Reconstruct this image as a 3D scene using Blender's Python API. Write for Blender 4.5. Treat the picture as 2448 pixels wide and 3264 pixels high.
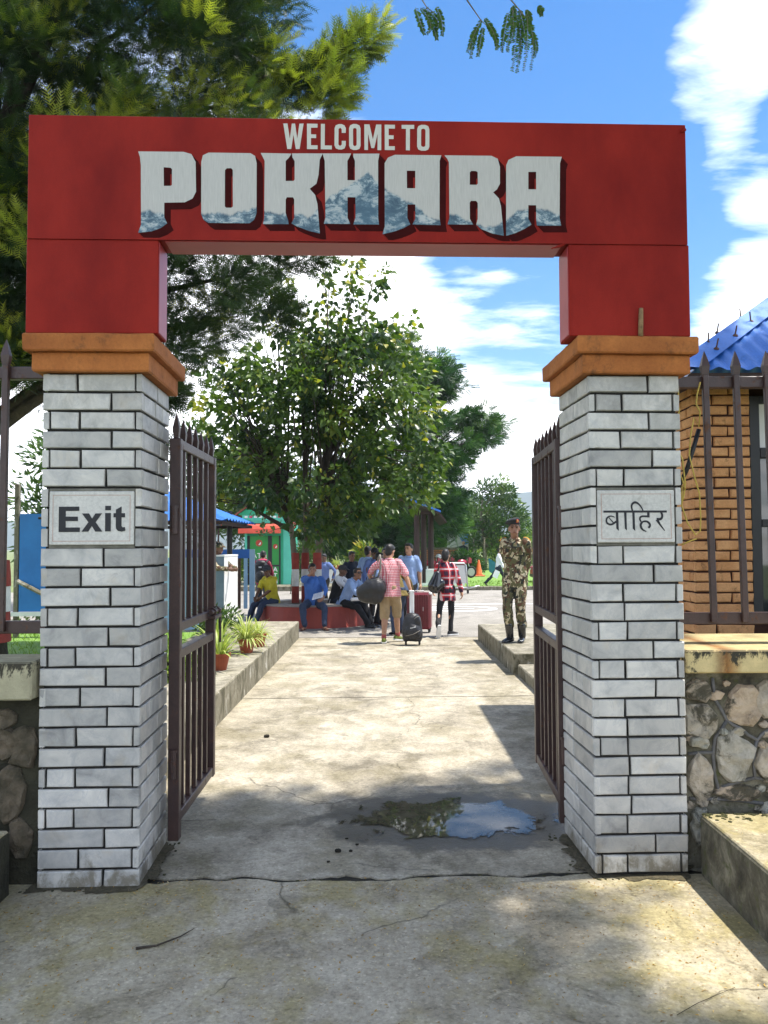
import bpy, math, random
import numpy as np
from mathutils import Vector, Matrix, noise
R = math.radians
random.seed(7)
rng = np.random.default_rng(11)
scene = bpy.context.scene
for o in list(bpy.data.objects):
    bpy.data.objects.remove(o)
COL = scene.collection

# ------------------------------------------------------------------ camera
cd = bpy.data.cameras.new('camera')
cam = bpy.data.objects.new('camera', cd)
COL.objects.link(cam)
cd.lens = 29.12
cd.sensor_width = 36.0
cd.sensor_fit = 'AUTO'
cd.clip_start = 0.05
cd.clip_end = 6000
cam.matrix_world = Matrix.Translation((0, 0, 1.65)) @ Matrix.Rotation(R(90) + 0.0425, 4, 'X') @ Matrix.Rotation(-0.0047, 4, 'Z')
scene.camera = cam

# ------------------------------------------------------------------ world, sun, exposure
SUN = Vector((0.335, 0.03, 0.90)).normalized()
SUN_EL = math.asin(SUN.z)
SUN_AZ = math.atan2(SUN.x, SUN.y)
world = bpy.data.worlds.new('World')
scene.world = world
world.use_nodes = True


def N(nt, typ, ins=None, **props):
    n = nt.nodes.new(typ)
    for k, v in props.items():
        setattr(n, k, v)
    for k, v in (ins or {}).items():
        s = n.inputs[k]
        if isinstance(v, bpy.types.NodeSocket):
            nt.links.new(v, s)
        else:
            s.default_value = v
    return n


def MATH(nt, op, a, b=0.0, c=0.0, clamp=False):
    n = N(nt, 'ShaderNodeMath', {0: a, 1: b, 2: c}, operation=op, use_clamp=clamp)
    return n.outputs[0]


def MIXC(nt, f, a, b, mode='MIX'):
    n = nt.nodes.new('ShaderNodeMix')
    n.data_type = 'RGBA'
    n.blend_type = mode
    n.clamp_factor = True
    for s, v in ((n.inputs[0], f), (n.inputs[6], a), (n.inputs[7], b)):
        if isinstance(v, bpy.types.NodeSocket):
            nt.links.new(v, s)
        elif s.type == 'RGBA':
            s.default_value = tuple(v) + (1,) if len(v) == 3 else v
        else:
            s.default_value = v
    return n.outputs[2]


def RAMP(nt, fac, stops, interp='LINEAR'):
    n = nt.nodes.new('ShaderNodeValToRGB')
    cr = n.color_ramp
    cr.interpolation = interp
    while len(cr.elements) < len(stops):
        cr.elements.new(0.5)
    for e, (p, c) in zip(cr.elements, stops):
        e.position = p
        if not hasattr(c, '__len__'):
            c = (c, c, c)
        e.color = tuple(c) + (1,)
    nt.links.new(fac, n.inputs[0])
    return n.outputs[0]


def NOISE(nt, vec, scale, detail=4, rough=0.55, dist=0.0):
    n = N(nt, 'ShaderNodeTexNoise', {'Scale': scale, 'Detail': detail, 'Roughness': rough, 'Distortion': dist})
    if vec is not None:
        nt.links.new(vec, n.inputs['Vector'])
    return n.outputs['Fac']


def build_sky():
    nt = world.node_tree
    nt.nodes.clear()
    sky = nt.nodes.new('ShaderNodeTexSky')
    sky.sky_type = 'NISHITA'
    sky.sun_disc = False
    sky.sun_elevation = SUN_EL
    sky.sun_rotation = SUN_AZ
    sky.altitude = 800
    sky.air_density = 1.0
    sky.dust_density = 0.5
    sky.ozone_density = 1.6
    tc = nt.nodes.new('ShaderNodeTexCoord')
    d = tc.outputs['Generated']
    sep = N(nt, 'ShaderNodeSeparateXYZ', {0: d})
    z = sep.outputs[2]
    zz = MATH(nt, 'ADD', MATH(nt, 'MAXIMUM', z, 0.0), 0.16)
    px = MATH(nt, 'DIVIDE', sep.outputs[0], zz)
    py = MATH(nt, 'DIVIDE', sep.outputs[1], zz)
    pv = N(nt, 'ShaderNodeCombineXYZ', {0: px, 1: py, 2: 3.7}).outputs[0]
    sv = N(nt, 'ShaderNodeMapping', {'Vector': pv, 'Rotation': (0, 0, R(28)), 'Scale': (0.8, 1.75, 1.0)}).outputs[0]
    n1 = NOISE(nt, sv, 1.15, 8, 0.62, 0.5)
    n2 = NOISE(nt, sv, 4.2, 6, 0.64, 0.4)
    base = MATH(nt, 'MULTIPLY_ADD', n2, 0.34, MATH(nt, 'MULTIPLY', n1, 0.74))
    # more cover towards the horizon, as the eye looks through more cloud decks there
    low = N(nt, 'ShaderNodeMapRange', {0: z, 1: 0.0, 2: 0.60, 3: 0.12, 4: -0.01}).outputs[0]
    val = MATH(nt, 'ADD', base, low)
    # larger cumulus banks standing in the directions they have in the view
    blobs = [((0.425, 0.75, 0.52), 0.993, 0.22), ((0.372, 0.843, 0.39), 0.9978, 0.17), ((0.44, 0.85, 0.25), 0.990, 0.16),
             ((-0.13, 0.945, 0.29), 0.970, 0.36), ((0.16, 0.97, 0.15), 0.975, 0.16), ((-0.40, 0.90, 0.13), 0.97, 0.20),
             ((0.115, 0.937, 0.33), 0.9988, 0.14), ((0.335, 0.81, 0.475), 0.9962, 0.26), ((0.39, 0.84, 0.33), 0.9985, 0.12)]
    for dv, c0, amp in blobs:
        v = Vector(dv).normalized()
        dp = N(nt, 'ShaderNodeVectorMath', {0: d, 1: v}, operation='DOT_PRODUCT').outputs['Value']
        mr = N(nt, 'ShaderNodeMapRange', {0: dp, 1: c0, 2: 1.0, 3: 0.0, 4: amp}, interpolation_type='SMOOTHSTEP').outputs[0]
        val = MATH(nt, 'ADD', val, mr)
    for dv, c0, amp in (((0.10, 0.84, 0.53), 0.965, -0.16), ((0.33, 0.86, 0.40), 0.982, -0.20)):
        dp = N(nt, 'ShaderNodeVectorMath', {0: d, 1: Vector(dv).normalized()}, operation='DOT_PRODUCT').outputs['Value']
        val = MATH(nt, 'ADD', val, N(nt, 'ShaderNodeMapRange', {0: dp, 1: c0, 2: 1.0, 3: 0.0, 4: amp}, interpolation_type='SMOOTHSTEP').outputs[0])
    hole = Vector((0.19, 0.93, 0.285)).normalized()
    dp = N(nt, 'ShaderNodeVectorMath', {0: d, 1: hole}, operation='DOT_PRODUCT').outputs['Value']
    val = MATH(nt, 'ADD', val, N(nt, 'ShaderNodeMapRange', {0: dp, 1: 0.978, 2: 1.0, 3: 0.0, 4: -0.24}, interpolation_type='SMOOTHSTEP').outputs[0])
    dens = RAMP(nt, val, [(0.48, 0.0), (0.58, 0.34), (0.71, 1.0)])
    shade = RAMP(nt, n2, [(0.25, (7.4, 7.7, 8.2)), (0.7, (10.5, 10.5, 10.5))])
    hs = N(nt, 'ShaderNodeHueSaturation', {'Saturation': 1.40, 'Value': 0.70, 'Color': sky.outputs[0]})
    col = MIXC(nt, dens, hs.outputs[0], shade)
    bg = N(nt, 'ShaderNodeBackground', {'Color': col, 'Strength': 0.118})
    out = nt.nodes.new('ShaderNodeOutputWorld')
    nt.links.new(bg.outputs[0], out.inputs[0])


build_sky()
sl = bpy.data.lights.new('sun', 'SUN')
sl.energy = 3.0
sl.angle = R(0.8)
sl.color = (1.0, 0.95, 0.86)
sun = bpy.data.objects.new('sun', sl)
COL.objects.link(sun)
sun.rotation_euler = SUN.to_track_quat('Z', 'Y').to_euler()
sun.location = (8, -4, 20)
scene.view_settings.view_transform = 'Standard'
scene.view_settings.look = 'None'
scene.view_settings.exposure = 1.52
scene.view_settings.gamma = 1.0
scene.view_settings.use_curve_mapping = False
scene.render.engine = 'CYCLES'
scene.cycles.max_bounces = 6
scene.cycles.transparent_max_bounces = 8

# ------------------------------------------------------------------ mesh helpers


class MB:
    def __init__(s):
        s.v, s.f, s.m = [], [], []

    def add(s, vs, fs, m=0, M=None):
        b = len(s.v)
        for p in vs:
            p = Vector(p)
            s.v.append(M @ p if M is not None else p)
        for f in fs:
            s.f.append([i + b for i in f])
            s.m.append(m)
        return s

    def box(s, x0, x1, y0, y1, z0, z1, m=0, M=None):
        vs = [(x, y, z) for z in (z0, z1) for y in (y0, y1) for x in (x0, x1)]
        return s.add(vs, [(0, 2, 3, 1), (4, 5, 7, 6), (0, 1, 5, 4), (2, 6, 7, 3), (0, 4, 6, 2), (1, 3, 7, 5)], m, M)

    def bbox(s, x0, x1, y0, y1, z0, z1, c=0.006, m=0, M=None):
        """box with all edges chamfered by c"""
        vs, fs = [], []
        X, Y, Z = (x0, x1), (y0, y1), (z0, z1)
        idx = {}
        for i in (0, 1):
            for j in (0, 1):
                for k in (0, 1):
                    sx, sy, sz = 1 - 2 * i, 1 - 2 * j, 1 - 2 * k
                    idx[i, j, k, 0] = len(vs); vs.append((X[i], Y[j] + sy * c, Z[k] + sz * c))
                    idx[i, j, k, 1] = len(vs); vs.append((X[i] + sx * c, Y[j], Z[k] + sz * c))
                    idx[i, j, k, 2] = len(vs); vs.append((X[i] + sx * c, Y[j] + sy * c, Z[k]))
        g = lambda i, j, k, a: idx[i, j, k, a]
        cen = Vector(((x0 + x1) / 2, (y0 + y1) / 2, (z0 + z1) / 2))

        def face(q):
            p = [Vector(vs[i]) for i in q]
            n = (p[1] - p[0]).cross(p[2] - p[0])
            if n.dot(sum(p, Vector()) / len(p) - cen) < 0:
                q = q[::-1]
            fs.append(q)
        for i in (0, 1):
            face([g(i, 0, 0, 0), g(i, 1, 0, 0), g(i, 1, 1, 0), g(i, 0, 1, 0)])
            face([g(0, i, 0, 1), g(1, i, 0, 1), g(1, i, 1, 1), g(0, i, 1, 1)])
            face([g(0, 0, i, 2), g(1, 0, i, 2), g(1, 1, i, 2), g(0, 1, i, 2)])
        for j in (0, 1):
            for k in (0, 1):
                face([g(0, j, k, 1), g(1, j, k, 1), g(1, j, k, 2), g(0, j, k, 2)])
                face([g(j, 0, k, 0), g(j, 1, k, 0), g(j, 1, k, 2), g(j, 0, k, 2)])
                face([g(j, k, 0, 0), g(j, k, 1, 0), g(j, k, 1, 1), g(j, k, 0, 1)])
                for i in (0, 1):
                    pass
        for i in (0, 1):
            for j in (0, 1):
                for k in (0, 1):
                    face([g(i, j, k, 0), g(i, j, k, 1), g(i, j, k, 2)])
        return s.add(vs, fs, m, M)

    def loft(s, rings, m=0, caps=True, closed=True, M=None):
        n = len(rings[0])
        vs = [p for r in rings for p in r]
        fs = []
        for a in range(len(rings) - 1):
            for i in range(n if closed else n - 1):
                j = (i + 1) % n
                fs.append((a * n + i, a * n + j, (a + 1) * n + j, (a + 1) * n + i))
        if caps:
            fs.append(tuple(range(n))[::-1])
            fs.append(tuple((len(rings) - 1) * n + i for i in range(n)))
        return s.add(vs, fs, m, M)

    def tube(s, pts, rad, n=8, m=0, caps=True, M=None):
        pts = [Vector(p) for p in pts]
        if not hasattr(rad, '__len__'):
            rad = [rad] * len(pts)
        rings = []
        ref = None
        for i, p in enumerate(pts):
            d = (pts[min(i + 1, len(pts) - 1)] - pts[max(i - 1, 0)]).normalized()
            if ref is None:
                ref = Vector((0, 0, 1)) if abs(d.z) < 0.9 else Vector((1, 0, 0))
            a = d.cross(ref)
            if a.length < 1e-4:
                a = d.cross(Vector((0.3, 1, 0.2)))
            a.normalize()
            b = a.cross(d).normalized()
            ref = b
            rings.append([p + (a * math.cos(t) + b * math.sin(t)) * rad[i] for t in [2 * math.pi * k / n for k in range(n)]])
        return s.loft(rings, m, caps, True, M)

    def cyl(s, p0, p1, r0, r1=None, n=12, m=0, M=None):
        return s.tube([p0, p1], [r0, r0 if r1 is None else r1], n, m, True, M)

    def capsule(s, p0, p1, r0, r1=None, n=12, m=0, M=None):
        p0, p1 = Vector(p0), Vector(p1)
        r1 = r0 if r1 is None else r1
        d = p1 - p0
        L = d.length
        d = d / L if L > 1e-6 else Vector((0, 0, 1))
        a = d.orthogonal().normalized()
        b = d.cross(a)
        prof = [(-math.cos(t) * r0, math.sin(t) * r0) for t in (0.12, 0.5, 1.0, 1.5708)] + \
               [(L - math.cos(t) * r1, math.sin(t) * r1) for t in (1.5709, 2.14, 2.64, 3.02)]
        rings = [[p0 + d * h + (a * math.cos(t) + b * math.sin(t)) * r for t in [2 * math.pi * k / n for k in range(n)]] for h, r in prof]
        return s.loft(rings, m, True, True, M)

    def ell(s, c, ax, n=14, m=0, M=None, rot=None):
        c = Vector(c)
        rot = rot or Matrix.Identity(3)
        rings = []
        k = n // 2 + 1
        for i in range(k):
            t = math.pi * (0.04 + 0.92 * i / (k - 1))
            rings.append([c + rot @ Vector((ax[0] * math.sin(t) * math.cos(u), ax[1] * math.sin(t) * math.sin(u), -ax[2] * math.cos(t)))
                          for u in [2 * math.pi * q / n for q in range(n)]])
        return s.loft(rings, m, True, True, M)

    def lathe(s, prof, n=20, m=0, c=(0, 0, 0), M=None, caps=True):
        rings = [[Vector((c[0] + r * math.cos(t), c[1] + r * math.sin(t), c[2] + z)) for t in [2 * math.pi * k / n for k in range(n)]] for r, z in prof]
        return s.loft(rings, m, caps, True, M)

    def build(s, name, mats, parent=None, smooth=False, loc=None, rot=None):
        me = bpy.data.meshes.new(name)
        me.from_pydata([tuple(p) for p in s.v], [], s.f)
        if not isinstance(mats, (list, tuple)):
            mats = [mats]
        for m_ in mats:
            me.materials.append(m_)
        if len(mats) > 1:
            me.polygons.foreach_set('material_index', s.m)
        if smooth:
            me.polygons.foreach_set('use_smooth', [True] * len(me.polygons))
        return link(name, me, parent, loc, rot)


def link(name, me, parent=None, loc=None, rot=None):
    o = bpy.data.objects.new(name, me)
    COL.objects.link(o)
    if parent is not None:
        o.parent = parent
    if loc is not None:
        o.location = loc
    if rot is not None:
        o.rotation_euler = rot
    return o


def tag(o, label=None, cat=None, group=None, kind=None):
    if label:
        o['label'] = label
    if cat:
        o['category'] = cat
    if group:
        o['group'] = group
    if kind:
        o['kind'] = kind
    return o


def thing(name, label, cat, loc=(0, 0, 0), rz=0.0, group=None):
    o = bpy.data.objects.new(name, None)
    o.empty_display_size = 0.2
    COL.objects.link(o)
    o.location = loc
    o.rotation_euler = (0, 0, rz)
    return tag(o, label, cat, group)


def leaf_cloud(name, bv, bf, pos, mats, axis, nrm, scale, tint, parent=None):
    """many copies of a small leaf (bv, bf triangles) in ONE mesh; bv's +y runs along axis, +z along nrm"""
    bv = np.asarray(bv, float)
    bf = np.asarray(bf, int)
    n, k, m = len(pos), len(bv), len(bf)
    y = axis / (np.linalg.norm(axis, axis=1, keepdims=True) + 1e-9)
    x = np.cross(y, nrm)
    x /= (np.linalg.norm(x, axis=1, keepdims=True) + 1e-9)
    z = np.cross(x, y)
    sc = np.asarray(scale).reshape(-1, 1, 1)
    P = (bv[None, :, 0:1] * x[:, None, :] + bv[None, :, 1:2] * y[:, None, :] + bv[None, :, 2:3] * z[:, None, :]) * sc + pos[:, None, :]
    F = (bf[None] + (np.arange(n) * k)[:, None, None]).reshape(-1, 3)
    me = bpy.data.meshes.new(name)
    me.vertices.add(n * k)
    me.vertices.foreach_set('co', P.reshape(-1).astype(np.float32))
    me.loops.add(n * m * 3)
    me.loops.foreach_set('vertex_index', F.reshape(-1).astype(np.int32))
    me.polygons.add(n * m)
    me.polygons.foreach_set('loop_start', np.arange(0, n * m * 3, 3, dtype=np.int32))
    a = me.attributes.new('tint', 'FLOAT', 'FACE')
    a.data.foreach_set('value', np.repeat(tint, m).astype(np.float32))
    me.update(calc_edges=True)
    me.validate()
    me.materials.append(mats)
    return link(name, me, parent)


# ------------------------------------------------------------------ materials


def newmat(name):
    m = bpy.data.materials.new(name)
    m.use_nodes = True
    nt = m.node_tree
    nt.nodes.clear()
    out = nt.nodes.new('ShaderNodeOutputMaterial')
    bs = nt.nodes.new('ShaderNodeBsdfPrincipled')
    nt.links.new(bs.outputs[0], out.inputs[0])
    return m, nt, bs, out


def sset(nt, s, v):
    if isinstance(v, bpy.types.NodeSocket):
        nt.links.new(v, s)
    elif s.type == 'RGBA' and len(v) == 3:
        s.default_value = tuple(v) + (1,)
    else:
        s.default_value = v


def POS(nt, obj=False):
    if obj:
        return nt.nodes.new('ShaderNodeTexCoord').outputs['Object']
    return nt.nodes.new('ShaderNodeNewGeometry').outputs['Position']


def bump(nt, bs, h, strength=0.3, dist=0.01):
    b = N(nt, 'ShaderNodeBump', {'Strength': strength, 'Distance': dist, 'Height': h})
    nt.links.new(b.outputs[0], bs.inputs['Normal'])


def plain(name, c1, c2=None, scale=8.0, rough=0.7, bmp=0.15, bscale=40.0, metal=0.0, obj=False, rnd=0.0, spec=0.4, detail=5, dist=0.004):
    """two-tone procedural surface with fine relief; rnd = brightness spread between objects"""
    m, nt, bs, out = newmat(name)
    c2 = c2 or tuple(x * 0.72 for x in c1)
    p = POS(nt, obj)
    f = NOISE(nt, p, scale, detail, 0.6)
    col = RAMP(nt, f, [(0.32, c2), (0.66, c1)])
    if rnd:
        r = nt.nodes.new('ShaderNodeObjectInfo').outputs['Random']
        v = N(nt, 'ShaderNodeMapRange', {0: r, 1: 0, 2: 1, 3: 1 - rnd, 4: 1 + rnd}).outputs[0]
        col = N(nt, 'ShaderNodeHueSaturation', {'Value': v, 'Color': col}).outputs[0]
    sset(nt, bs.inputs['Base Color'], col)
    bs.inputs['Roughness'].default_value = rough
    bs.inputs['Metallic'].default_value = metal
    bs.inputs['Specular IOR Level'].default_value = spec
    if bmp:
        bump(nt, bs, NOISE(nt, p, bscale, 4, 0.6), bmp, dist)
    return m


def leafmat(name, c_a, c_b, c_c=None, trans=0.35, rough=0.45, spec=0.35):
    """leaf: hue from the per-leaf tint attribute, some light passing through"""
    m, nt, bs, out = newmat(name)
    at = N(nt, 'ShaderNodeAttribute', attribute_name='tint').outputs['Fac']
    stops = [(0.0, c_a), (0.75, c_b)] + ([(1.0, c_c)] if c_c else [])
    col = RAMP(nt, at, stops)
    sset(nt, bs.inputs['Base Color'], col)
    bs.inputs['Roughness'].default_value = rough
    bs.inputs['Specular IOR Level'].default_value = spec
    tr = N(nt, 'ShaderNodeBsdfTranslucent', {'Color': MIXC(nt, 1.0, col, (1.15, 1.25, 0.55), 'MULTIPLY')})
    mx = N(nt, 'ShaderNodeMixShader', {0: trans, 1: bs.outputs[0], 2: tr.outputs[0]})
    nt.links.new(mx.outputs[0], out.inputs[0])
    return m


def m_marble():
    m, nt, bs, out = newmat('marble_brick')
    oi = nt.nodes.new('ShaderNodeObjectInfo')
    r = oi.outputs['Random']
    off = N(nt, 'ShaderNodeCombineXYZ', {0: MATH(nt, 'MULTIPLY', r, 37.0), 1: MATH(nt, 'MULTIPLY', r, 91.0), 2: 0.0}).outputs[0]
    p = N(nt, 'ShaderNodeVectorMath', {0: POS(nt), 1: off}, operation='ADD').outputs[0]
    n1 = NOISE(nt, p, 7.0, 6, 0.62, 0.6)
    grey = RAMP(nt, n1, [(0.28, (0.31, 0.305, 0.29)), (0.44, (0.48, 0.465, 0.43)), (0.68, (0.63, 0.60, 0.54))])
    n2 = NOISE(nt, p, 4.0, 5, 0.7, 1.5)
    vein = RAMP(nt, n2, [(0.475, 0.0), (0.5, 1.0), (0.525, 0.0)])
    col = MIXC(nt, MATH(nt, 'MULTIPLY', vein, 0.35), grey, (0.36, 0.37, 0.38))
    n3 = NOISE(nt, p, 5.5, 4, 0.6)
    tan = RAMP(nt, n3, [(0.60, 0.0), (0.72, 1.0)])
    col = MIXC(nt, MATH(nt, 'MULTIPLY', tan, 0.40), col, (0.52, 0.44, 0.32))
    n4 = NOISE(nt, p, 26.0, 5, 0.7)
    spots = RAMP(nt, n4, [(0.66, 0.0), (0.74, 1.0)])
    col = MIXC(nt, MATH(nt, 'MULTIPLY', spots, 0.35), col, (0.22, 0.20, 0.16))
    pz = POS(nt)
    z = N(nt, 'ShaderNodeSeparateXYZ', {0: pz}).outputs[2]
    ng = NOISE(nt, N(nt, 'ShaderNodeMapping', {'Vector': pz, 'Scale': (1, 1, 0.6)}).outputs[0], 11.0, 7, 0.72, 0.4)
    foot = RAMP(nt, MATH(nt, 'ADD', ng, N(nt, 'ShaderNodeMapRange', {0: z, 1: 0.0, 2: 0.30, 3: 0.16, 4: -0.16}).outputs[0]), [(0.54, 0.0), (0.68, 1.0)])
    col = MIXC(nt, MATH(nt, 'MULTIPLY', foot, 0.75), col, (0.15, 0.125, 0.075))
    topg = RAMP(nt, MATH(nt, 'ADD', ng, N(nt, 'ShaderNodeMapRange', {0: z, 1: 2.0, 2: 2.5, 3: -0.2, 4: 0.10}).outputs[0]), [(0.46, 0.0), (0.66, 1.0)])
    col = MIXC(nt, MATH(nt, 'MULTIPLY', topg, 0.45), col, (0.24, 0.23, 0.19))
    v = N(nt, 'ShaderNodeMapRange', {0: r, 1: 0, 2: 1, 3: 0.72, 4: 1.14}).outputs[0]
    hs = N(nt, 'ShaderNodeHueSaturation', {'Value': v, 'Saturation': 1.0, 'Color': col})
    sset(nt, bs.inputs['Base Color'], hs.outputs[0])
    sset(nt, bs.inputs['Roughness'], RAMP(nt, n1, [(0.3, 0.5), (0.7, 0.38)]))
    bump(nt, bs, MATH(nt, 'ADD', n4, MATH(nt, 'MULTIPLY', n1, 1.5)), 0.35, 0.004)
    return m


def m_concrete(name, light, mid, dark, moss, moss_amt=0.5, edge=0.0, scale=1.0, wet=False):
    m, nt, bs, out = newmat(name)
    p = POS(nt)
    mp = N(nt, 'ShaderNodeMapping', {'Vector': p, 'Scale': (1.0, 0.8, 1.0)}).outputs[0]
    n1 = NOISE(nt, mp, 1.15 * scale, 8, 0.66, 0.5)
    n2 = NOISE(nt, mp, 4.6 * scale, 7, 0.7, 0.3)
    n3 = NOISE(nt, p, 38.0, 4, 0.7)
    n4 = NOISE(nt, p, 140.0, 3, 0.7)
    s = MATH(nt, 'MULTIPLY_ADD', n2, 0.45, MATH(nt, 'MULTIPLY', n1, 0.55))
    col = RAMP(nt, s, [(0.37, dark), (0.47, mid), (0.575, light), (0.68, tuple(min(0.72, c * 1.18) for c in light))])
    pale = RAMP(nt, NOISE(nt, mp, 3.4 * scale, 11, 0.74, 0.6), [(0.555, 0.0), (0.585, 0.8), (0.66, 1.0)])
    pale = MATH(nt, 'MULTIPLY', pale, RAMP(nt, NOISE(nt, p, 0.9, 3, 0.5), [(0.42, 0.0), (0.62, 1.0)]))
    col = MIXC(nt, MATH(nt, 'MULTIPLY', pale, 0.62), col, tuple(min(0.6, c * 1.75) for c in mid))
    dk = RAMP(nt, NOISE(nt, N(nt, 'ShaderNodeMapping', {'Vector': mp, 'Location': (7, 3, 0)}).outputs[0], 2.6 * scale, 11, 0.74, 0.5), [(0.57, 0.0), (0.61, 0.8), (0.7, 1.0)])
    col = MIXC(nt, MATH(nt, 'MULTIPLY', dk, 0.58), col, tuple(c * 0.75 for c in dark))
    nm = NOISE(nt, mp, 1.9 * scale, 7, 0.68, 0.2)
    mm = RAMP(nt, nm, [(0.48, 0.0), (0.62, 1.0)])
    if edge:
        sep = N(nt, 'ShaderNodeSeparateXYZ', {0: p})
        ax = MATH(nt, 'ABSOLUTE', sep.outputs[0])
        e = N(nt, 'ShaderNodeMapRange', {0: ax, 1: edge - 0.55, 2: edge + 0.2, 3: 0.0, 4: 0.75}).outputs[0]
        mm = MATH(nt, 'ADD', mm, MATH(nt, 'MULTIPLY', e, nm), clamp=True)
    col = MIXC(nt, MATH(nt, 'MULTIPLY', mm, moss_amt), col, moss)
    grit = RAMP(nt, n3, [(0.30, 0.62), (0.5, 1.0), (0.75, 1.22)])
    col = MIXC(nt, 0.8, col, grit, 'MULTIPLY')
    sp = RAMP(nt, n4, [(0.30, 0.6), (0.42, 1.0)])
    col = MIXC(nt, 0.6, col, sp, 'MULTIPLY')
    vo = N(nt, 'ShaderNodeTexVoronoi', {'Vector': p, 'Scale': 95.0})
    agg = N(nt, 'ShaderNodeSeparateColor', {0: vo.outputs['Color']}).outputs[0]
    col = MIXC(nt, 0.75, col, RAMP(nt, agg, [(0.0, 0.72), (0.12, 0.95), (0.88, 1.05), (1.0, 1.38)]), 'MULTIPLY')
    ve = N(nt, 'ShaderNodeTexVoronoi', {'Vector': N(nt, 'ShaderNodeVectorMath', {0: p, 1: N(nt, 'ShaderNodeVectorMath', {0: N(nt, 'ShaderNodeTexNoise', {'Vector': p, 'Scale': 3.0, 'Detail': 6.0}).outputs['Color'], 1: (0.35, 0.35, 0.0)}, operation='MULTIPLY').outputs[0]}, operation='ADD').outputs[0], 'Scale': 0.85}, feature='DISTANCE_TO_EDGE')
    hair = RAMP(nt, ve.outputs['Distance'], [(0.0, 1.0), (0.006, 0.0)])
    hair = MATH(nt, 'MULTIPLY', hair, RAMP(nt, NOISE(nt, p, 1.7, 3, 0.5), [(0.50, 0.0), (0.58, 0.8)]))
    col = MIXC(nt, hair, col, tuple(c * 0.35 for c in dark))
    sset(nt, bs.inputs['Base Color'], col)
    bs.inputs['Roughness'].default_value = 0.88
    bs.inputs['Specular IOR Level'].default_value = 0.25
    h = MATH(nt, 'ADD', MATH(nt, 'MULTIPLY', n2, 1.4), MATH(nt, 'MULTIPLY_ADD', n4, 0.25, MATH(nt, 'MULTIPLY', n3, 0.5)))
    bump(nt, bs, h, 0.45, 0.012)
    return m


def m_ledge(name, cream, rust=None):
    """old cream plaster: black mildew from the top edge, rust streaks"""
    m, nt, bs, out = newmat(name)
    p = POS(nt)
    sep = N(nt, 'ShaderNodeSeparateXYZ', {0: p})
    n1 = NOISE(nt, p, 6.0, 7, 0.7)
    col = RAMP(nt, n1, [(0.3, tuple(c * 0.62 for c in cream)), (0.6, cream)])
    mp = N(nt, 'ShaderNodeMapping', {'Vector': p, 'Scale': (1, 1, 0.55)}).outputs[0]
    n2 = NOISE(nt, mp, 9.0, 8, 0.75, 0.4)
    zf = N(nt, 'ShaderNodeMapRange', {0: sep.outputs[2], 1: 0.99, 2: 1.115, 3: -0.10, 4: 0.13}).outputs[0]
    bl = RAMP(nt, MATH(nt, 'ADD', n2, zf), [(0.515, 0.0), (0.575, 1.0)])
    up = N(nt, 'ShaderNodeSeparateXYZ', {0: nt.nodes.new('ShaderNodeNewGeometry').outputs['Normal']}).outputs[2]
    bl = MATH(nt, 'MULTIPLY', bl, N(nt, 'ShaderNodeMapRange', {0: up, 1: 0.6, 2: 0.95, 3: 1.0, 4: 0.30}).outputs[0])
    if rust is not None:
        dx = MATH(nt, 'ABSOLUTE', MATH(nt, 'SUBTRACT', sep.outputs[0], MATH(nt, 'MULTIPLY_ADD', n2, 0.1, rust)))
        rs = N(nt, 'ShaderNodeMapRange', {0: dx, 1: 0.0, 2: 0.075, 3: 0.95, 4: 0.0}).outputs[0]
        col = MIXC(nt, rs, col, RAMP(nt, n2, [(0.4, (0.16, 0.06, 0.015)), (0.6, (0.46, 0.20, 0.04))]))
    col = MIXC(nt, bl, col, (0.045, 0.04, 0.025))
    sset(nt, bs.inputs['Base Color'], col)
    bs.inputs['Roughness'].default_value = 0.9
    bump(nt, bs, MATH(nt, 'ADD', n1, NOISE(nt, p, 60.0, 4, 0.7)), 0.5, 0.012)
    return m


def m_streaked(name, base, stain, pale):
    """kerb concrete: pale lime runs and dark vertical stains"""
    m, nt, bs, out = newmat(name)
    p = POS(nt)
    mp = N(nt, 'ShaderNodeMapping', {'Vector': p, 'Scale': (1, 1, 0.6)}).outputs[0]
    n1 = NOISE(nt, mp, 5.5, 6, 0.62, 1.2)
    n2 = NOISE(nt, p, 2.0, 6, 0.7)
    n3 = NOISE(nt, p, 45.0, 4, 0.7)
    col = RAMP(nt, n1, [(0.38, stain), (0.5, base), (0.60, base), (0.68, pale)])
    col = MIXC(nt, RAMP(nt, n2, [(0.5, 0.0), (0.68, 0.7)]), col, stain)
    col = MIXC(nt, 0.8, col, RAMP(nt, n3, [(0.3, 0.7), (0.6, 1.08)]), 'MULTIPLY')
    sset(nt, bs.inputs['Base Color'], col)
    bs.inputs['Roughness'].default_value = 0.9
    bump(nt, bs, MATH(nt, 'ADD', n1, n3), 0.5, 0.012)
    return m


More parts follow.
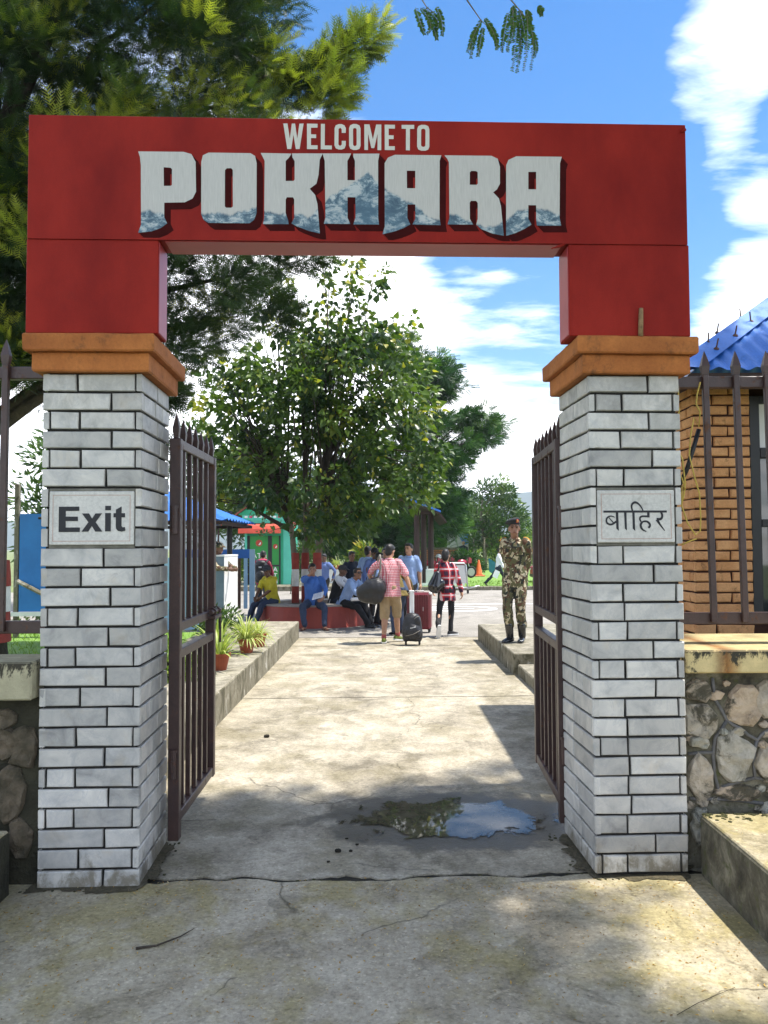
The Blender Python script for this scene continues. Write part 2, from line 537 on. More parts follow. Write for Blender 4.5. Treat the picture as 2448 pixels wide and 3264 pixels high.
def m_red_vinyl():
    m, nt, bs, out = newmat('red_vinyl')
    p = POS(nt, True)
    mp = N(nt, 'ShaderNodeMapping', {'Vector': p, 'Scale': (2.2, 1.0, 1.2)}).outputs[0]
    n1 = NOISE(nt, mp, 1.1, 6, 0.6)
    col = RAMP(nt, n1, [(0.28, (0.165, 0.007, 0.005)), (0.72, (0.33, 0.022, 0.013))])
    n2 = NOISE(nt, p, 220.0, 2, 0.8)
    col = MIXC(nt, 0.5, col, RAMP(nt, n2, [(0.3, 0.75), (0.7, 1.1)]), 'MULTIPLY')
    dirt = RAMP(nt, NOISE(nt, p, 3.0, 7, 0.75, 0.6), [(0.62, 0.0), (0.8, 0.35)])
    col = MIXC(nt, dirt, col, (0.12, 0.02, 0.015))
    sset(nt, bs.inputs['Base Color'], col)
    bs.inputs['Roughness'].default_value = 0.55
    bs.inputs['Specular IOR Level'].default_value = 0.12
    bump(nt, bs, MATH(nt, 'MULTIPLY_ADD', NOISE(nt, N(nt, 'ShaderNodeMapping', {'Vector': p, 'Scale': (1.6, 1.0, 0.9)}).outputs[0], 2.2, 4, 0.5, 0.6), 9.0, n2), 0.22, 0.006)
    return m


def m_letters():
    """grey-white print with a snow mountain range along the foot of the letters"""
    m, nt, bs, out = newmat('mountain_print')
    p = POS(nt, True)
    sep = N(nt, 'ShaderNodeSeparateXYZ', {0: p})
    x, z = sep.outputs[0], sep.outputs[2]
    # ridge line: base height + main peak + small peaks
    nx = NOISE(nt, N(nt, 'ShaderNodeCombineXYZ', {0: x, 1: 0.0, 2: 2.0}).outputs[0], 5.0, 6, 0.62)
    ridge = MATH(nt, 'MULTIPLY_ADD', nx, 0.20, 3.215)

    def peak(x0, w, h, acc):
        t = MATH(nt, 'DIVIDE', MATH(nt, 'ABSOLUTE', MATH(nt, 'SUBTRACT', x, x0)), w)
        return MATH(nt, 'MULTIPLY_ADD', MATH(nt, 'MAXIMUM', MATH(nt, 'SUBTRACT', 1.0, t), 0.0), h, acc)
    ridge = peak(1.62, 0.30, 0.22, ridge)
    ridge = peak(1.06, 0.2, 0.03, ridge)
    ridge = peak(2.46, 0.18, 0.06, ridge)
    ridge = peak(2.22, 0.18, -0.05, ridge)
    below = MATH(nt, 'SUBTRACT', ridge, z)
    mask = RAMP(nt, MATH(nt, 'MULTIPLY_ADD', below, 30.0, 0.5), [(0.3, 0.0), (0.7, 1.0)])
    mp = N(nt, 'ShaderNodeMapping', {'Vector': p, 'Scale': (1.0, 1.0, 1.6), 'Rotation': (0, R(38), 0)}).outputs[0]
    n1 = NOISE(nt, mp, 12.0, 9, 0.78, 0.5)
    rock = RAMP(nt, n1, [(0.42, (0.035, 0.075, 0.115)), (0.49, (0.08, 0.145, 0.19)), (0.53, (0.22, 0.30, 0.34)), (0.58, (0.46, 0.49, 0.49))])
    dk = N(nt, 'ShaderNodeMapRange', {0: below, 1: 0.0, 2: 0.22, 3: 0.0, 4: 0.5}).outputs[0]
    rock = MIXC(nt, dk, rock, (0.06, 0.15, 0.22))
    cloth = RAMP(nt, NOISE(nt, N(nt, 'ShaderNodeMapping', {'Vector': p, 'Scale': (14, 1, 1)}).outputs[0], 14.0, 3, 0.6), [(0.3, (0.42, 0.41, 0.385)), (0.7, (0.50, 0.49, 0.46))])
    sset(nt, bs.inputs['Base Color'], MIXC(nt, mask, cloth, rock))
    bs.inputs['Roughness'].default_value = 0.5
    return m


def m_camo(name='camouflage_cloth'):
    m, nt, bs, out = newmat(name)
    p = POS(nt, True)
    w = N(nt, 'ShaderNodeMapping', {'Vector': p, 'Scale': (1.0, 1.0, 0.8)}).outputs[0]
    a = NOISE(nt, w, 13.0, 2, 0.5, 0.8)
    b = NOISE(nt, N(nt, 'ShaderNodeMapping', {'Vector': w, 'Location': (9, 3, 5)}).outputs[0], 16.0, 2, 0.5, 0.8)
    c = NOISE(nt, N(nt, 'ShaderNodeMapping', {'Vector': w, 'Location': (2, 13, 7)}).outputs[0], 15.0, 2, 0.5, 0.8)
    col = MIXC(nt, RAMP(nt, a, [(0.0, 0.0), (0.54, 1.0)], 'CONSTANT'), (0.10, 0.095, 0.04), (0.50, 0.43, 0.29))
    col = MIXC(nt, RAMP(nt, b, [(0.0, 0.0), (0.55, 1.0)], 'CONSTANT'), col, (0.10, 0.045, 0.022))
    col = MIXC(nt, RAMP(nt, c, [(0.0, 0.0), (0.57, 1.0)], 'CONSTANT'), col, (0.022, 0.024, 0.016))
    sset(nt, bs.inputs['Base Color'], col)
    bs.inputs['Roughness'].default_value = 0.85
    bump(nt, bs, NOISE(nt, p, 22.0, 4, 0.6), 0.6, 0.02)
    return m


def m_check(name, pitch, cols, sharp=0.5, kind='gingham'):
    m, nt, bs, out = newmat(name)
    p = POS(nt, True)
    sep = N(nt, 'ShaderNodeSeparateXYZ', {0: p})
    xx = MATH(nt, 'ADD', sep.outputs[0], sep.outputs[1])

    def stripe(v, per, lo, ph=0.0):
        f = MATH(nt, 'FRACT', MATH(nt, 'DIVIDE', MATH(nt, 'ADD', v, ph), per))
        return MATH(nt, 'LESS_THAN', f, lo)
    sx = stripe(xx, pitch, 0.5, 10.0)
    sz = stripe(sep.outputs[2], pitch, 0.5)
    s = MATH(nt, 'MULTIPLY', MATH(nt, 'ADD', sx, sz), 0.5)
    if kind == 'gingham':
        col = RAMP(nt, s, [(0.0, cols[0]), (0.4, cols[1]), (0.9, cols[2])], 'CONSTANT')
    else:
        col = RAMP(nt, s, [(0.0, cols[0]), (0.4, cols[0]), (0.9, cols[1])], 'CONSTANT')
        half = MIXC(nt, 0.55, cols[0], cols[1])
        col = MIXC(nt, MATH(nt, 'SUBTRACT', MATH(nt, 'MAXIMUM', sx, sz), MATH(nt, 'MULTIPLY', sx, sz)), col, half)
        w1 = stripe(xx, pitch, 0.16, 10.0 + pitch * 0.33)
        w2 = stripe(sep.outputs[2], pitch, 0.16, pitch * 0.33)
        col = MIXC(nt, MATH(nt, 'MULTIPLY', MATH(nt, 'MAXIMUM', w1, w2), 0.75), col, cols[2])
    sset(nt, bs.inputs['Base Color'], col)
    bs.inputs['Roughness'].default_value = 0.85
    bump(nt, bs, NOISE(nt, p, 18.0, 4, 0.6), 0.5, 0.02)
    return m


def m_stone():
    m, nt, bs, out = newmat('wall_stone')
    r = nt.nodes.new('ShaderNodeObjectInfo').outputs['Random']
    p = POS(nt)
    n1 = NOISE(nt, p, 9.0, 8, 0.7, 0.4)
    a = MIXC(nt, r, (0.56, 0.43, 0.30), (0.50, 0.48, 0.41))
    b = MIXC(nt, r, (0.33, 0.24, 0.16), (0.25, 0.26, 0.21))
    col = MIXC(nt, RAMP(nt, n1, [(0.35, 0.0), (0.6, 1.0)]), b, a)
    n2 = NOISE(nt, p, 5.0, 8, 0.72, 0.5)
    mil = RAMP(nt, n2, [(0.52, 0.0), (0.60, 0.92)])
    col = MIXC(nt, mil, col, (0.055, 0.05, 0.03))
    sset(nt, bs.inputs['Base Color'], col)
    bs.inputs['Roughness'].default_value = 0.9
    bump(nt, bs, MATH(nt, 'ADD', n1, NOISE(nt, p, 45.0, 5, 0.7)), 0.8, 0.02)
    return m


def m_mossy_wall(name='mossy_wall_face', g=1.0):
    m, nt, bs, out = newmat(name)
    p = POS(nt)
    n1 = NOISE(nt, p, 5.0, 8, 0.72, 0.4)
    n2 = NOISE(nt, p, 14.0, 6, 0.7)
    col = RAMP(nt, n1, [(0.36, (0.035 * g, 0.03 * g, 0.02 * g)), (0.5, (0.10 * g, 0.09 * g, 0.06 * g)), (0.66, (0.24 * g, 0.22 * g, 0.16 * g))])
    col = MIXC(nt, RAMP(nt, n2, [(0.56, 0.0), (0.66, 0.8)]), col, (0.07, 0.08, 0.02))
    sset(nt, bs.inputs['Base Color'], col)
    bs.inputs['Roughness'].default_value = 0.95
    bump(nt, bs, MATH(nt, 'ADD', n1, n2), 0.7, 0.02)
    return m


def m_water():
    """shallow water: a clear glossy film that ends in a ragged shore where the concrete comes through"""
    m, nt, bs, out = newmat('puddle_water')
    p = POS(nt)
    n1 = NOISE(nt, p, 6.0, 6, 0.7)
    sset(nt, bs.inputs['Base Color'], RAMP(nt, n1, [(0.35, (0.055, 0.046, 0.03)), (0.65, (0.12, 0.10, 0.07))]))
    bs.inputs['Roughness'].default_value = 0.02
    bs.inputs['IOR'].default_value = 1.33
    bump(nt, bs, NOISE(nt, p, 3.0, 2, 0.5), 0.02, 0.01)
    q = N(nt, 'ShaderNodeVectorMath', {0: N(nt, 'ShaderNodeVectorMath', {0: p, 1: (0.40, 5.14, 0.0)}, operation='SUBTRACT').outputs[0], 1: (1 / 0.60, 1 / 0.39, 0.0)}, operation='MULTIPLY').outputs[0]
    d = N(nt, 'ShaderNodeVectorMath', {0: q}, operation='LENGTH').outputs['Value']
    nz = NOISE(nt, p, 5.0, 9, 0.72, 0.4)
    f = MATH(nt, 'ADD', d, MATH(nt, 'MULTIPLY', MATH(nt, 'SUBTRACT', nz, 0.5), 2.1))
    mask = RAMP(nt, f, [(0.84, 1.0), (0.93, 0.0)])
    tr = nt.nodes.new('ShaderNodeBsdfTransparent')
    mx = N(nt, 'ShaderNodeMixShader', {0: mask, 1: tr.outputs[0], 2: bs.outputs[0]})
    nt.links.new(mx.outputs[0], out.inputs[0])
    return m


def m_wet():
    m, nt, bs, out = newmat('wet_concrete')
    p = POS(nt)
    n1 = NOISE(nt, p, 5.0, 8, 0.72)
    n3 = NOISE(nt, p, 60.0, 4, 0.7)
    col = RAMP(nt, n1, [(0.35, (0.07, 0.06, 0.045)), (0.65, (0.17, 0.15, 0.115))])
    sset(nt, bs.inputs['Base Color'], col)
    bs.inputs['Roughness'].default_value = 0.35
    bump(nt, bs, n3, 0.3, 0.006)
    return m


def m_brickwall():
    m, nt, bs, out = newmat('far_brickwork')
    p = POS(nt)
    sep = N(nt, 'ShaderNodeSeparateXYZ', {0: p})
    v = N(nt, 'ShaderNodeCombineXYZ', {0: sep.outputs[0], 1: sep.outputs[2], 2: 0.0}).outputs[0]
    b = N(nt, 'ShaderNodeTexBrick', {'Vector': v, 'Color1': (0.42, 0.17, 0.08, 1), 'Color2': (0.34, 0.12, 0.055, 1), 'Mortar': (0.10, 0.05, 0.03, 1),
                                     'Scale': 1.0, 'Mortar Size': 0.016, 'Brick Width': 0.26, 'Row Height': 0.10})
    sset(nt, bs.inputs['Base Color'], b.outputs[0])
    bs.inputs['Roughness'].default_value = 0.9
    return m


def m_glass():
    m, nt, bs, out = newmat('window_glass')
    sset(nt, bs.inputs['Base Color'], (0.03, 0.04, 0.045))
    bs.inputs['Roughness'].default_value = 0.03
    bs.inputs['Specular IOR Level'].default_value = 0.9
    return m


def m_weathered(name, c1, c2, stain, amt, rough, scale=6.0, streak=0.4, lo=0.56, hi=0.66, spec=0.4, metal=0.0):
    """painted surface with patches of stain and long vertical runs"""
    m, nt, bs, out = newmat(name)
    p = POS(nt)
    col = RAMP(nt, NOISE(nt, p, scale * 0.6, 5, 0.6), [(0.32, c2), (0.66, c1)])
    q = N(nt, 'ShaderNodeMapping', {'Vector': p, 'Scale': (1, 1, streak)}).outputs[0]
    f = RAMP(nt, NOISE(nt, q, scale, 9, 0.74, 0.3), [(lo, 0.0), (hi, 1.0)])
    col = MIXC(nt, MATH(nt, 'MULTIPLY', f, amt), col, stain)
    g = NOISE(nt, p, 70.0, 4, 0.7)
    col = MIXC(nt, 0.6, col, RAMP(nt, g, [(0.3, 0.72), (0.6, 1.08)]), 'MULTIPLY')
    sset(nt, bs.inputs['Base Color'], col)
    sset(nt, bs.inputs['Roughness'], N(nt, 'ShaderNodeMapRange', {0: f, 1: 0.0, 2: 1.0, 3: rough, 4: 0.9}).outputs[0])
    bs.inputs['Specular IOR Level'].default_value = spec
    bs.inputs['Metallic'].default_value = metal
    bump(nt, bs, MATH(nt, 'ADD', g, f), 0.35, 0.004)
    return m


def m_grass():
    m, nt, bs, out = newmat('lawn_grass')
    p = POS(nt)
    col = RAMP(nt, NOISE(nt, p, 3.0, 6, 0.65), [(0.3, (0.10, 0.20, 0.025)), (0.7, (0.20, 0.34, 0.05))])
    sset(nt, bs.inputs['Base Color'], col)
    bs.inputs['Roughness'].default_value = 0.8
    return m


def m_spider_leaf():
    """long leaf with a pale yellow middle band and green margins"""
    return leafmat('striped_leaf', (0.07, 0.17, 0.02), (0.42, 0.48, 0.12), (0.62, 0.62, 0.28), 0.3)


def m_path():
    m = m_concrete('path_concrete', (0.44, 0.395, 0.31), (0.315, 0.28, 0.215), (0.165, 0.145, 0.108), (0.17, 0.145, 0.075), 0.45, edge=1.35)
    nt = m.node_tree
    bs = [n for n in nt.nodes if n.type == 'BSDF_PRINCIPLED'][0]
    old = bs.inputs['Base Color'].links[0].from_socket
    p = POS(nt)
    q = N(nt, 'ShaderNodeVectorMath', {0: N(nt, 'ShaderNodeVectorMath', {0: p, 1: (0.42, 5.14, 0.0)}, operation='SUBTRACT').outputs[0], 1: (1 / 0.92, 1 / 0.60, 0.0)}, operation='MULTIPLY').outputs[0]
    d = N(nt, 'ShaderNodeVectorMath', {0: q}, operation='LENGTH').outputs['Value']
    nz = NOISE(nt, p, 4.0, 7, 0.7, 0.3)
    f = MATH(nt, 'ADD', d, MATH(nt, 'MULTIPLY', MATH(nt, 'SUBTRACT', nz, 0.5), 1.1))
    wet = RAMP(nt, f, [(0.80, 1.0), (1.08, 0.0)])
    col = MIXC(nt, MATH(nt, 'MULTIPLY', wet, 0.88), old, (0.07, 0.058, 0.038))
    nt.links.new(col, bs.inputs['Base Color'])
    sset(nt, bs.inputs['Roughness'], N(nt, 'ShaderNodeMapRange', {0: wet, 1: 0.0, 2: 1.0, 3: 0.88, 4: 0.42}).outputs[0])
    return m


MT = dict(
    marble=m_marble(), mortar=plain('dark_mortar', (0.028, 0.026, 0.023), (0.014, 0.013, 0.012), 20, 0.95, 0.5, 60),
    plasterjoint=plain('old_cement', (0.21, 0.20, 0.165), (0.10, 0.095, 0.075), 14, 0.9, 0.4, 50),
    plaque=m_weathered('white_marble_plaque', (0.62, 0.60, 0.55), (0.52, 0.51, 0.47), (0.30, 0.285, 0.24), 0.55, 0.35, 7.0, 0.8, 0.57, 0.72),
    pinkline=plain('pink_paint', (0.50, 0.27, 0.20), None, 20, 0.6, 0),
    inkblack=plain('black_paint', (0.014, 0.015, 0.02), None, 20, 0.5, 0.1),
    capital=m_weathered('orange_painted_cement', (0.44, 0.155, 0.040), (0.31, 0.10, 0.025), (0.12, 0.055, 0.022), 0.75, 0.9, 8.0, 0.7, 0.55, 0.68),
    red=m_red_vinyl(), letters=m_letters(),
    letwhite=plain('off_white_print', (0.58, 0.56, 0.50), (0.52, 0.50, 0.45), 12, 0.5, 0),
    letshadow=plain('maroon_print', (0.050, 0.007, 0.007), None, 12, 0.8, 0, spec=0.05),
    redside=plain('pink_red_sheet', (0.42, 0.05, 0.06), (0.34, 0.035, 0.045), 4, 0.38, 0.1, 20),
    iron=m_weathered('brown_painted_iron', (0.066, 0.034, 0.029), (0.042, 0.022, 0.020), (0.15, 0.065, 0.03), 0.65, 0.42, 14.0, 0.7, 0.58, 0.66, 0.5),
    rust=plain('rusty_iron', (0.11, 0.05, 0.03), (0.05, 0.025, 0.02), 20, 0.7, 0.3, 80),
    wood=plain('weathered_wood', (0.30, 0.19, 0.09), (0.13, 0.08, 0.04), 30, 0.8, 0.4, 60),
    path=m_path(),
    pad=m_concrete('approach_concrete', (0.45, 0.40, 0.305), (0.345, 0.30, 0.22), (0.20, 0.17, 0.115), (0.29, 0.24, 0.085), 0.62, edge=1.10, scale=1.1),
    road=m_concrete('forecourt_concrete', (0.32, 0.295, 0.26), (0.265, 0.245, 0.215), (0.20, 0.185, 0.16), (0.24, 0.22, 0.17), 0.2, scale=0.5),
    dirt=plain('dark_dirt', (0.03, 0.026, 0.016), (0.012, 0.011, 0.008), 14, 0.95, 0.7, 50),
    earth=plain('field_earth', (0.17, 0.20, 0.07), (0.11, 0.14, 0.045), 0.4, 0.95, 0.3, 4),
    kerb=m_streaked('kerb_concrete', (0.20, 0.18, 0.125), (0.07, 0.062, 0.032), (0.46, 0.44, 0.38)),
    kerbtop=m_concrete('kerb_top_concrete', (0.36, 0.33, 0.26), (0.25, 0.225, 0.175), (0.13, 0.12, 0.085), (0.12, 0.11, 0.06), 0.4, scale=1.6),
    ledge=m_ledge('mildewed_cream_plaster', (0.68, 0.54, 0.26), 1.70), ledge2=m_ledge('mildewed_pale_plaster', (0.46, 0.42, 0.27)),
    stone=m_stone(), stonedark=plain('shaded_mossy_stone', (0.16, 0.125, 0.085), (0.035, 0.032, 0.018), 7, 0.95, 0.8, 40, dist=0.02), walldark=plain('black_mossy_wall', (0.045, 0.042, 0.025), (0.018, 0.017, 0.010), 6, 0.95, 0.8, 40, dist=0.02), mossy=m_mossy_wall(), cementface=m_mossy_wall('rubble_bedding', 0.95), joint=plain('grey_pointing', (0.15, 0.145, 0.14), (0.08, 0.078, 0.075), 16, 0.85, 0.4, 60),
    moss=plain('moss', (0.06, 0.062, 0.018), (0.03, 0.028, 0.012), 25, 1.0, 0.9, 60, dist=0.02),
    obrick=m_weathered('orange_painted_brick', (0.70, 0.37, 0.165), (0.54, 0.25, 0.095), (0.17, 0.075, 0.03), 0.7, 0.85, 11.0, 0.8, 0.57, 0.67),
    omortar=plain('dark_brown_mortar', (0.055, 0.02, 0.01), (0.03, 0.012, 0.008), 18, 0.95, 0.5),
    bluesheet=m_weathered('blue_painted_sheet', (0.035, 0.175, 0.60), (0.025, 0.135, 0.48), (0.12, 0.17, 0.27), 0.45, 0.5, 5.0, 0.6, 0.52, 0.68),
    blueboard=plain('bright_blue_board', (0.02, 0.20, 0.55), (0.015, 0.16, 0.46), 3, 0.5, 0.05, 20),
    darkwood=plain('dark_brown_board', (0.045, 0.022, 0.018), (0.025, 0.014, 0.012), 10, 0.7, 0.2),
    black=plain('black_frame', (0.016, 0.017, 0.02), None, 10, 0.45, 0.05), glass=m_glass(), water=m_water(), wet=m_wet(),
    white=plain('white_paint', (0.78, 0.78, 0.76), (0.68, 0.68, 0.66), 4, 0.7, 0.1), whitewall=plain('whitewashed_wall', (0.76, 0.76, 0.73), (0.62, 0.62, 0.60), 2.5, 0.85, 0.3, 30),
    lightblue=plain('light_blue_paint', (0.36, 0.56, 0.74), (0.30, 0.48, 0.66), 3, 0.7, 0.1),
    greyblue=plain('dark_slate_grey', (0.16, 0.22, 0.27), (0.11, 0.16, 0.20), 4, 0.75, 0.1),
    steel=plain('brushed_steel', (0.55, 0.56, 0.56), (0.42, 0.43, 0.43), 20, 0.35, 0.05, metal=0.8),
    mesh=plain('grey_wire_panel', (0.42, 0.42, 0.40), (0.30, 0.30, 0.29), 60, 0.6, 0.2, 120),
    grass=m_grass(), footsoil=plain('trodden_soil', (0.12, 0.10, 0.06), (0.06, 0.052, 0.028), 30, 1.0, 0.8, 80, dist=0.02), soil=plain('garden_soil', (0.09, 0.06, 0.035), None, 20, 0.95, 0.5),
    terracotta=plain('red_clay_pot', (0.36, 0.085, 0.04), (0.26, 0.06, 0.03), 12, 0.7, 0.2), striped=m_spider_leaf(),
    benchred=plain('red_painted_cement', (0.40, 0.07, 0.045), (0.30, 0.05, 0.035), 2.5, 0.6, 0.25, 30), benchtop=plain('grey_cement_top', (0.36, 0.32, 0.28), (0.24, 0.21, 0.18), 6, 0.85, 0.3),
    bark=plain('grey_bark', (0.23, 0.19, 0.14), (0.11, 0.09, 0.065), 7, 0.95, 0.8, 24, dist=0.03), darkbark=plain('dark_bark', (0.075, 0.058, 0.042), (0.035, 0.028, 0.02), 8, 0.95, 0.8, 24, dist=0.03),
    bandred=plain('red_band_paint', (0.30, 0.045, 0.03), (0.22, 0.03, 0.022), 9, 0.8, 0.5, 24), bandwhite=plain('white_band_paint', (0.72, 0.71, 0.68), (0.55, 0.54, 0.5), 9, 0.8, 0.5, 24),
    oak=leafmat('fern_leaf', (0.018, 0.040, 0.018), (0.058, 0.100, 0.022), (0.33, 0.36, 0.05), 0.32), peepal=leafmat('heart_leaf', (0.028, 0.064, 0.016), (0.125, 0.20, 0.032), (0.40, 0.38, 0.055), 0.40, 0.36, 0.40),
    rain=leafmat('feathery_leaf', (0.014, 0.05, 0.012), (0.045, 0.125, 0.016), (0.11, 0.22, 0.03), 0.3), mid=leafmat('broad_leaf', (0.035, 0.075, 0.022), (0.09, 0.165, 0.032), (0.20, 0.28, 0.06), 0.3),
    bright=leafmat('bright_leaf', (0.09, 0.17, 0.022), (0.22, 0.34, 0.04), (0.38, 0.44, 0.08), 0.4), croton=leafmat('croton_leaf', (0.06, 0.12, 0.02), (0.30, 0.30, 0.04), (0.5, 0.36, 0.06), 0.3),
    oaksuntint=leafmat('sun_tinted_fern_leaf', (0.16, 0.22, 0.03), (0.36, 0.40, 0.05), (0.50, 0.50, 0.08), 0.45), pinna=leafmat('pinnate_leaflet', (0.035, 0.085, 0.014), (0.08, 0.17, 0.022), None, 0.4), pink=leafmat('pink_bract', (0.55, 0.05, 0.12), (0.75, 0.16, 0.24), None, 0.35),
    debris=leafmat('fallen_petal', (0.16, 0.09, 0.03), (0.50, 0.30, 0.06), (0.6, 0.5, 0.28), 0.1, 0.8),
    hill=plain('forested_hill', (0.06, 0.10, 0.085), (0.045, 0.075, 0.06), 0.02, 1.0, 0),
    atmgreen=plain('green_booth_paint', (0.02, 0.36, 0.19), (0.015, 0.29, 0.15), 3, 0.5, 0.05), atmlight=plain('pale_booth_green', (0.10, 0.52, 0.38), (0.08, 0.44, 0.32), 2, 0.5, 0.05),
    atmdoor=plain('green_door_film', (0.02, 0.26, 0.045), (0.018, 0.22, 0.04), 3, 0.35, 0), awning=plain('red_awning_cloth', (0.62, 0.09, 0.05), (0.50, 0.065, 0.04), 5, 0.7, 0.2),
    brickfar=m_brickwall(), tile=plain('red_roof_tile', (0.28, 0.08, 0.05), None, 6, 0.8, 0.3), orange=plain('orange_plastic', (0.75, 0.16, 0.03), (0.62, 0.12, 0.025), 6, 0.5, 0), teal=plain('teal_board', (0.02, 0.20, 0.29), (0.015, 0.15, 0.22), 4, 0.5, 0),
    carred=plain('red_car_paint', (0.40, 0.02, 0.05), None, 2, 0.25, 0, spec=0.7), rubber=plain('black_rubber', (0.018, 0.018, 0.018), None, 20, 0.8, 0.1),
    yellowwire=plain('yellow_cable', (0.60, 0.44, 0.08), None, 20, 0.5, 0), paper=plain('white_paper', (0.80, 0.80, 0.80), (0.74, 0.74, 0.76), 8, 0.8, 0),
    # people
    skin=plain('brown_skin', (0.30, 0.155, 0.095), (0.24, 0.115, 0.07), 18, 0.5, 0.05, obj=True), skindark=plain('dark_brown_skin', (0.17, 0.085, 0.05), (0.12, 0.06, 0.035), 18, 0.5, 0.05, obj=True), skinlight=plain('tan_skin', (0.46, 0.25, 0.15), (0.38, 0.19, 0.11), 18, 0.5, 0.05, obj=True),
    hair=plain('black_hair', (0.014, 0.012, 0.011), (0.007, 0.006, 0.006), 60, 0.5, 0.5, 90, obj=True), eye=plain('dark_eye', (0.015, 0.010, 0.008), None, 10, 0.2, 0), lip=plain('lip', (0.22, 0.08, 0.06), None, 10, 0.5, 0),
    camo=m_camo(), gingham=m_check('red_gingham_cloth', 0.028, [(0.78, 0.66, 0.66), (0.62, 0.20, 0.23), (0.48, 0.06, 0.09)]), plaid=m_check('red_plaid_flannel', 0.16, [(0.66, 0.02, 0.025), (0.03, 0.008, 0.03), (0.75, 0.62, 0.64)], kind='plaid'),
    beret=plain('dark_beret_felt', (0.030, 0.032, 0.036), (0.02, 0.021, 0.024), 20, 0.9, 0.3, 80), badge=plain('red_badge', (0.50, 0.05, 0.03), None, 30, 0.5, 0), gold=plain('gold_badge', (0.60, 0.42, 0.10), None, 30, 0.4, 0), patch=plain('orange_patch', (0.62, 0.30, 0.04), None, 30, 0.8, 0),
    khaki=plain('khaki_cotton', (0.37, 0.27, 0.155), (0.28, 0.20, 0.11), 9, 0.85, 0.6, 16, obj=True, dist=0.02), denim=plain('blue_denim', (0.045, 0.065, 0.115), (0.025, 0.038, 0.07), 9, 0.85, 0.6, 16, obj=True, dist=0.02),
    blackcloth=plain('black_cotton', (0.016, 0.016, 0.018), (0.009, 0.009, 0.010), 9, 0.85, 0.5, 16, obj=True, dist=0.02), leather=plain('polished_black_leather', (0.014, 0.015, 0.018), None, 9, 0.16, 0.15, 16, obj=True, spec=0.7),
    blueshirt=plain('royal_blue_cotton', (0.055, 0.155, 0.47), (0.04, 0.115, 0.37), 9, 0.85, 0.6, 16, obj=True, dist=0.02), skyshirt=plain('light_blue_cotton', (0.30, 0.42, 0.66), (0.23, 0.33, 0.56), 9, 0.85, 0.6, 16, obj=True, dist=0.02),
    slateshirt=plain('mid_blue_cotton', (0.13, 0.19, 0.40), (0.09, 0.14, 0.31), 9, 0.85, 0.6, 16, obj=True, dist=0.02), yellow=plain('yellow_polo_cotton', (0.62, 0.52, 0.035), (0.50, 0.41, 0.025), 9, 0.85, 0.6, 16, obj=True, dist=0.02),
    whiteshirt=plain('white_cotton', (0.78, 0.78, 0.80), (0.66, 0.66, 0.70), 9, 0.85, 0.6, 16, obj=True, dist=0.02), olive=plain('olive_jacket_cloth', (0.17, 0.125, 0.03), (0.12, 0.085, 0.02), 9, 0.85, 0.6, 16, obj=True, dist=0.02),
    maroon=plain('maroon_fleece', (0.24, 0.02, 0.05), (0.17, 0.014, 0.035), 9, 0.85, 0.6, 16, obj=True, dist=0.02), pinkscarf=plain('pink_hood', (0.62, 0.06, 0.16), None, 9, 0.85, 0.5, 16, obj=True), darksuit=plain('navy_suit_cloth', (0.022, 0.03, 0.05), (0.014, 0.02, 0.035), 9, 0.85, 0.5, 16, obj=True, dist=0.02),
    nylon=plain('black_nylon', (0.022, 0.022, 0.025), (0.013, 0.013, 0.015), 9, 0.45, 0.5, 14, obj=True, dist=0.02), strap=plain('grey_webbing', (0.24, 0.22, 0.19), None, 40, 0.8, 0.2), redcase=plain('burgundy_shell', (0.17, 0.012, 0.022), (0.12, 0.008, 0.016), 6, 0.3, 0.05, obj=True, spec=0.6),
    green=plain('lime_shoe_mesh', (0.20, 0.26, 0.03), (0.04, 0.05, 0.02), 60, 0.8, 0.2, obj=True), sock=plain('red_sock', (0.42, 0.10, 0.09), None, 30, 0.9, 0.1), sandal=plain('brown_leather', (0.16, 0.055, 0.03), None, 20, 0.6, 0.1), greycap=plain('grey_wool_cap', (0.055, 0.058, 0.065), (0.035, 0.037, 0.042), 20, 0.9, 0.3),
)

# ================================================================== SETTING: ground, path, road
def sheet(name, pts, z, mat, thick=0.0, kind='structure'):
    from mathutils.geometry import tessellate_polygon
    tr = tessellate_polygon([[Vector((x, y, 0)) for x, y in pts]])
    b = MB()
    n = len(pts)
    vs = [(x, y, z) for x, y in pts]
    fs = []
    for t in tr:
        a, c, d = [Vector(vs[i]) for i in t]
        fs.append(t if (c - a).cross(d - a).z > 0 else t[::-1])
    b.add(vs, fs)
    if thick:
        vv = vs + [(x, y, z - thick) for x, y in pts]
        b.add(vv, [(i, (i + 1) % n, (i + 1) % n + n, i + n) for i in range(n)])
    o = b.build(name, mat)
    return tag(o, kind=kind)


sheet('ground', [(-2500, -60), (2500, -60), (2500, 2500), (-2500, 2500)], -0.08, MT['earth'])
sheet('dirt_bed', [(-4.5, -4), (4.5, -4), (4.5, 16), (-4.5, 16)], -0.055, MT['dirt'])


def crack(x0, x1, y0, y1, amp, seed, n=70):
    out = []
    for i in range(n + 1):
        x = x0 + (x1 - x0) * i / n
        y = y0 + (y1 - y0) * i / n
        y += amp * noise.noise((x * 2.1, seed, 0)) + amp * 0.55 * noise.noise((x * 7.0, seed, 3)) + amp * 0.25 * noise.noise((x * 21.0, seed, 5))
        out.append((x, y))
    return out


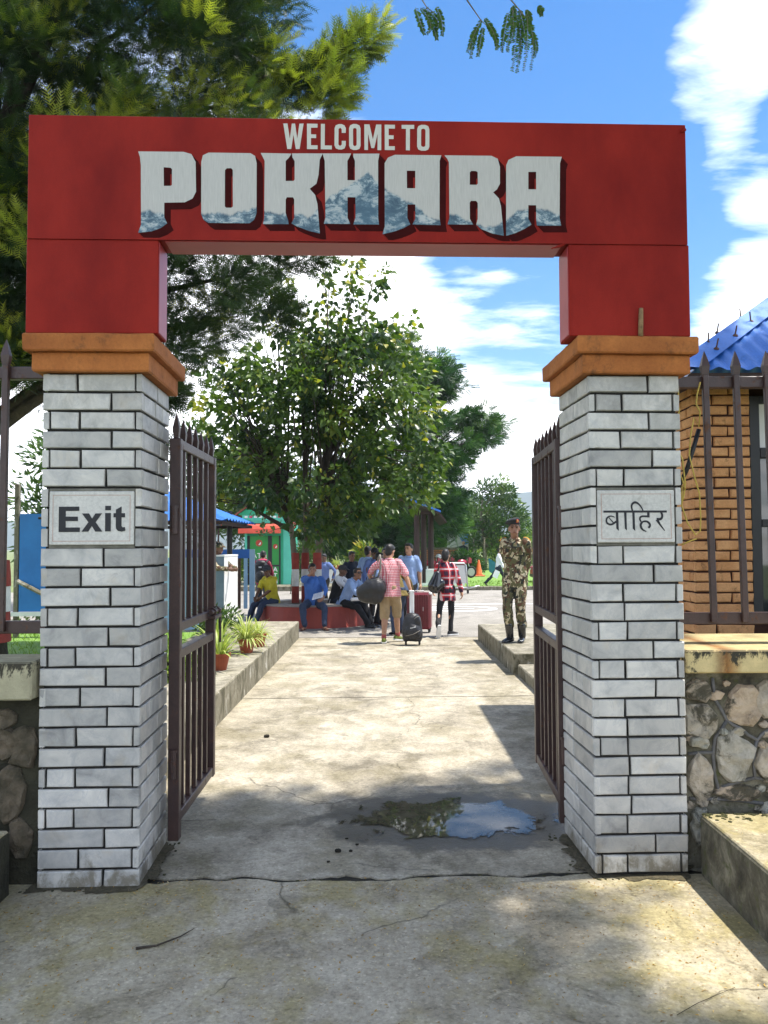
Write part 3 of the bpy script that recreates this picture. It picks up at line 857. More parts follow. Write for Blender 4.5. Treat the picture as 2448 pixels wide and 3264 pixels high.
c1 = crack(-3.2, 3.2, 4.08, 4.33, 0.055, 4.4, 160)
c1b = [(x, y + 0.055 + 0.13 * abs(noise.noise((x * 3.0, 9.1, 0))) + 0.02 * noise.noise((x * 19.0, 3.1, 0))) for x, y in c1]
sheet('approach_pavement', [(-3.2, -4), (3.2, -4)] + c1[::-1], 0.0, MT['pad'], 0.05)
sheet('crack_fill', [(x, y - 0.004) for x, y in c1 if abs(x) <= 1.95] + [(x, y + 0.004) for x, y in c1b if abs(x) <= 1.95][::-1], -0.020, MT['dirt'])  # dark sheet filling the gap to darken the crack
c2 = crack(-1.75, 1.75, 9.20, 9.30, 0.02, 1.7)
c2b = [(x, y + 0.010 + 0.014 * max(0, noise.noise((x * 3.0, 2.2, 0)) + 0.3)) for x, y in c2]
c3 = crack(-1.75, 1.75, 14.02, 14.07, 0.015, 7.7)
c3b = [(x, y + 0.012) for x, y in c3]
c1r = [(max(-1.9, min(1.9, x)), y) for x, y in c1b if abs(x) <= 1.95]
sheet('path', c1r + [(1.75, 4.6)] + c2[::-1] + [(-1.75, 4.6)], -0.012, MT['path'], 0.04)
sheet('path', c2b + c3[::-1], -0.010, MT['path'], 0.04)
sheet('path', c3b + [(1.75, 15.30), (-1.75, 15.30)], -0.008, MT['path'], 0.04)
sheet('forecourt', [(-60, 15.32), (70, 15.32), (70, 31.6), (-60, 31.6)], -0.004, MT['road'])
sheet('forecourt', [(-60, 13.7), (-3.0, 13.7), (-3.0, 15.31), (-60, 15.31)], -0.006, MT['road'])

# painted lines on the forecourt
b = MB()
b.box(-1.0, 14.0, 23.9, 24.05, -0.0005, 0.001)
tag(b.build('road_line', MT['white']), kind='structure')
b = MB()
no, ring = 48, []
for k in range(no):
    t = 2 * math.pi * k / no
    ring.append((2.0 + 1.02 * math.cos(t), 22.25 + 0.95 * math.sin(t), 2.0 + 0.82 * math.cos(t), 22.25 + 0.70 * math.sin(t)))
b.add([(a, c, 0.001) for a, c, _, _ in ring] + [(a, c, 0.001) for _, _, a, c in ring], [(k, (k + 1) % no, (k + 1) % no + no, k + no) for k in range(no)])
b.box(1.1, 2.4, 22.2, 22.32, 0.0005, 0.0012)
tag(b.build('road_marking', MT['white']), kind='structure')

# puddle: darkened wet concrete round a sheet of water
WET = [(-0.43, 4.86 + 0.0), (-0.28, 5.16), (-0.09, 5.36), (0.08, 5.55), (0.35, 5.50), (0.60, 5.46), (0.80, 5.27), (1.12, 5.17), (1.24, 5.06), (1.24, 4.72), (1.12, 4.58), (0.92, 4.44), (0.58, 4.46), (0.30, 4.53), (0.05, 4.46), (-0.14, 4.53), (-0.36, 4.62)]
WAT = [(-0.17, 5.12), (0.0, 5.33), (0.18, 5.38), (0.38, 5.41), (0.58, 5.40), (0.68, 5.31), (0.72, 5.12), (0.82, 5.06), (0.94, 4.90), (0.94, 4.75), (0.85, 4.59), (0.87, 4.49), (0.67, 4.50), (0.46, 4.58), (0.22, 4.58), (0.06, 4.50), (-0.08, 4.50), (-0.15, 4.61), (-0.24, 4.79), (-0.26, 4.98)]


def rough_outline(pts, amp, sub=9, seed=0.0):
    out = []
    n = len(pts)
    for i in range(n):
        p0, p1, p2, p3 = [Vector(pts[(i + k) % n]) for k in (-1, 0, 1, 2)]
        for s in range(sub):
            t = s / sub
            q = 0.5 * ((2 * p1) + (p2 - p0) * t + (2 * p0 - 5 * p1 + 4 * p2 - p3) * t * t + (3 * p1 - p0 - 3 * p2 + p3) * t ** 3)
            d = noise.noise((q.x * 11, q.y * 11, seed)) + 0.7 * noise.noise((q.x * 31, q.y * 31, seed + 4))
            e = noise.noise((q.x * 11, q.y * 11, seed + 9)) + 0.7 * noise.noise((q.x * 31, q.y * 31, seed + 14))
            out.append((q.x + d * amp, q.y + e * amp))
    return out



sheet('puddle', [(0.44 + 0.98 * math.cos(t), 5.12 + 0.62 * math.sin(t)) for t in [k * 0.1309 for k in range(48)]], -0.007, MT['water'])
# kerbs beside the path (left planting ledge, right platform with a step)
def kerb(name, label, x0, x1, y0, y1, z1, c=0.012):
    b = MB()
    b.bbox(x0, x1, y0, y1, -0.05, z1 - 0.004, c)
    o = b.build(name, [MT['kerb']])
    t = MB()
    t.bbox(x0 + 0.008, x1 - 0.008, y0 + 0.008, y1 - 0.008, z1 - 0.03, z1, 0.006)
    t.build('top_surface', MT['kerbtop'], o)
    return tag(o, label, 'kerb')


kl = kerb('concrete_ledge', 'long stained concrete ledge with potted plants left of the path', -2.95, -1.57, 4.95, 15.28, 0.30)
k1 = kerb('concrete_platform', 'raised concrete platform the soldier stands on', 1.67, 3.6, 10.8, 14.9, 0.27)
k2 = kerb('concrete_step', 'low concrete step in front of the soldier platform', 1.72, 3.6, 9.35, 10.79, 0.13)
b = MB()
b.box(-14, -2.96, 4.75, 13.68, -0.05, 0.27)
tag(b.build('lawn', MT['grass']), kind='structure')
n = 7000
P = np.stack([rng.uniform(-9.5, -2.98, n), rng.uniform(4.8, 13.6, n), np.full(n, 0.265)], 1)
ax = rng.normal(size=(n, 3)) * 0.45 + np.array([0, 0, 1])
g = leaf_cloud('grass', [(-0.08, 0, 0), (0.08, 0, 0), (0.02, 1, 0.1)], [(0, 1, 2)], P, MT['bright'], ax, rng.normal(size=(n, 3)), rng.uniform(0.05, 0.12, n), rng.uniform(0, 0.8, n))
tag(g, kind='stuff')

# ================================================================== GATE PILLARS
GA = 0.0396
GX, GY = -1.6966, 4.0996
CA, SA = math.cos(GA), math.sin(GA)


def gate_pt(x, y, z=0.0):
    return Vector((GX + CA * x - SA * y, GY + SA * x + CA * y, z))


def brick_mesh(w, h, t, c=0.0045, jit=0.0024):
    """a tile w wide (x), h tall (z), t thick (face at y=0, back at y=t), chamfered face"""
    j = lambda: random.uniform(-jit, jit)
    b = MB()
    vs = [(-w / 2, t, -h / 2), (w / 2, t, -h / 2), (w / 2, t, h / 2), (-w / 2, t, h / 2)]
    o = [(-w / 2 + j(), c, -h / 2 + j()), (w / 2 + j(), c, -h / 2 + j()), (w / 2 + j(), c, h / 2 + j()), (-w / 2 + j(), c, h / 2 + j())]
    f0 = random.uniform(-0.002, 0.002)
    i_ = [(x * (1 - 2 * c / w), f0 + random.uniform(-0.001, 0.001), z * (1 - 2 * c / h)) for x, _, z in o]
    vs += o + i_
    fs = [(8, 9, 10, 11)]
    for k in range(4):
        n_ = (k + 1) % 4
        fs += [(4 + k, 4 + n_, 8 + n_, 8 + k), (k, n_, 4 + n_, 4 + k)]
    fs.append((3, 2, 1, 0))
    return b.add(vs, fs)


def wall_strip(parent, spans, h, z, face, off, mat, t=0.030, name='brick', cham=0.0045, jit=0.0024):
    """spans = [(a0, a1)] along the wall; face 'f' front(-y) 'r' right(+x) 'l' left(-x); off = plane position"""
    for a0, a1 in spans:
        w = a1 - a0
        if w < 0.012:
            continue
        o = brick_mesh(w, h, t, cham, jit).build(name, mat, parent)
        c = (a0 + a1) / 2
        if face == 'f':
            o.location = (c, off, z)
        elif face == 'r':
            o.location = (off, c, z)
            o.rotation_euler = (0, 0, R(90))
        else:
            o.location = (off, c, z)
            o.rotation_euler = (0, 0, R(-90))


def split(a0, a1, cuts, j):
    out, p = [], a0
    for c in cuts:
        out.append((p, c - j / 2))
        p = c + j / 2
    out.append((p, a1))
    return out


def pillar(label, gx, w, d, plaque_x, base_z):
    p = thing('gate_pillar', label, 'gate pillar', gate_pt(gx, 0, base_z), GA, 'gate pillars')
    H = 2.528 - base_z
    core = MB()
    core.box(0.017, w - 0.017, 0.017, d - 0.017, -0.05, H + 0.01)
    core.build('mortar_core', MT['mortar'], p)
    J, T = 0.0122, 0.030
    zs = []
    zpl0, zpl1 = 1.655 - base_z, 1.953 - base_z
    for k in range(17):
        zs.append((zpl0 * k / 17, zpl0 * (k + 1) / 17, k))
    for k in range(3):
        zs.append((zpl0 + (zpl1 - zpl0) * k / 3, zpl0 + (zpl1 - zpl0) * (k + 1) / 3, 17 + k))
    for k in range(6):
        zs.append((zpl1 + (H - zpl1) * k / 6, zpl1 + (H - zpl1) * (k + 1) / 6, 20 + k))
    for z0, z1, k in zs:
        h = z1 - z0 - J
        z = (z0 + z1) / 2
        A = (k % 2 == (0 if gx < 0.5 else 1))
        pl = 17 <= k < 20
        jit = lambda: random.uniform(-0.018, 0.018)
        if not pl:
            if A:
                long_first = (gx < 0.5) or random.random() < 0.5
                cut = w * (0.655 if long_first else 0.37) + jit()
                wall_strip(p, split(0, w, [cut], J), h, z, 'f', 0, MT['marble'])
            else:
                a0, a1 = T + J * 0.8, w - T - J * 0.8
                if random.random() < 0.35:
                    a0 = 0
                cut = w * 0.37 + jit()
                wall_strip(p, split(a0, a1, [cut], J), h, z, 'f', 0, MT['marble'])
        s0 = 0.0 if (pl or not A) else T + J * 0.5
        nn = random.choice([[0.52], [0.30, 0.62], [0.62], [0.40, 0.72]])
        for face, off in (('r', w), ('l', 0.0)):
            cuts = [s0 + (d - s0) * c + jit() for c in nn]
            wall_strip(p, split(s0, d, cuts, J * 0.8), h, z, face, off, MT['marble'])
    # cement bed and marble plaque
    cb = MB()
    cb.bbox(T + 0.004, w - T - 0.004, 0.006, 0.05, zpl0 - 0.004, zpl1 - 0.004, 0.003)
    cb.build('cement_bed', MT['plasterjoint'], p)
    pq = MB()
    x0, x1 = plaque_x
    q0, q1 = 1.668 - base_z, 1.934 - base_z
    pq.bbox(x0, x1, -0.008, 0.03, q0, q1, 0.004)
    po = pq.build('plaque', MT['plaque'], p)
    ln = MB()
    i_, t = 0.018, 0.0022
    for a in ((x0 + i_, x1 - i_, q0 + i_, q0 + i_ + t), (x0 + i_, x1 - i_, q1 - i_ - t, q1 - i_), (x0 + i_, x0 + i_ + t, q0 + i_ + t, q1 - i_ - t), (x1 - i_ - t, x1 - i_, q0 + i_ + t, q1 - i_ - t)):
        ln.box(a[0], a[1], -0.0092, -0.0085, a[2], a[3])
    ln.build('painted_border', MT['pinkline'], po)
    # capital: two stepped slabs with soft, uneven arrises
    for (ov, z0, z1, nm) in ((0.041, 2.528, 2.626, 'lower_slab'), (0.075, 2.624, 2.712, 'upper_slab')):
        cp = MB()
        rings = []
        M_ = 40
        for zz, ins in ((z0 - base_z, 0.006), (z0 - base_z + 0.008, 0), (z1 - base_z - 0.008, 0), (z1 - base_z, 0.007)):
            ring = []
            e = ov - ins
            for (ax_, ay, bx, by) in ((-e, -e, w + e, -e), (w + e, -e, w + e, d + e), (w + e, d + e, -e, d + e), (-e, d + e, -e, -e)):
                for k in range(M_ // 4):
                    t = k / (M_ // 4)
                    x, y = ax_ + (bx - ax_) * t, ay + (by - ay) * t
                    q = noise.noise((x * 9, y * 9, zz * 9 + gx)) * 0.005
                    ring.append((x + q, y + q * 0.7, zz + noise.noise((x * 7, y * 7, 3.3 + gx)) * 0.004))
            rings.append(ring)
        cp.loft(rings)
        cp.build(nm, MT['capital'], p)
    return p, po


pil_l, plq_l = pillar('white marble brick gate pillar carrying the Exit plaque', 0.0, 0.4903, 0.604, (0.040, 0.455), -0.012)
pil_r, plq_r = pillar('white marble brick gate pillar carrying the Devanagari plaque', 0.4903 + 2.2572, 0.4724, 0.604, (0.036, 0.432), 0.012)


def polys(b, loops, y, m=0, dx=0.0, dz=0.0):
    from mathutils.geometry import tessellate_polygon
    L = [[Vector((u, v, 0)) for u, v in lp] for lp in loops]
    tr = tessellate_polygon(L)
    flat = [(p.x + dx, y, p.y + dz) for lp in L for p in lp]
    fs = []
    for t in tr:
        a, c, d = [Vector(flat[i]) for i in t]
        fs.append(t if (c - a).cross(d - a).y < 0 else t[::-1])
    b.add(flat, fs, m)


def solid_poly(b, loop, y0, y1, m=0):
    """extruded flat letter without holes"""
    polys(b, [loop], y0, m)
    n = len(loop)
    b.add([(u, y0, v) for u, v in loop] + [(u, y1, v) for u, v in loop], [(i, (i + 1) % n, (i + 1) % n + n, i + n) for i in range(n)], m)


# Exit lettering (x from the pillar's left edge, z)
def exit_letters(parent):
    s, ox, oz = 0.000772, -273 * 0.000772, 1.7325 + 1405 * 0.000772 + 0.012
    q = lambda pts: [(ox + x * s, oz - y * s) for x, y in pts]
    G = {
        'E': [[(387, 1242), (515, 1242), (515, 1270), (430, 1270), (430, 1306), (507, 1306), (507, 1335), (430, 1335), (430, 1376), (520, 1376), (520, 1405), (387, 1405)]],
        'x': [[(533, 1286), (577, 1286), (597, 1320), (619, 1286), (660, 1286), (620, 1343), (663, 1403), (618, 1403), (596, 1366), (573, 1403), (531, 1403), (574, 1343)]],
        'i': [[(680, 1284), (716, 1284), (716, 1402), (680, 1402)], [(680, 1238), (716, 1238), (716, 1266), (680, 1266)]],
        't': [[(748, 1262), (784, 1242), (784, 1285), (806, 1285), (806, 1312), (784, 1312), (784, 1366), (790, 1376), (806, 1374), (809, 1398), (785, 1404), (762, 1399), (750, 1385), (748, 1362), (748, 1312), (733, 1312), (733, 1285), (748, 1285)]],
    }
    for k in 'Exit':
        b = MB()
        for lp in G[k]:
            solid_poly(b, q(lp), -0.0105, -0.006)
        b.build('letter', MT['inkblack'], parent)


exit_letters(plq_l)


def ribbon(b, pts, wid, y, m=0):
    """flat brush stroke: smooth polyline of varying width in the x-z plane"""
    P = []
    n = len(pts)
    for i in range(n - 1):
        p0, p1, p2, p3 = [Vector(pts[max(0, min(n - 1, i + k))]) for k in (-1, 0, 1, 2)]
        for s in range(6):
            t = s / 6
            P.append(0.5 * ((2 * p1) + (p2 - p0) * t + (2 * p0 - 5 * p1 + 4 * p2 - p3) * t * t + (3 * p1 - p0 - 3 * p2 + p3) * t ** 3))
    P.append(Vector(pts[-1]))
    N_ = len(P)
    vs, fs = [], []
    for i, p in enumerate(P):
        d = (P[min(i + 1, N_ - 1)] - P[max(i - 1, 0)]).normalized()
        nr = Vector((-d.y, d.x))
        t = i / (N_ - 1)
        w = (wid[0] + (wid[1] - wid[0]) * t) if len(wid) == 2 else (wid[0] + (wid[1] - wid[0]) * min(1, 2 * t) if t < 0.5 else wid[1] + (wid[2] - wid[1]) * (2 * t - 1))
        for s_ in (1, -1):
            e = p + nr * w * 0.5 * s_
            vs.append((e.x, y, e.y))
    for i in range(N_ - 1):
        fs.append((2 * i, 2 * i + 1, 2 * i + 3, 2 * i + 2))
    b.add(vs, fs, m)


def devanagari(parent):
    s = 0.000241
    ox, oz = 0.036 - 10 * s, 1.934 - 0.012 + 10 * s
    q = lambda pts: [(ox + x * s, oz - y * s) for x, y in pts]
    groups = [
        ([[(392, 478), (447, 478), (452, 868), (400, 820)]], [([(130, 460), (800, 461), (1485, 462)], (44, 46, 44)), ([(366, 582), (320, 560), (268, 557), (215, 585), (190, 640), (205, 700), (250, 728), (300, 730), (350, 706), (402, 668)], (20, 40, 42)), ([(245, 585), (290, 640), (340, 698)], (22, 22))]),
        ([[(570, 478), (622, 478), (625, 862), (582, 820)]], []),
        ([[(745, 478), (795, 478), (802, 872), (750, 820)], [(1062, 478), (1115, 478), (1115, 588), (1062, 588)]], [([(750, 445), (732, 370), (742, 312), (780, 276), (830, 270), (890, 308), (940, 372), (978, 445)], (34, 50, 22)), ([(1112, 565), (1040, 563), (950, 563), (912, 588), (906, 632), (930, 676)], (44, 40, 34)), ([(938, 694), (985, 672), (1045, 670), (1095, 700), (1120, 745), (1108, 782), (1082, 806)], (34, 44, 44)), ([(948, 690), (920, 740), (930, 800), (970, 850), (1038, 882)], (48, 46, 20))]),
        ([], [([(1360, 470), (1382, 530), (1378, 588), (1340, 622), (1262, 622)], (44, 50, 56)), ([(1270, 630), (1330, 730), (1432, 868)], (66, 40, 18))]),
    ]
    for pl, st in groups:
        b = MB()
        dy = 0.0
        for lp in pl:
            polys(b, [q(lp)], -0.0093 - dy)
            dy += 0.00015
        for pts, w in st:
            dy += 0.00015
            ribbon(b, q(pts), [k * s for k in w], -0.0093 - dy)
        b.build('letter', MT['inkblack'], parent)


devanagari(plq_r)

# short peg of wood standing on the right capital
b = MB()
b.tube([(0, 0, 0), (0.002, 0, 0.07), (0.006, 0.004, 0.145)], [0.013, 0.013, 0.011], 8)
o = b.build('wooden_peg', MT['wood'], None, True, gate_pt(3.0, -0.066, 2.71))
tag(o, 'short weathered wooden peg standing on the right capital', 'peg')

# ================================================================== WELCOME SIGN
sg = thing('welcome_sign', 'large red welcome arch sign reading WELCOME TO POKHARA above the gate', 'sign', gate_pt(0, 0, 0), GA)
BL, BR, ZB, ZT, ZTOP, YB, BD = -0.0663, 3.2553, 3.187, 2.713, 3.812, -0.0597, 0.198
LI, RI = 0.5775, 2.640
b = MB()
b.bbox(BL, BR, YB, YB + BD, ZB, ZTOP, 0.003)
bm = b.build('beam', [MT['red']], sg)
b = MB()
b.box(LI + 0.03, RI - 0.03, YB + 0.012, YB + BD - 0.004, ZB - 0.006, ZB - 0.002)
b.build('soffit_sheet', MT['redside'], sg)
for x0, x1 in ((BL - 0.003, LI), (RI, BR + 0.006)):
    b = MB()
    b.bbox(x0, x1, YB + 0.004, YB + BD - 0.004, ZT + 0.002, ZB - 0.0015, 0.003)
    b.build('leg', MT['red'], sg)
for x0, x1 in ((LI, LI + 0.003), (RI - 0.003, RI)):
    b = MB()
    b.box(x0, x1, YB + 0.014, YB + BD - 0.012, ZT + 0.01, ZB - 0.01)
    b.build('side_sheet', MT['redside'], sg)
for (pt0, pt1) in (((BR - 0.004, YB - 0.001, ZTOP - 0.02), (BR - 0.03, YB - 0.014, ZTOP - 0.045)), ((RI - 0.02, YB - 0.0, ZB - 0.004), (RI - 0.09, YB - 0.006, ZB - 0.03))):
    b = MB()
    b.tube([pt0, ((pt0[0] + pt1[0]) / 2 + 0.01, pt0[1] - 0.01, (pt0[2] + pt1[2]) / 2), pt1], [0.004, 0.008, 0.003], 6)
    b.build('loose_vinyl_edge', MT['red'], sg)
b = MB()
b.box(BL + 0.004, BR - 0.004, YB - 0.004, YB + 0.002, ZB - 0.003, ZB + 0.006)
b.build('seam', MT['red'], sg)
GL = '{"P":[[[0.475,3.631],[0.7,3.632],[0.739,3.621],[0.76,3.581],[0.763,3.43],[0.746,3.395],[0.707,3.375],[0.606,3.372],[0.606,3.299],[0.621,3.267],[0.59,3.244],[0.545,3.226],[0.478,3.218],[0.492,3.26],[0.489,3.559],[0.484,3.603]],[[0.602,3.552],[0.636,3.55],[0.643,3.543],[0.643,3.463],[0.638,3.458],[0.603,3.457]]],"O":[[[0.788,3.581],[0.796,3.616],[0.824,3.63],[1.033,3.63],[1.056,3.616],[1.064,3.579],[1.064,3.324],[1.051,3.289],[1.028,3.272],[0.825,3.272],[0.801,3.287],[0.789,3.315]],[[0.906,3.542],[0.915,3.551],[0.937,3.552],[0.945,3.543],[0.946,3.357],[0.938,3.35],[0.913,3.35],[0.906,3.357]]],"K":[[[1.084,3.632],[1.238,3.631],[1.226,3.61],[1.209,3.593],[1.209,3.49],[1.249,3.491],[1.254,3.498],[1.254,3.593],[1.243,3.611],[1.241,3.632],[1.395,3.634],[1.38,3.601],[1.374,3.525],[1.363,3.478],[1.329,3.452],[1.357,3.42],[1.368,3.374],[1.38,3.224],[1.323,3.237],[1.266,3.259],[1.238,3.274],[1.252,3.303],[1.252,3.396],[1.246,3.407],[1.215,3.407],[1.209,3.395],[1.209,3.326],[1.221,3.291],[1.224,3.27],[1.096,3.269],[1.102,3.301],[1.104,3.591],[1.096,3.608]]],"H":[[[1.394,3.634],[1.538,3.636],[1.529,3.615],[1.519,3.597],[1.519,3.498],[1.557,3.498],[1.557,3.598],[1.549,3.618],[1.549,3.635],[1.681,3.637],[1.674,3.599],[1.673,3.308],[1.677,3.273],[1.548,3.272],[1.559,3.307],[1.559,3.411],[1.519,3.411],[1.519,3.306],[1.533,3.274],[1.4,3.274],[1.408,3.305],[1.405,3.595]]],"A":[[[1.707,3.588],[1.724,3.617],[1.759,3.632],[1.995,3.633],[1.986,3.604],[1.983,3.311],[1.989,3.273],[1.846,3.275],[1.86,3.304],[1.861,3.378],[1.821,3.377],[1.82,3.309],[1.835,3.275],[1.803,3.257],[1.757,3.239],[1.694,3.223],[1.706,3.262]],[[1.819,3.551],[1.862,3.551],[1.861,3.461],[1.819,3.461]]],"R":[[[2.01,3.633],[2.25,3.634],[2.282,3.619],[2.293,3.578],[2.292,3.49],[2.277,3.461],[2.257,3.445],[2.286,3.414],[2.296,3.373],[2.309,3.222],[2.251,3.233],[2.194,3.255],[2.169,3.278],[2.177,3.308],[2.178,3.389],[2.17,3.4],[2.143,3.4],[2.137,3.389],[2.137,3.307],[2.154,3.278],[2.023,3.277],[2.033,3.312],[2.033,3.598],[2.024,3.616]],[[2.139,3.547],[2.146,3.554],[2.171,3.554],[2.179,3.548],[2.179,3.489],[2.173,3.483],[2.138,3.483]]],"A2":[[[2.325,3.585],[2.337,3.614],[2.377,3.633],[2.611,3.634],[2.601,3.6],[2.595,3.318],[2.603,3.277],[2.478,3.276],[2.475,3.311],[2.476,3.381],[2.436,3.381],[2.435,3.311],[2.451,3.281],[2.414,3.258],[2.367,3.236],[2.321,3.222],[2.321,3.268]],[[2.438,3.553],[2.478,3.554],[2.477,3.463],[2.437,3.463]]],"welcome":[[[[1.197,3.785],[1.218,3.785],[1.23,3.707],[1.24,3.785],[1.256,3.785],[1.267,3.707],[1.278,3.785],[1.299,3.786],[1.279,3.655],[1.26,3.654],[1.248,3.728],[1.237,3.654],[1.217,3.654]]],[[[1.316,3.786],[1.369,3.786],[1.369,3.766],[1.336,3.765],[1.336,3.731],[1.362,3.731],[1.362,3.712],[1.336,3.712],[1.336,3.675],[1.369,3.675],[1.369,3.655],[1.316,3.655]]],[[[1.386,3.786],[1.406,3.786],[1.405,3.675],[1.441,3.675],[1.441,3.655],[1.385,3.655]]],[[[1.476,3.786],[1.491,3.786],[1.505,3.78],[1.512,3.765],[1.511,3.741],[1.491,3.741],[1.491,3.76],[1.484,3.767],[1.482,3.767],[1.475,3.76],[1.474,3.681],[1.481,3.674],[1.484,3.674],[1.491,3.681],[1.491,3.7],[1.511,3.7],[1.511,3.677],[1.505,3.661],[1.49,3.655],[1.475,3.655],[1.461,3.661],[1.454,3.676],[1.455,3.765],[1.461,3.78]]],[[[1.549,3.788],[1.565,3.788],[1.58,3.781],[1.586,3.766],[1.586,3.676],[1.58,3.66],[1.565,3.654],[1.549,3.654],[1.534,3.66],[1.528,3.675],[1.528,3.766],[1.534,3.781]],[[1.556,3.767],[1.558,3.767],[1.564,3.765],[1.566,3.759],[1.566,3.683],[1.564,3.677],[1.558,3.674],[1.556,3.674],[1.55,3.677],[1.548,3.683],[1.548,3.759],[1.55,3.765]]],[[[1.605,3.787],[1.631,3.787],[1.648,3.71],[1.665,3.787],[1.691,3.787],[1.69,3.655],[1.671,3.655],[1.672,3.739],[1.655,3.665],[1.64,3.665],[1.624,3.739],[1.623,3.655],[1.605,3.655]]],[[[1.708,3.787],[1.76,3.787],[1.76,3.767],[1.728,3.767],[1.728,3.732],[1.753,3.732],[1.753,3.713],[1.728,3.713],[1.728,3.676],[1.759,3.676],[1.759,3.656],[1.708,3.656]]],[[[1.794,3.787],[1.858,3.788],[1.858,3.767],[1.836,3.767],[1.835,3.656],[1.815,3.656],[1.816,3.767],[1.794,3.767]]],[[[1.894,3.789],[1.914,3.789],[1.929,3.783],[1.935,3.767],[1.934,3.676],[1.928,3.661],[1.913,3.655],[1.893,3.655],[1.878,3.661],[1.872,3.676],[1.873,3.767],[1.879,3.782]],[[1.901,3.769],[1.907,3.769],[1.912,3.766],[1.915,3.76],[1.914,3.684],[1.912,3.678],[1.906,3.675],[1.901,3.675],[1.895,3.678],[1.892,3.683],[1.893,3.76],[1.895,3.766]]]]}'
import json
GL = json.loads(GL)
for key in ('P', 'O', 'K', 'H', 'A', 'R', 'A2'):
    b = MB()
    polys(b, GL[key], YB - 0.0024)
    lt = b.build('letter', MT['letters'], sg)
    sh = MB()
    for k in range(1, 7):
        polys(sh, GL[key], YB - 0.0018 + k * 0.0002, 0, 0.032 * k / 6, -0.034 * k / 6)
    sh.build('letter_shadow', MT['letshadow'], lt)
for lp in GL['welcome']:
    b = MB()
    polys(b, lp, YB - 0.0024)
    b.build('letter', MT['letwhite'], sg)

# ================================================================== GATE LEAVES
def spear(b, x, z0, z1, w=0.032, M=None):
    h = w / 2
    b.bbox(x - h, x + h, -h * 0.8, h * 0.8, z0, z1 - 0.13, 0.003, 0, M)
    r = [[(x - a, -a * 0.8, z), (x + a, -a * 0.8, z), (x + a, a * 0.8, z), (x - a, a * 0.8, z)] for a, z in ((h, z1 - 0.1305), (h * 1.35, z1 - 0.085), (h * 0.75, z1 - 0.04), (0.001, z1))]
    b.loft(r, 0, True, True, M)


def gate_leaf(label, hx, hy, fx, fy, ztop, side):
    L = math.hypot(fx - hx, fy - hy)
    g = thing('gate_leaf', label, 'gate', (hx, hy, 0), math.atan2(fy - hy, fx - hx), 'open gate leaves')
    for x in (0.0, L):
        b = MB()
        b.bbox(x - 0.032, x + 0.032, -0.03, 0.03, 0.06 if x == 0 else 0.14, ztop + 0.028, 0.004)
        b.build('stile', MT['iron'], g)
        b = MB()
        spear(b, x, ztop + 0.0285, ztop + 0.17, 0.034)
        b.build('spear_tip', MT['iron'], g)
    for z, hh in ((ztop, 0.026), (1.215, 0.026), (1.065, 0.026), (0.175, 0.028)):
        b = MB()
        b.bbox(0.0325, L - 0.0325, -0.026, 0.026, z - hh, z + hh, 0.004)
        b.build('rail', MT['iron'], g)
    for k in range(1, 6):
        x = L * k / 6
        b = MB()
        b.bbox(x - 0.0165, x + 0.0165, -0.0135, 0.0135, 1.2405, ztop - 0.0255, 0.003)
        spear(b, x, ztop + 0.0255, ztop + 0.16, 0.033)
        b.build('bar', MT['iron'], g)
        b = MB()
        b.bbox(x - 0.0165, x + 0.0165, -0.0135, 0.0135, 0.2025, 1.0395, 0.003)
        b.build('bar', MT['iron'], g)
    for z in (1.80, 0.47):
        b = MB()
        b.cyl((-0.045, 0, z - 0.07), (-0.045, 0, z + 0.07), 0.019, None, 10)
        b.box(-0.075, -0.02, -0.004, 0.004, z - 0.03, z + 0.03)
        b.cyl((-0.045, 0, z + 0.07), (-0.045, 0, z + 0.085), 0.024, None, 10)
        b.build('hinge', MT['iron'], g)
    sgn = side
    if side < 0:
        b = MB()
        b.cyl((L - 0.22, sgn * 0.045, 1.235), (L + 0.09, sgn * 0.045, 1.235), 0.015, None, 10)
        b.bbox(L - 0.20, L + 0.03, sgn * 0.045 - 0.026, sgn * 0.045 + 0.026, 1.19, 1.212, 0.003)
        for x in (L - 0.16, L - 0.02):
            b.tube([(x, sgn * 0.03, 1.255), (x, sgn * 0.045, 1.262), (x, sgn * 0.068, 1.24), (x, sgn * 0.06, 1.212)], 0.006, 6)
        bo = b.build('bolt', MT['iron'], g)
        b = MB()
        b.cyl((L + 0.015, sgn * 0.062, 1.24), (L + 0.02, sgn * 0.062, 1.02), 0.008, None, 8)
        b.box(L + 0.033, L + 0.12, -0.004, 0.004, 1.10, 1.16)
        b.tube([(L + 0.08 + 0.026 * math.cos(t), 0.008, 1.13 + 0.026 * math.sin(t)) for t in [2 * math.pi * k / 12 for k in range(13)]], 0.006, 6)
        b.build('latch', MT['iron'], g)
    else:
        b = MB()
        b.tube([(L + 0.032, 0, 1.26), (L + 0.09, 0, 1.27), (L + 0.115, 0, 1.22), (L + 0.09, 0, 1.17), (L + 0.032, 0, 1.18)], 0.008, 8)
        b.build('ring_handle', MT['iron'], g)
    return g


gate_leaf('brown iron gate leaf with a sliding bolt, beside the Exit pillar', -1.155, 4.60, -1.165, 5.57, 2.232, -1)
gate_leaf('brown iron gate leaf with a ring handle, beside the Devanagari pillar', 1.035, 4.86, 1.085, 5.88, 2.255, 1)

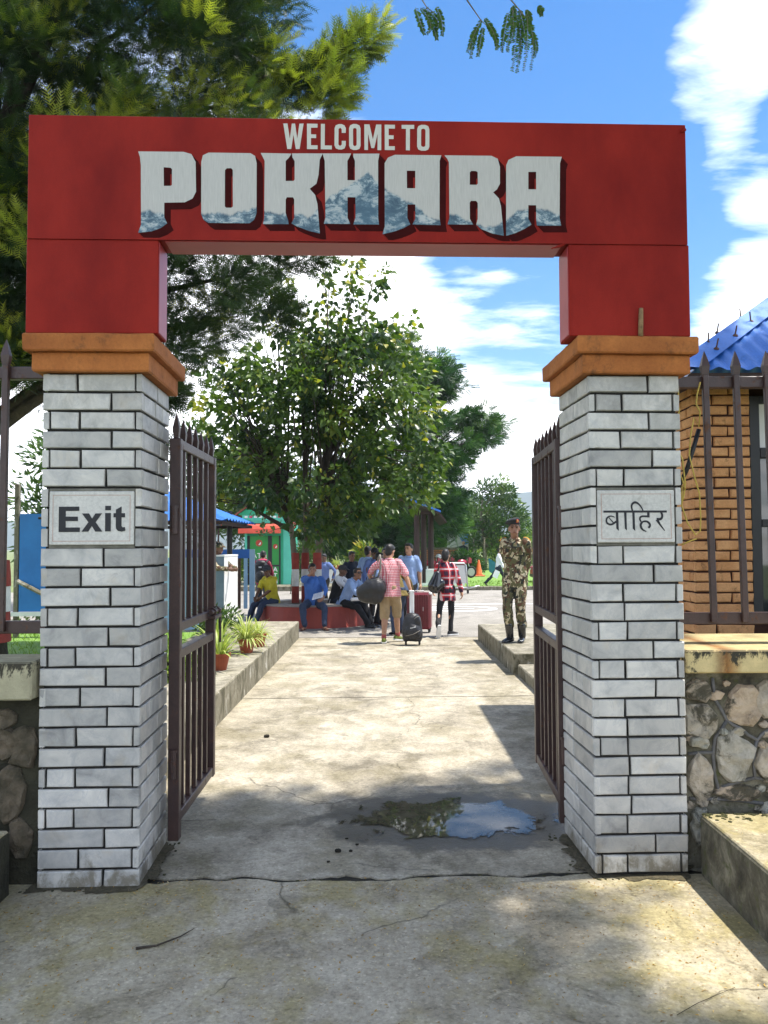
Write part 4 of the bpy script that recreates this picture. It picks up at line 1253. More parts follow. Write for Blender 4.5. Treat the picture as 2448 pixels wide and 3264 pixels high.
# ================================================================== FENCES on the garden walls
def fence(label, x0, x1, y, bars, lean):
    f = thing('iron_fence', label, 'fence', ((x0 + x1) / 2, y, 1.1), 0)
    c = (x0 + x1) / 2
    for z in (2.56, 1.25):
        b = MB()
        b.bbox(x0 - c, x1 - c, -0.026, 0.026, z - 0.032 - 1.1, z + 0.032 - 1.1, 0.004)
        b.build('rail', MT['iron'], f)
    for x in bars:
        M = Matrix.Translation((x - c, -0.0405, -1.1)) @ Matrix.Shear('XY', 4, (0, 0)) @ Matrix(((1, 0, lean, -lean * 1.9), (0, 1, 0, 0), (0, 0, 1, 0), (0, 0, 0, 1)))
        b = MB()
        spear(b, 0.0, 1.23, 2.73, 0.034, M)
        b.build('bar', MT['iron'], f)
    return f


fence('brown iron spear fence on the coping in front of the orange booth', 1.545, 3.6, 4.60, [1.795 + 0.171 * k for k in range(10)], -0.016)
fence('brown iron spear fence on the mossy wall left of the Exit pillar', -3.6, -1.72, 4.27, [-1.945 - 0.17 * k for k in range(9)], 0.004)

# ================================================================== STONE WALLS with coping
def zx(px, py, Y):
    X = (px - 829.5) / 1789.4 * Y
    Z = 1.65 - (py - 1178) / 1789.4 * Y
    return X, Z


def stone(parent, outline, y, bulge, seed, mat='stone'):
    """a rough field stone standing proud of the wall: outline in x-z"""
    c = sum((Vector(p) for p in outline), Vector((0, 0))) / len(outline)
    pts = []
    n0 = len(outline)
    for i in range(n0):
        p, q = Vector(outline[i]), Vector(outline[(i + 1) % n0])
        for t in (0.0, 0.5):
            e = p.lerp(q, t)
            e += Vector((noise.noise((e.x * 23, e.y * 23, seed)), noise.noise((e.x * 23, e.y * 23, seed + 5)))) * 0.012
            pts.append(e)
    b = MB()
    rings = []
    for s, dep in ((1.02, 0.02), (1.0, -0.010), (0.90, -bulge * 0.85), (0.60, -bulge), (0.30, -bulge * 1.05), (0.1, -bulge)):
        ring = []
        for e in pts:
            q = c + (e - c) * s
            ring.append((q.x, y + dep + (noise.noise((q.x * 19, q.y * 19, seed + 2)) * 0.026 if s < 1 else 0), q.y))
        rings.append(ring)
    b.loft(rings, 0, True)
    o = b.build('stone', MT[mat], parent, False)
    return o


def blob(cx, cz, w, h, seed, n=7):
    return [(cx + w / 2 * math.cos(t) * (1 + 0.42 * noise.noise((math.cos(t) * 1.7, math.sin(t) * 1.7, seed))), cz + h / 2 * math.sin(t) * (1 + 0.42 * noise.noise((math.cos(t) * 1.7, math.sin(t) * 1.7, seed)))) for t in [2 * math.pi * k / n + 0.3 for k in range(n)]]


sw = thing('stone_wall', 'rubble stone wall with yellow mildewed coping under the right fence', 'wall', (2.5, 4.35, 0))
b = MB()
b.box(1.53 - 2.5, 3.8 - 2.5, 0.0, 0.5, -0.05, 1.0)
b.build('wall_core', MT['cementface'], sw)
b = MB()
b.bbox(1.535 - 2.5, 3.8 - 2.5, -0.10, 0.70, 1.0, 1.118, 0.008)
b.build('coping', MT['ledge'], sw)
conv = lambda a, c: zx(1477.4 + 0.2757 * a, 1355.4 + 0.2757 * c, 4.30)
seed = 0
for (cx, cz, w, h) in ((455, 610, 270, 310), (125, 720, 210, 270), (375, 1010, 245, 370), (112, 1170, 165, 290), (640, 1070, 210, 240), (95, 890, 140, 90), (415, 1290, 310, 110), (110, 490, 170, 170), (640, 560, 150, 260), (100, 1540, 130, 260), (860, 760, 260, 300), (900, 1140, 230, 260), (800, 470, 170, 170), (1120, 620, 240, 300), (1150, 1000, 230, 330), (1000, 1420, 300, 180), (700, 1420, 230, 150)):
    seed += 3.7
    x, z = conv(cx, cz)
    k = 0.2757 * 4.30 / 1789.4
    if x + w * k / 2 > 3.75 or x - w * k / 2 < 1.40:
        w *= 0.8
    stone(sw, [(a - 2.5, c) for a, c in blob(x, z, w * k * 1.22, h * k * 1.16, seed, 9)], 0.0, 0.034, seed)
# small pinning stones between the big ones
taken = [(455, 610, 150), (125, 720, 125), (375, 1010, 165), (112, 1170, 130), (640, 1070, 120), (415, 1290, 130), (640, 560, 120), (860, 760, 150), (900, 1140, 140), (1120, 620, 150), (1150, 1000, 150)]
for _ in range(400):
    a, c, r_ = random.uniform(20, 1250), random.uniform(420, 1420), random.uniform(28, 55)
    if all(math.hypot(a - q[0], c - q[1]) > r_ + q[2] * 0.98 for q in taken):
        taken.append((a, c, r_))
        x, z = conv(a, c)
        k = 0.2757 * 4.30 / 1789.4
        seed += 3.7
        stone(sw, [(u - 2.5, v) for u, v in blob(x, z, r_ * 2.1 * k, r_ * 1.7 * k, seed, 6)], 0.0, 0.016, seed)
b = MB()
for pl in ([(225, 395), (240, 560), (330, 720), (440, 790), (560, 880), (659, 800), (760, 640)], [(330, 730), (240, 860), (215, 1000), (225, 1130), (270, 1330)], [(560, 880), (535, 1050), (545, 1170), (659, 1195), (780, 1180)], [(545, 1170), (380, 1215), (280, 1245)], [(20, 985), (215, 975)], [(760, 640), (760, 380)], [(780, 1180), (760, 950), (760, 640)], [(780, 1180), (1000, 1290)], [(20, 1330), (270, 1335), (600, 1370)]):
    P3 = []
    for i in range(len(pl) - 1):
        for t in (0, 0.5):
            a = pl[i][0] + (pl[i + 1][0] - pl[i][0]) * t
            c = pl[i][1] + (pl[i + 1][1] - pl[i][1]) * t
            x, z = conv(a, c)
            P3.append((x - 2.5 + 0.008 * noise.noise((x * 20, z * 20, 1)), -0.004, z + 0.008 * noise.noise((x * 20, z * 20, 8))))
    x, z = conv(*pl[-1])
    P3.append((x - 2.5, -0.004, z))
    b.tube(P3, 0.0095, 6)
b.build('mortar_joint', MT['joint'], sw, True)['kind'] = 'stuff'

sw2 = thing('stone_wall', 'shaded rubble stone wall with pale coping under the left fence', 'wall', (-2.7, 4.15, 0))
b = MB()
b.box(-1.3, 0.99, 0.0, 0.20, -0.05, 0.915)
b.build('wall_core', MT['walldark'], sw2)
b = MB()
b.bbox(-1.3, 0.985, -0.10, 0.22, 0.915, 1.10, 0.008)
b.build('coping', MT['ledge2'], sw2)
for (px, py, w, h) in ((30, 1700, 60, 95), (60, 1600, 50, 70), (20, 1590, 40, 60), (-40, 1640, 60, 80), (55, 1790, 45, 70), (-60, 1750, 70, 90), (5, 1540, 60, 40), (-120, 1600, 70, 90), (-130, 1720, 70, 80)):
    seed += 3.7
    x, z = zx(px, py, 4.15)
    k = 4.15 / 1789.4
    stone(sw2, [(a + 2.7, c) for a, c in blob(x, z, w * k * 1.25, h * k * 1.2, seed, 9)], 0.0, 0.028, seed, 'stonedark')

# low side walls along the approach
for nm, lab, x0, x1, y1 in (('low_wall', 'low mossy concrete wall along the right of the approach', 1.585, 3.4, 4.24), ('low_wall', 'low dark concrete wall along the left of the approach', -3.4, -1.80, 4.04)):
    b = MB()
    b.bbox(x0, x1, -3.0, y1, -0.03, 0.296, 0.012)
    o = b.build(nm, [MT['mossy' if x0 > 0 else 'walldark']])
    b = MB()
    b.bbox(x0 + 0.008, x1 - 0.008, -2.99, y1 - 0.008, 0.27, 0.302, 0.006)
    b.build('top_surface', MT['pad'], o)
    tag(o, lab, 'low wall')

# moss cushions and grit where walls and pillars meet the ground
def cushions(name, pts, mat, r=(0.006, 0.02)):
    b = MB()
    for x, y, z in pts:
        s = random.uniform(*r)
        b.ell((x, y, z), (s * random.uniform(1, 1.8), s * random.uniform(1, 1.8), s * 0.6), 6)
    return tag(b.build(name, mat, None, True), kind='stuff')


def foot_dirt(cx, cy, hx, hy, amp, seed):
    o_, n_ = [], 90
    for k in range(n_):
        t = 2 * math.pi * k / n_
        c, s_ = math.cos(t), math.sin(t)
        m_ = max(abs(c) / hx, abs(s_) / hy)
        g = amp * (0.55 + 0.9 * noise.noise((c * 3, s_ * 3, seed)) + 0.5 * noise.noise((c * 11, s_ * 11, seed)))
        x, y = c / m_, s_ / m_
        p = gate_pt(cx + x + c * max(0.006, g), cy + y + s_ * max(0.006, g))
        o_.append((p.x, p.y))
    return o_


sheet('foot_dirt', foot_dirt(0.245, 0.30, 0.245, 0.302, 0.085, 1.0), 0.004, MT['footsoil'])
sheet('foot_dirt', foot_dirt(2.984, 0.30, 0.236, 0.302, 0.085, 5.0), 0.004, MT['footsoil'])
pts = []
for k in range(18):
    t = random.random()
    p = gate_pt(0.49 + random.uniform(0.0, 0.09), random.uniform(-0.08, 0.65))
    q = gate_pt(2.7475 - random.uniform(0.0, 0.11), random.uniform(-0.05, 0.65))
    pts += [(p.x, p.y, -0.006), (q.x, q.y, 0.0)]
    p = gate_pt(random.uniform(-0.1, 0.5), -random.uniform(0.0, 0.05) ** 1.0)
    q = gate_pt(random.uniform(2.73, 3.3), -random.uniform(0.0, 0.04))
    pts += [(p.x, p.y, 0.0), (q.x, q.y, 0.0)]
cushions('moss', pts, MT['moss'], (0.003, 0.008))
pts = [(random.uniform(1.6, 2.3), 4.235 - abs(random.gauss(0, 0.05)), 0.302) for k in range(110)]
cushions('moss', pts, MT['moss'], (0.004, 0.012))
pts = [(c[0], c[1] + random.uniform(0, 0.04), -0.012) for c in c1 for k in range(3) if abs(c[0]) < 1.3 and random.random() < 0.7]
cushions('moss', pts, MT['moss'], (0.003, 0.009))

# ================================================================== ORANGE BOOTH right of the gate
bo = thing('guard_booth', 'orange brick booth with blue corrugated hip roof behind the right fence', 'booth', (2.36, 6.3, 0))
b = MB()
b.box(0.018, 0.44, 0.018, 0.60, 0, 2.93)      # corner column core
b.box(0.44, 4.6, 0.03, 0.30, 0, 1.06)         # wall under the windows
b.box(0.03, 0.26, 0.60, 2.2, 0, 2.88)         # left side wall
b.box(0.44, 4.6, 0.10, 0.25, 2.80, 2.93)
b.build('brick_core', MT['omortar'], bo)
ch = 0.0795
k = 0
z = 0.30
while z < 2.90:
    h = ch - 0.014
    jit = lambda: random.uniform(-0.006, 0.006)
    if k % 2:
        wall_strip(bo, split(0, 0.44, [0.155 + jit()], 0.013), h, z, 'f', 0, MT['obrick'], 0.028, 'brick', 0.008, 0.0045)
        wall_strip(bo, split(0.03, 0.60, [0.24 + jit(), 0.47 + jit()], 0.013), h, z, 'l', 0, MT['obrick'], 0.028, 'brick', 0.008, 0.0045)
    else:
        wall_strip(bo, split(0, 0.44, [0.275 + jit()], 0.013), h, z, 'f', 0, MT['obrick'], 0.028, 'brick', 0.008, 0.0045)
        wall_strip(bo, split(0.03, 0.60, [0.12 + jit(), 0.36 + jit()], 0.013), h, z, 'l', 0, MT['obrick'], 0.028, 'brick', 0.008, 0.0045)
    if z < 1.05:
        a = 0.453 + (0.115 if k % 2 else 0)
        while a < 1.5:
            wall_strip(bo, [(a, min(a + 0.232, 1.6))], h, z, 'f', 0.012, MT['obrick'], 0.028, 'brick', 0.008, 0.0045)
            a += 0.245
    z += ch
    k += 1
# window: frame, mullions, panes
b = MB()
for (x0, x1, z0, z1) in ((0.445, 0.525, 1.075, 2.80), (1.30, 1.38, 1.075, 2.80), (0.525, 1.30, 1.075, 1.14), (0.525, 1.30, 2.74, 2.80), (0.525, 1.30, 2.32, 2.40), (0.525, 1.30, 1.79, 1.85), (0.60, 0.64, 1.14, 1.79)):
    b.bbox(x0 + 0.0008, x1 - 0.0008, 0.02, 0.11, z0 + 0.0008, z1 - 0.0008, 0.004)
b.build('window_frame', MT['black'], bo)
for (x0, x1, z0, z1, mt) in ((0.525, 1.30, 1.14, 1.79, 'glass'), (0.525, 1.30, 1.85, 2.32, 'glass'), (0.525, 1.30, 2.40, 2.74, 'white')):
    b = MB()
    b.box(x0, x1, 0.06, 0.066, z0, z1)
    b.build('window_pane', MT[mt], bo)
# roof
EX, EY, EZ, TL = 2.06, 5.78, 2.895, 0.68
b = MB()
L = 5.0


def corr(u):
    return 0.012 * math.sin(u * 2 * math.pi / 0.135)


cols, cols2, S_MAX, LY = [], [], 1.5, 3.1
u = 0.0
while u <= L:
    sm = min(u, S_MAX, L - u if u > L / 2 + 9 else 9)
    cols.append((u, max(sm, 0.0)))
    if u <= LY:
        cols2.append((u, max(0.0, min(u, S_MAX, LY - u))))
    u += 0.0169
vs, fs = [], []
for u, sm in cols:
    for q in (0.0, 1.0):
        s = sm * q
        vs.append((EX - 2.36 + u, EY - 6.3 + s, EZ + TL * s + corr(u)))
for i in range(len(cols) - 1):
    fs.append((2 * i, 2 * i + 2, 2 * i + 3, 2 * i + 1))
b.add(vs, fs)
vs, fs = [], []
for u, sm in cols2:
    for q in (0.0, 1.0):
        s = sm * q
        vs.append((EX - 2.36 + s, EY - 6.3 + u, EZ + TL * s + corr(u)))
for i in range(len(cols2) - 1):
    fs.append((2 * i, 2 * i + 1, 2 * i + 3, 2 * i + 2))
b.add(vs, fs)
vs, fs = [], []
for u, sm in cols:
    for q in (0.0, 1.0):
        s = sm * q
        vs.append((EX - 2.36 + u, EY - 6.3 + LY - s, EZ + TL * s + corr(u)))
for i in range(len(cols) - 1):
    fs.append((2 * i, 2 * i + 1, 2 * i + 3, 2 * i + 2))
b.add(vs, fs)
b.build('roof_sheet', MT['bluesheet'], bo)
b = MB()   # folded ridge cap along the hip
hip = [Vector((EX - 2.36 + s, EY - 6.3 + s, EZ + TL * s + 0.022)) for s in np.linspace(-0.03, 1.5, 12)]
vs, fs = [], []
for p in hip:
    vs += [(p.x - 0.02, p.y + 0.19, p.z - 0.005), (p.x, p.y, p.z + 0.018), (p.x + 0.19, p.y - 0.02, p.z - 0.005)]
for i in range(len(hip) - 1):
    for j in (0, 1):
        fs.append((3 * i + j, 3 * i + j + 1, 3 * i + j + 4, 3 * i + j + 3))
b.add(vs, fs)
b.build('ridge_cap', MT['bluesheet'], bo)
for s, dx, dy in ((0.25, 0.13, -0.01), (0.36, 0.01, 0.0), (0.48, 0.14, -0.01), (0.62, -0.02, 0.14), (0.75, 0.12, 0.0), (0.9, 0.0, 0.1), (0.25, -0.01, 0.13), (0.16, 0.55, -0.02), (0.16, 1.1, -0.02), (1.1, 0.12, 0.0)):
    p = Vector((EX - 2.36 + s + dx, EY - 6.3 + s + dy, EZ + TL * (s + max(0, min(dx, dy))) + 0.02))
    if dx > 0.3:
        p.z = EZ + TL * s + 0.01
    b = MB()
    b.cyl(p, p + Vector((0.006, -0.012, 0.012)), 0.020, 0.016, 8)
    b.cyl(p, p + Vector((0.022 * random.uniform(-1, 1), -0.03, 0.078)), 0.0055, None, 6)
    b.build('roof_bolt', MT['rust'], bo)
b = MB()
b.box(EX - 2.36 + 0.04, 4.6, EY - 6.3 + 0.05, EY - 6.3 + 0.075, 2.79, 2.875)
b.box(EX - 2.36 + 0.04, EX - 2.36 + 0.065, EY - 6.3 + 0.0755, 2.5, 2.79, 2.875)
b.box(EX - 2.36 + 0.0655, 4.6, EY - 6.3 + 0.0755, 0.6, 2.862, 2.872)
b.build('fascia_board', MT['darkwood'], bo)

# cables and pipe by the right pillar
b = MB()
W = lambda px, py, Y: (lambda q: (q[0], Y, q[1]))(zx(px, py, Y))
zc = lambda a, c: (1640 + a * 0.4972) * 0.6777, (1000)
zd = lambda a, c, Y=4.50: W((1640 + a * 0.4972) * 0.6777, (1000 + c * 0.4972) * 0.6777, Y)
for pl in ([(1062, 415), (1068, 500), (1058, 560), (1072, 610), (1055, 660)], [(1210, 428), (1190, 500), (1180, 570), (1205, 620), (1195, 720), (1165, 660), (1140, 780), (1130, 900), (1160, 1040), (1190, 1150), (1195, 1300), (1190, 1390), (1160, 1415), (1110, 1340), (1075, 1230), (1080, 1100), (1100, 1130), (1080, 1050), (1050, 1000)], [(1055, 865), (1085, 930), (1100, 1080), (1090, 1160), (1072, 1220)], [(1165, 1440), (1120, 1455), (1070, 1478)]):
    b.tube([zd(a, c, 4.50 + 0.01 * math.sin(a)) for a, c in pl], 0.0042, 6)
o = b.build('loose_cable', MT['yellowwire'], None, True)
tag(o, 'loose yellow cable dangling beside the right gate pillar', 'cable')
b = MB()
b.tube([zd(1195, 735, 4.56), zd(1150, 880, 4.56), zd(1110, 1000, 4.57), zd(1070, 1080, 4.6), zd(1040, 1150, 4.66)], 0.0125, 8)
o = b.build('cable_conduit', MT['black'], None, True)
tag(o, 'black plastic conduit leaning behind the right fence bar', 'conduit')
b = MB()
b.tube([zd(1010, 460, 4.7), zd(1080, 430, 4.8), zd(1135, 370, 5.2), zd(1165, 350, 5.8)], 0.008, 6)
o = b.build('supply_cable', MT['steel'], None, True)
tag(o, 'grey supply cable running from the right pillar to the booth eave', 'cable')

# ================================================================== LEFT GARDEN: guard hut, boards
hut = thing('guard_hut', 'open guard hut with blue corrugated roof left of the path', 'hut', (-3.62, 14.6, 0.27))
b = MB()
b.box(0.77, 0.91, -0.55, 0.75, 0.0, 1.235)
b.build('side_wall', MT['whitewall'], hut)
b = MB()
b.box(0.765, 0.9155, -0.552, 0.7525, 1.2355, 1.262)
b.build('wall_cap', MT['white'], hut)
b = MB()
b.box(0.773, 0.907, -0.556, -0.5505, 0.0, 1.234)
b.build('dark_end_panel', MT['greyblue'], hut)  # dark slate grey sheet on the front end of the white wall
b = MB()
b.box(-1.6, 0.768, -0.52, -0.44, 0.0, 1.22)
b.build('front_wall', MT['lightblue'], hut)
for x, y in ((0.60, -0.3), (-1.5, -0.3), (0.60, 1.6), (-1.5, 1.6)):
    b = MB()
    b.cyl((x, y, 0.0), (x, y, 2.1), 0.055, None, 10)
    b.build('post', MT['black'], hut)
b = MB()
rv = [(1.02, -0.95, 1.86), (-2.2, -0.95, 1.86), (-2.2, 2.2, 1.86), (1.02, 2.2, 1.86)]
apex = [(-0.3, 0.6, 2.42), (-0.9, 0.6, 2.42)]
for (p, q, r_, s_) in ((rv[1], rv[0], apex[0], apex[1]), (rv[0], rv[3], apex[0], apex[0]), (rv[3], rv[2], apex[1], apex[0]), (rv[2], rv[1], apex[1], apex[1])):
    nseg = 44
    vs, fs = [], []
    for i in range(nseg + 1):
        t = i / nseg
        e = Vector(p).lerp(Vector(q), t)
        a_ = Vector(s_).lerp(Vector(r_), t)
        w = 0.022 * math.sin(i * math.pi / 2)
        for kk in (0.0, 1.0):
            m_ = e.lerp(a_, kk)
            vs.append((m_.x, m_.y, m_.z + w * (1 - kk * 0.9)))
    for i in range(nseg):
        fs.append((2 * i, 2 * i + 2, 2 * i + 3, 2 * i + 1))
    b.add(vs, fs)
b.build('roof_sheet', MT['bluesheet'], hut)
b = MB()
for x0, x1, y0, y1 in ((-2.1, 0.95, -0.9, -0.84), (-2.1, 0.95, 2.1, 2.16), (0.89, 0.95, -0.83, 2.09), (-2.1, -2.04, -0.83, 2.09)):
    b.box(x0, x1, y0, y1, 1.77, 1.83)
b.build('eave_beam', MT['darkwood'], hut)

bd = thing('notice_board', 'tall bright blue board with a white diagonal brace behind the left fence', 'board', (-5.3, 13.0, 0.27))
b = MB()
b.box(-0.42, 0.26, 0.0, 0.05, 0.40, 1.93)
b.build('panel', MT['blueboard'], bd)
b = MB()
b.box(0.262, 0.36, -0.01, 0.06, 0.40, 1.93)
b.build('edge_frame', MT['bluesheet'], bd)
for x in (-0.47, 0.40):
    b = MB()
    b.bbox(x - 0.035, x + 0.035, -0.005, 0.065, -0.02, 2.4 if x < 0 else 1.9, 0.005)
    b.build('post', MT['kerb'], bd)
b = MB()
b.tube([(-0.42, -0.06, 0.88), (0.6, -0.06, 0.36)], 0.035, 6)
b.build('brace', MT['kerb'], bd)
b = MB()
b.box(-0.6, 0.6, -0.02, 0.08, 0.33, 0.395)
b.build('bottom_rail', MT['white'], bd)
b = MB()
b.cyl((0.0, -0.3, 1.85), (0.35, -0.3, 1.87), 0.02, 0.035, 8)
b.cyl((0.17, -0.3, 1.86), (0.17, 0.0, 1.9), 0.012, None, 6)
b.build('lamp_arm', MT['black'], bd)

lp = thing('park_fence', 'blue and brown slatted panel behind the guard hut', 'fence', (-3.75, 18.5, 0))
b = MB()
b.box(-0.9, 0.75, -0.03, 0.03, 1.42, 1.62)
b.build('top_rail', MT['bluesheet'], lp)
for k in range(11):
    b = MB()
    b.box(-0.88 + 0.15 * k, -0.80 + 0.15 * k, -0.02, 0.02, 0.30, 1.4195)
    b.build('slat', MT['lightblue' if k % 3 else 'rust'], lp)
b = MB()
b.box(0.752, 0.86, -0.05, 0.05, 0.0, 1.62)
b.build('post', MT['lightblue'], lp)

ln_ = thing('garden_lamp', 'small caged garden lamp on a thin post by the green booth', 'lamp', (-5.6, 28.0, 0))
b = MB()
b.cyl((0, 0, 0), (0, 0, 2.35), 0.04, 0.03, 8)
b.build('post', MT['darkwood'], ln_)
b = MB()
b.loft([[(-.09, -.09, 2.36), (.09, -.09, 2.36), (.09, .09, 2.36), (-.09, .09, 2.36)], [(-.14, -.14, 2.68), (.14, -.14, 2.68), (.14, .14, 2.68), (-.14, .14, 2.68)]])
b.build('lantern', MT['glass'], ln_)
b = MB()
b.loft([[(-.19, -.19, 2.685), (.19, -.19, 2.685), (.19, .19, 2.685), (-.19, .19, 2.685)], [(-.02, -.02, 2.85), (.02, -.02, 2.85), (.02, .02, 2.85), (-.02, .02, 2.85)]])
b.build('cap', MT['darkwood'], ln_)

# ================================================================== ATM BOOTH
at = thing('cash_booth', 'green cash machine booth with a red awning and ATM lettering', 'booth', (-4.55, 33.2, 0.18))
# px -> local: 34 m away, 0.019 m per photo pixel
b = MB()
b.box(-0.96, 0.50, 0.02, 2.2, 0.0, 2.28)
b.build('wall', MT['atmgreen'], at)
b = MB()
b.box(0.505, 0.86, 0.03, 2.2, 0.0, 2.42)
b.build('side_wall', MT['atmlight'], at)  # paler than the front wall: sunlight on this side put into its colour
b = MB()
for x0, x1 in ((-1.02, -0.93),):
    b.box(x0, x1, -0.10, 0.015, 0.0, 2.1)
b.build('door_post', MT['atmlight'], at)
b = MB()
for x0, x1, z0, z1 in ((-0.93, -0.82, 0.02, 1.95), (-0.10, 0.06, 0.02, 1.95), (0.34, 0.40, 0.02, 1.95), (-0.82, -0.10, 0.86, 0.98), (0.06, 0.34, 0.72, 0.79)):
    b.box(x0 + 0.001, x1 - 0.001, -0.03, 0.018, z0, z1)
b.build('door_frame', MT['black'], at)
for x0, x1, z0, z1 in ((-0.82, -0.10, 0.985, 1.95), (0.06, 0.34, 0.795, 1.95), (-0.82, -0.10, 0.05, 0.855), (0.06, 0.34, 0.05, 0.715)):
    b = MB()
    b.box(x0, x1, -0.015, 0.017, z0, z1)
    b.build('door_panel', MT['atmdoor'], at)


def emblem(x, z, r):
    b = MB()
    y = -0.02
    pts = []
    for k in range(24):
        t = 2 * math.pi * k / 24
        q = r * (1.18 if k % 2 else 0.86)
        pts.append((x + q * math.cos(t), z + q * math.sin(t)))
    polys(b, [pts], y)
    polys(b, [[(x + r * 0.62 * math.cos(t), z + r * 0.62 * math.sin(t)) for t in [-1.9 + 2.6 * k / 10 for k in range(11)]]], y - 0.003, 1)
    b.build('emblem', [MT['badge'], MT['white']], at)


emblem(-0.46, 1.66, 0.13)
emblem(0.20, 1.52, 0.095)


def strokes(parent, mat, x, z, w, h, letter, th, y):
    b = MB()
    S_ = {'A': [((0, 0), (0.5, 1)), ((0.5, 1), (1, 0)), ((0.2, 0.36), (0.8, 0.36))], 'T': [((0, 1), (1, 1)), ((0.5, 1), (0.5, 0))], 'M': [((0, 0), (0.1, 1)), ((0.1, 1), (0.5, 0.3)), ((0.5, 0.3), (0.9, 1)), ((0.9, 1), (1, 0))]}[letter]
    for k, (p, q) in enumerate(S_):
        p, q = Vector((x + p[0] * w, z + p[1] * h)), Vector((x + q[0] * w, z + q[1] * h))
        d = (q - p).normalized()
        n_ = Vector((-d.y, d.x)) * th / 2
        yy = y - 0.0015 * k
        b.add([(p.x + n_.x, yy, p.y + n_.y), (p.x - n_.x, yy, p.y - n_.y), (q.x - n_.x, yy, q.y - n_.y), (q.x + n_.x, yy, q.y + n_.y)], [(0, 1, 2, 3)])
    b.build('letter', mat, parent)


for L_, x in (('A', -0.72), ('T', -0.53), ('M', -0.33)):
    strokes(at, MT['white'], x, 1.06, 0.16, 0.18, L_, 0.032, -0.02)
for L_, z in (('A', 0.52), ('T', 0.27), ('M', 0.05)):
    strokes(at, MT['white'], 0.12, z, 0.15, 0.17, L_, 0.032, -0.02)
for L_, x in (('A', -0.52), ('T', -0.37), ('M', -0.23)):
    strokes(at, MT['white'], x, 3.06, 0.13, 0.14, L_, 0.026, -0.14)
b = MB()   # curved awning
prof = [(0.0, 2.45), (-0.22, 2.42), (-0.36, 2.34), (-0.42, 2.22), (-0.44, 2.05)]
b.loft([[(x, -0.03 + y, z) for y, z in prof] for x in (-1.22, 0.42)], 0, False, False)
b.loft([[(x, -0.025 + y * 0.97, z - 0.012) for y, z in prof] for x in (-1.22, 0.42)], 0, False, False)
b.add([(-1.22, -0.03 + y, z) for y, z in prof] + [(-1.22, -0.03, 2.05)], [(0, 1, 2, 3, 4, 5)])
b.add([(0.42, -0.03 + y, z) for y, z in prof] + [(0.42, -0.03, 2.05)], [(0, 1, 2, 3, 4, 5)])
b.build('awning', MT['awning'], at)
b = MB()
b.box(-1.12, 0.54, -0.12, 0.6, 2.46, 2.78)
b.box(-1.16, 0.58, -0.16, 0.6, 2.56, 2.60)
b.build('sign_band', MT['atmlight'], at)
for k in range(8):
    b = MB()
    b.box(-1.02 + 0.19 * k, -0.90 + 0.19 * k, -0.128, -0.121, 2.665, 2.745)
    b.build('card_logo', MT['white' if k % 3 != 1 else 'pinkscarf'], at)
b = MB()
b.loft([[(-1.3, y, 2.79), (0.62, y, 2.79), (-0.2, y, 3.50), (-0.28, y, 3.50)] for y in (-0.13, 2.2)])
b.build('gable', MT['atmgreen'], at)
b = MB()
for (p, q) in (((-1.40, 2.74), (-0.24, 3.56)), ((0.72, 2.74), (-0.24, 3.56))):
    b.loft([[(p[0], y, p[1]), (q[0], y, q[1]), (q[0], y, q[1] + 0.07), (p[0], y, p[1] + 0.07)] for y in (-0.24, 2.3)])
b.build('roof_edge', MT['tile'], at)
b = MB()
b.box(-0.33, -0.15, -0.25, -0.2, 3.46, 3.62)
b.build('ridge_finial', MT['atmlight'], at)
b = MB()
b.bbox(-14, 1.3, 31.6, 36.5, -0.05, 0.18, 0.02)
o = b.build('raised_kerb', [MT['kerb']])
tag(o, 'raised stained kerb platform the green cash booth stands on', 'kerb')

# ================================================================== PLANTED ISLAND with white parapet
b = MB()
b.bbox(-2.2, 7.0, 31.65, 31.85, -0.05, 0.14, 0.02)
tag(b.build("stone_kerb", MT["kerb"]), "long stone kerb in front of the planted strip beyond the road", "kerb")
b = MB()
b.box(1.32, 60, 31.86, 60, -0.05, 0.10)
tag(b.build('verge', MT['grass']), kind='structure')
n = 5000
P = np.stack([rng.uniform(-1.8, 16, n), rng.uniform(31.9, 37.5, n) ** 1.0, np.full(n, 0.09)], 1)
P = P[(P[:, 0] > 1.35)]
n = len(P)
ax = rng.normal(size=(n, 3)) * 0.4 + np.array([0, 0, 1])
tag(leaf_cloud('grass', [(-0.12, 0, 0), (0.12, 0, 0), (0.02, 1, 0.1)], [(0, 1, 2)], P, MT['bright'], ax, rng.normal(size=(n, 3)), rng.uniform(0.06, 0.13, n), rng.uniform(0, 0.6, n)), kind='stuff')
b = MB()
b.bbox(-2.4, 3.05, 34.3, 34.5, -0.02, 0.74, 0.01)
o = b.build('white_parapet', MT['whitewall'])
tag(o, 'low whitewashed parapet wall behind the green strip', 'wall')
b = MB()
b.box(-2.0, 3.2, 33.0, 33.1, 0.0, 0.22)
tag(b.build('white_edging', MT['white']), 'thin white edging strip set in the grass before the parapet', 'edging')

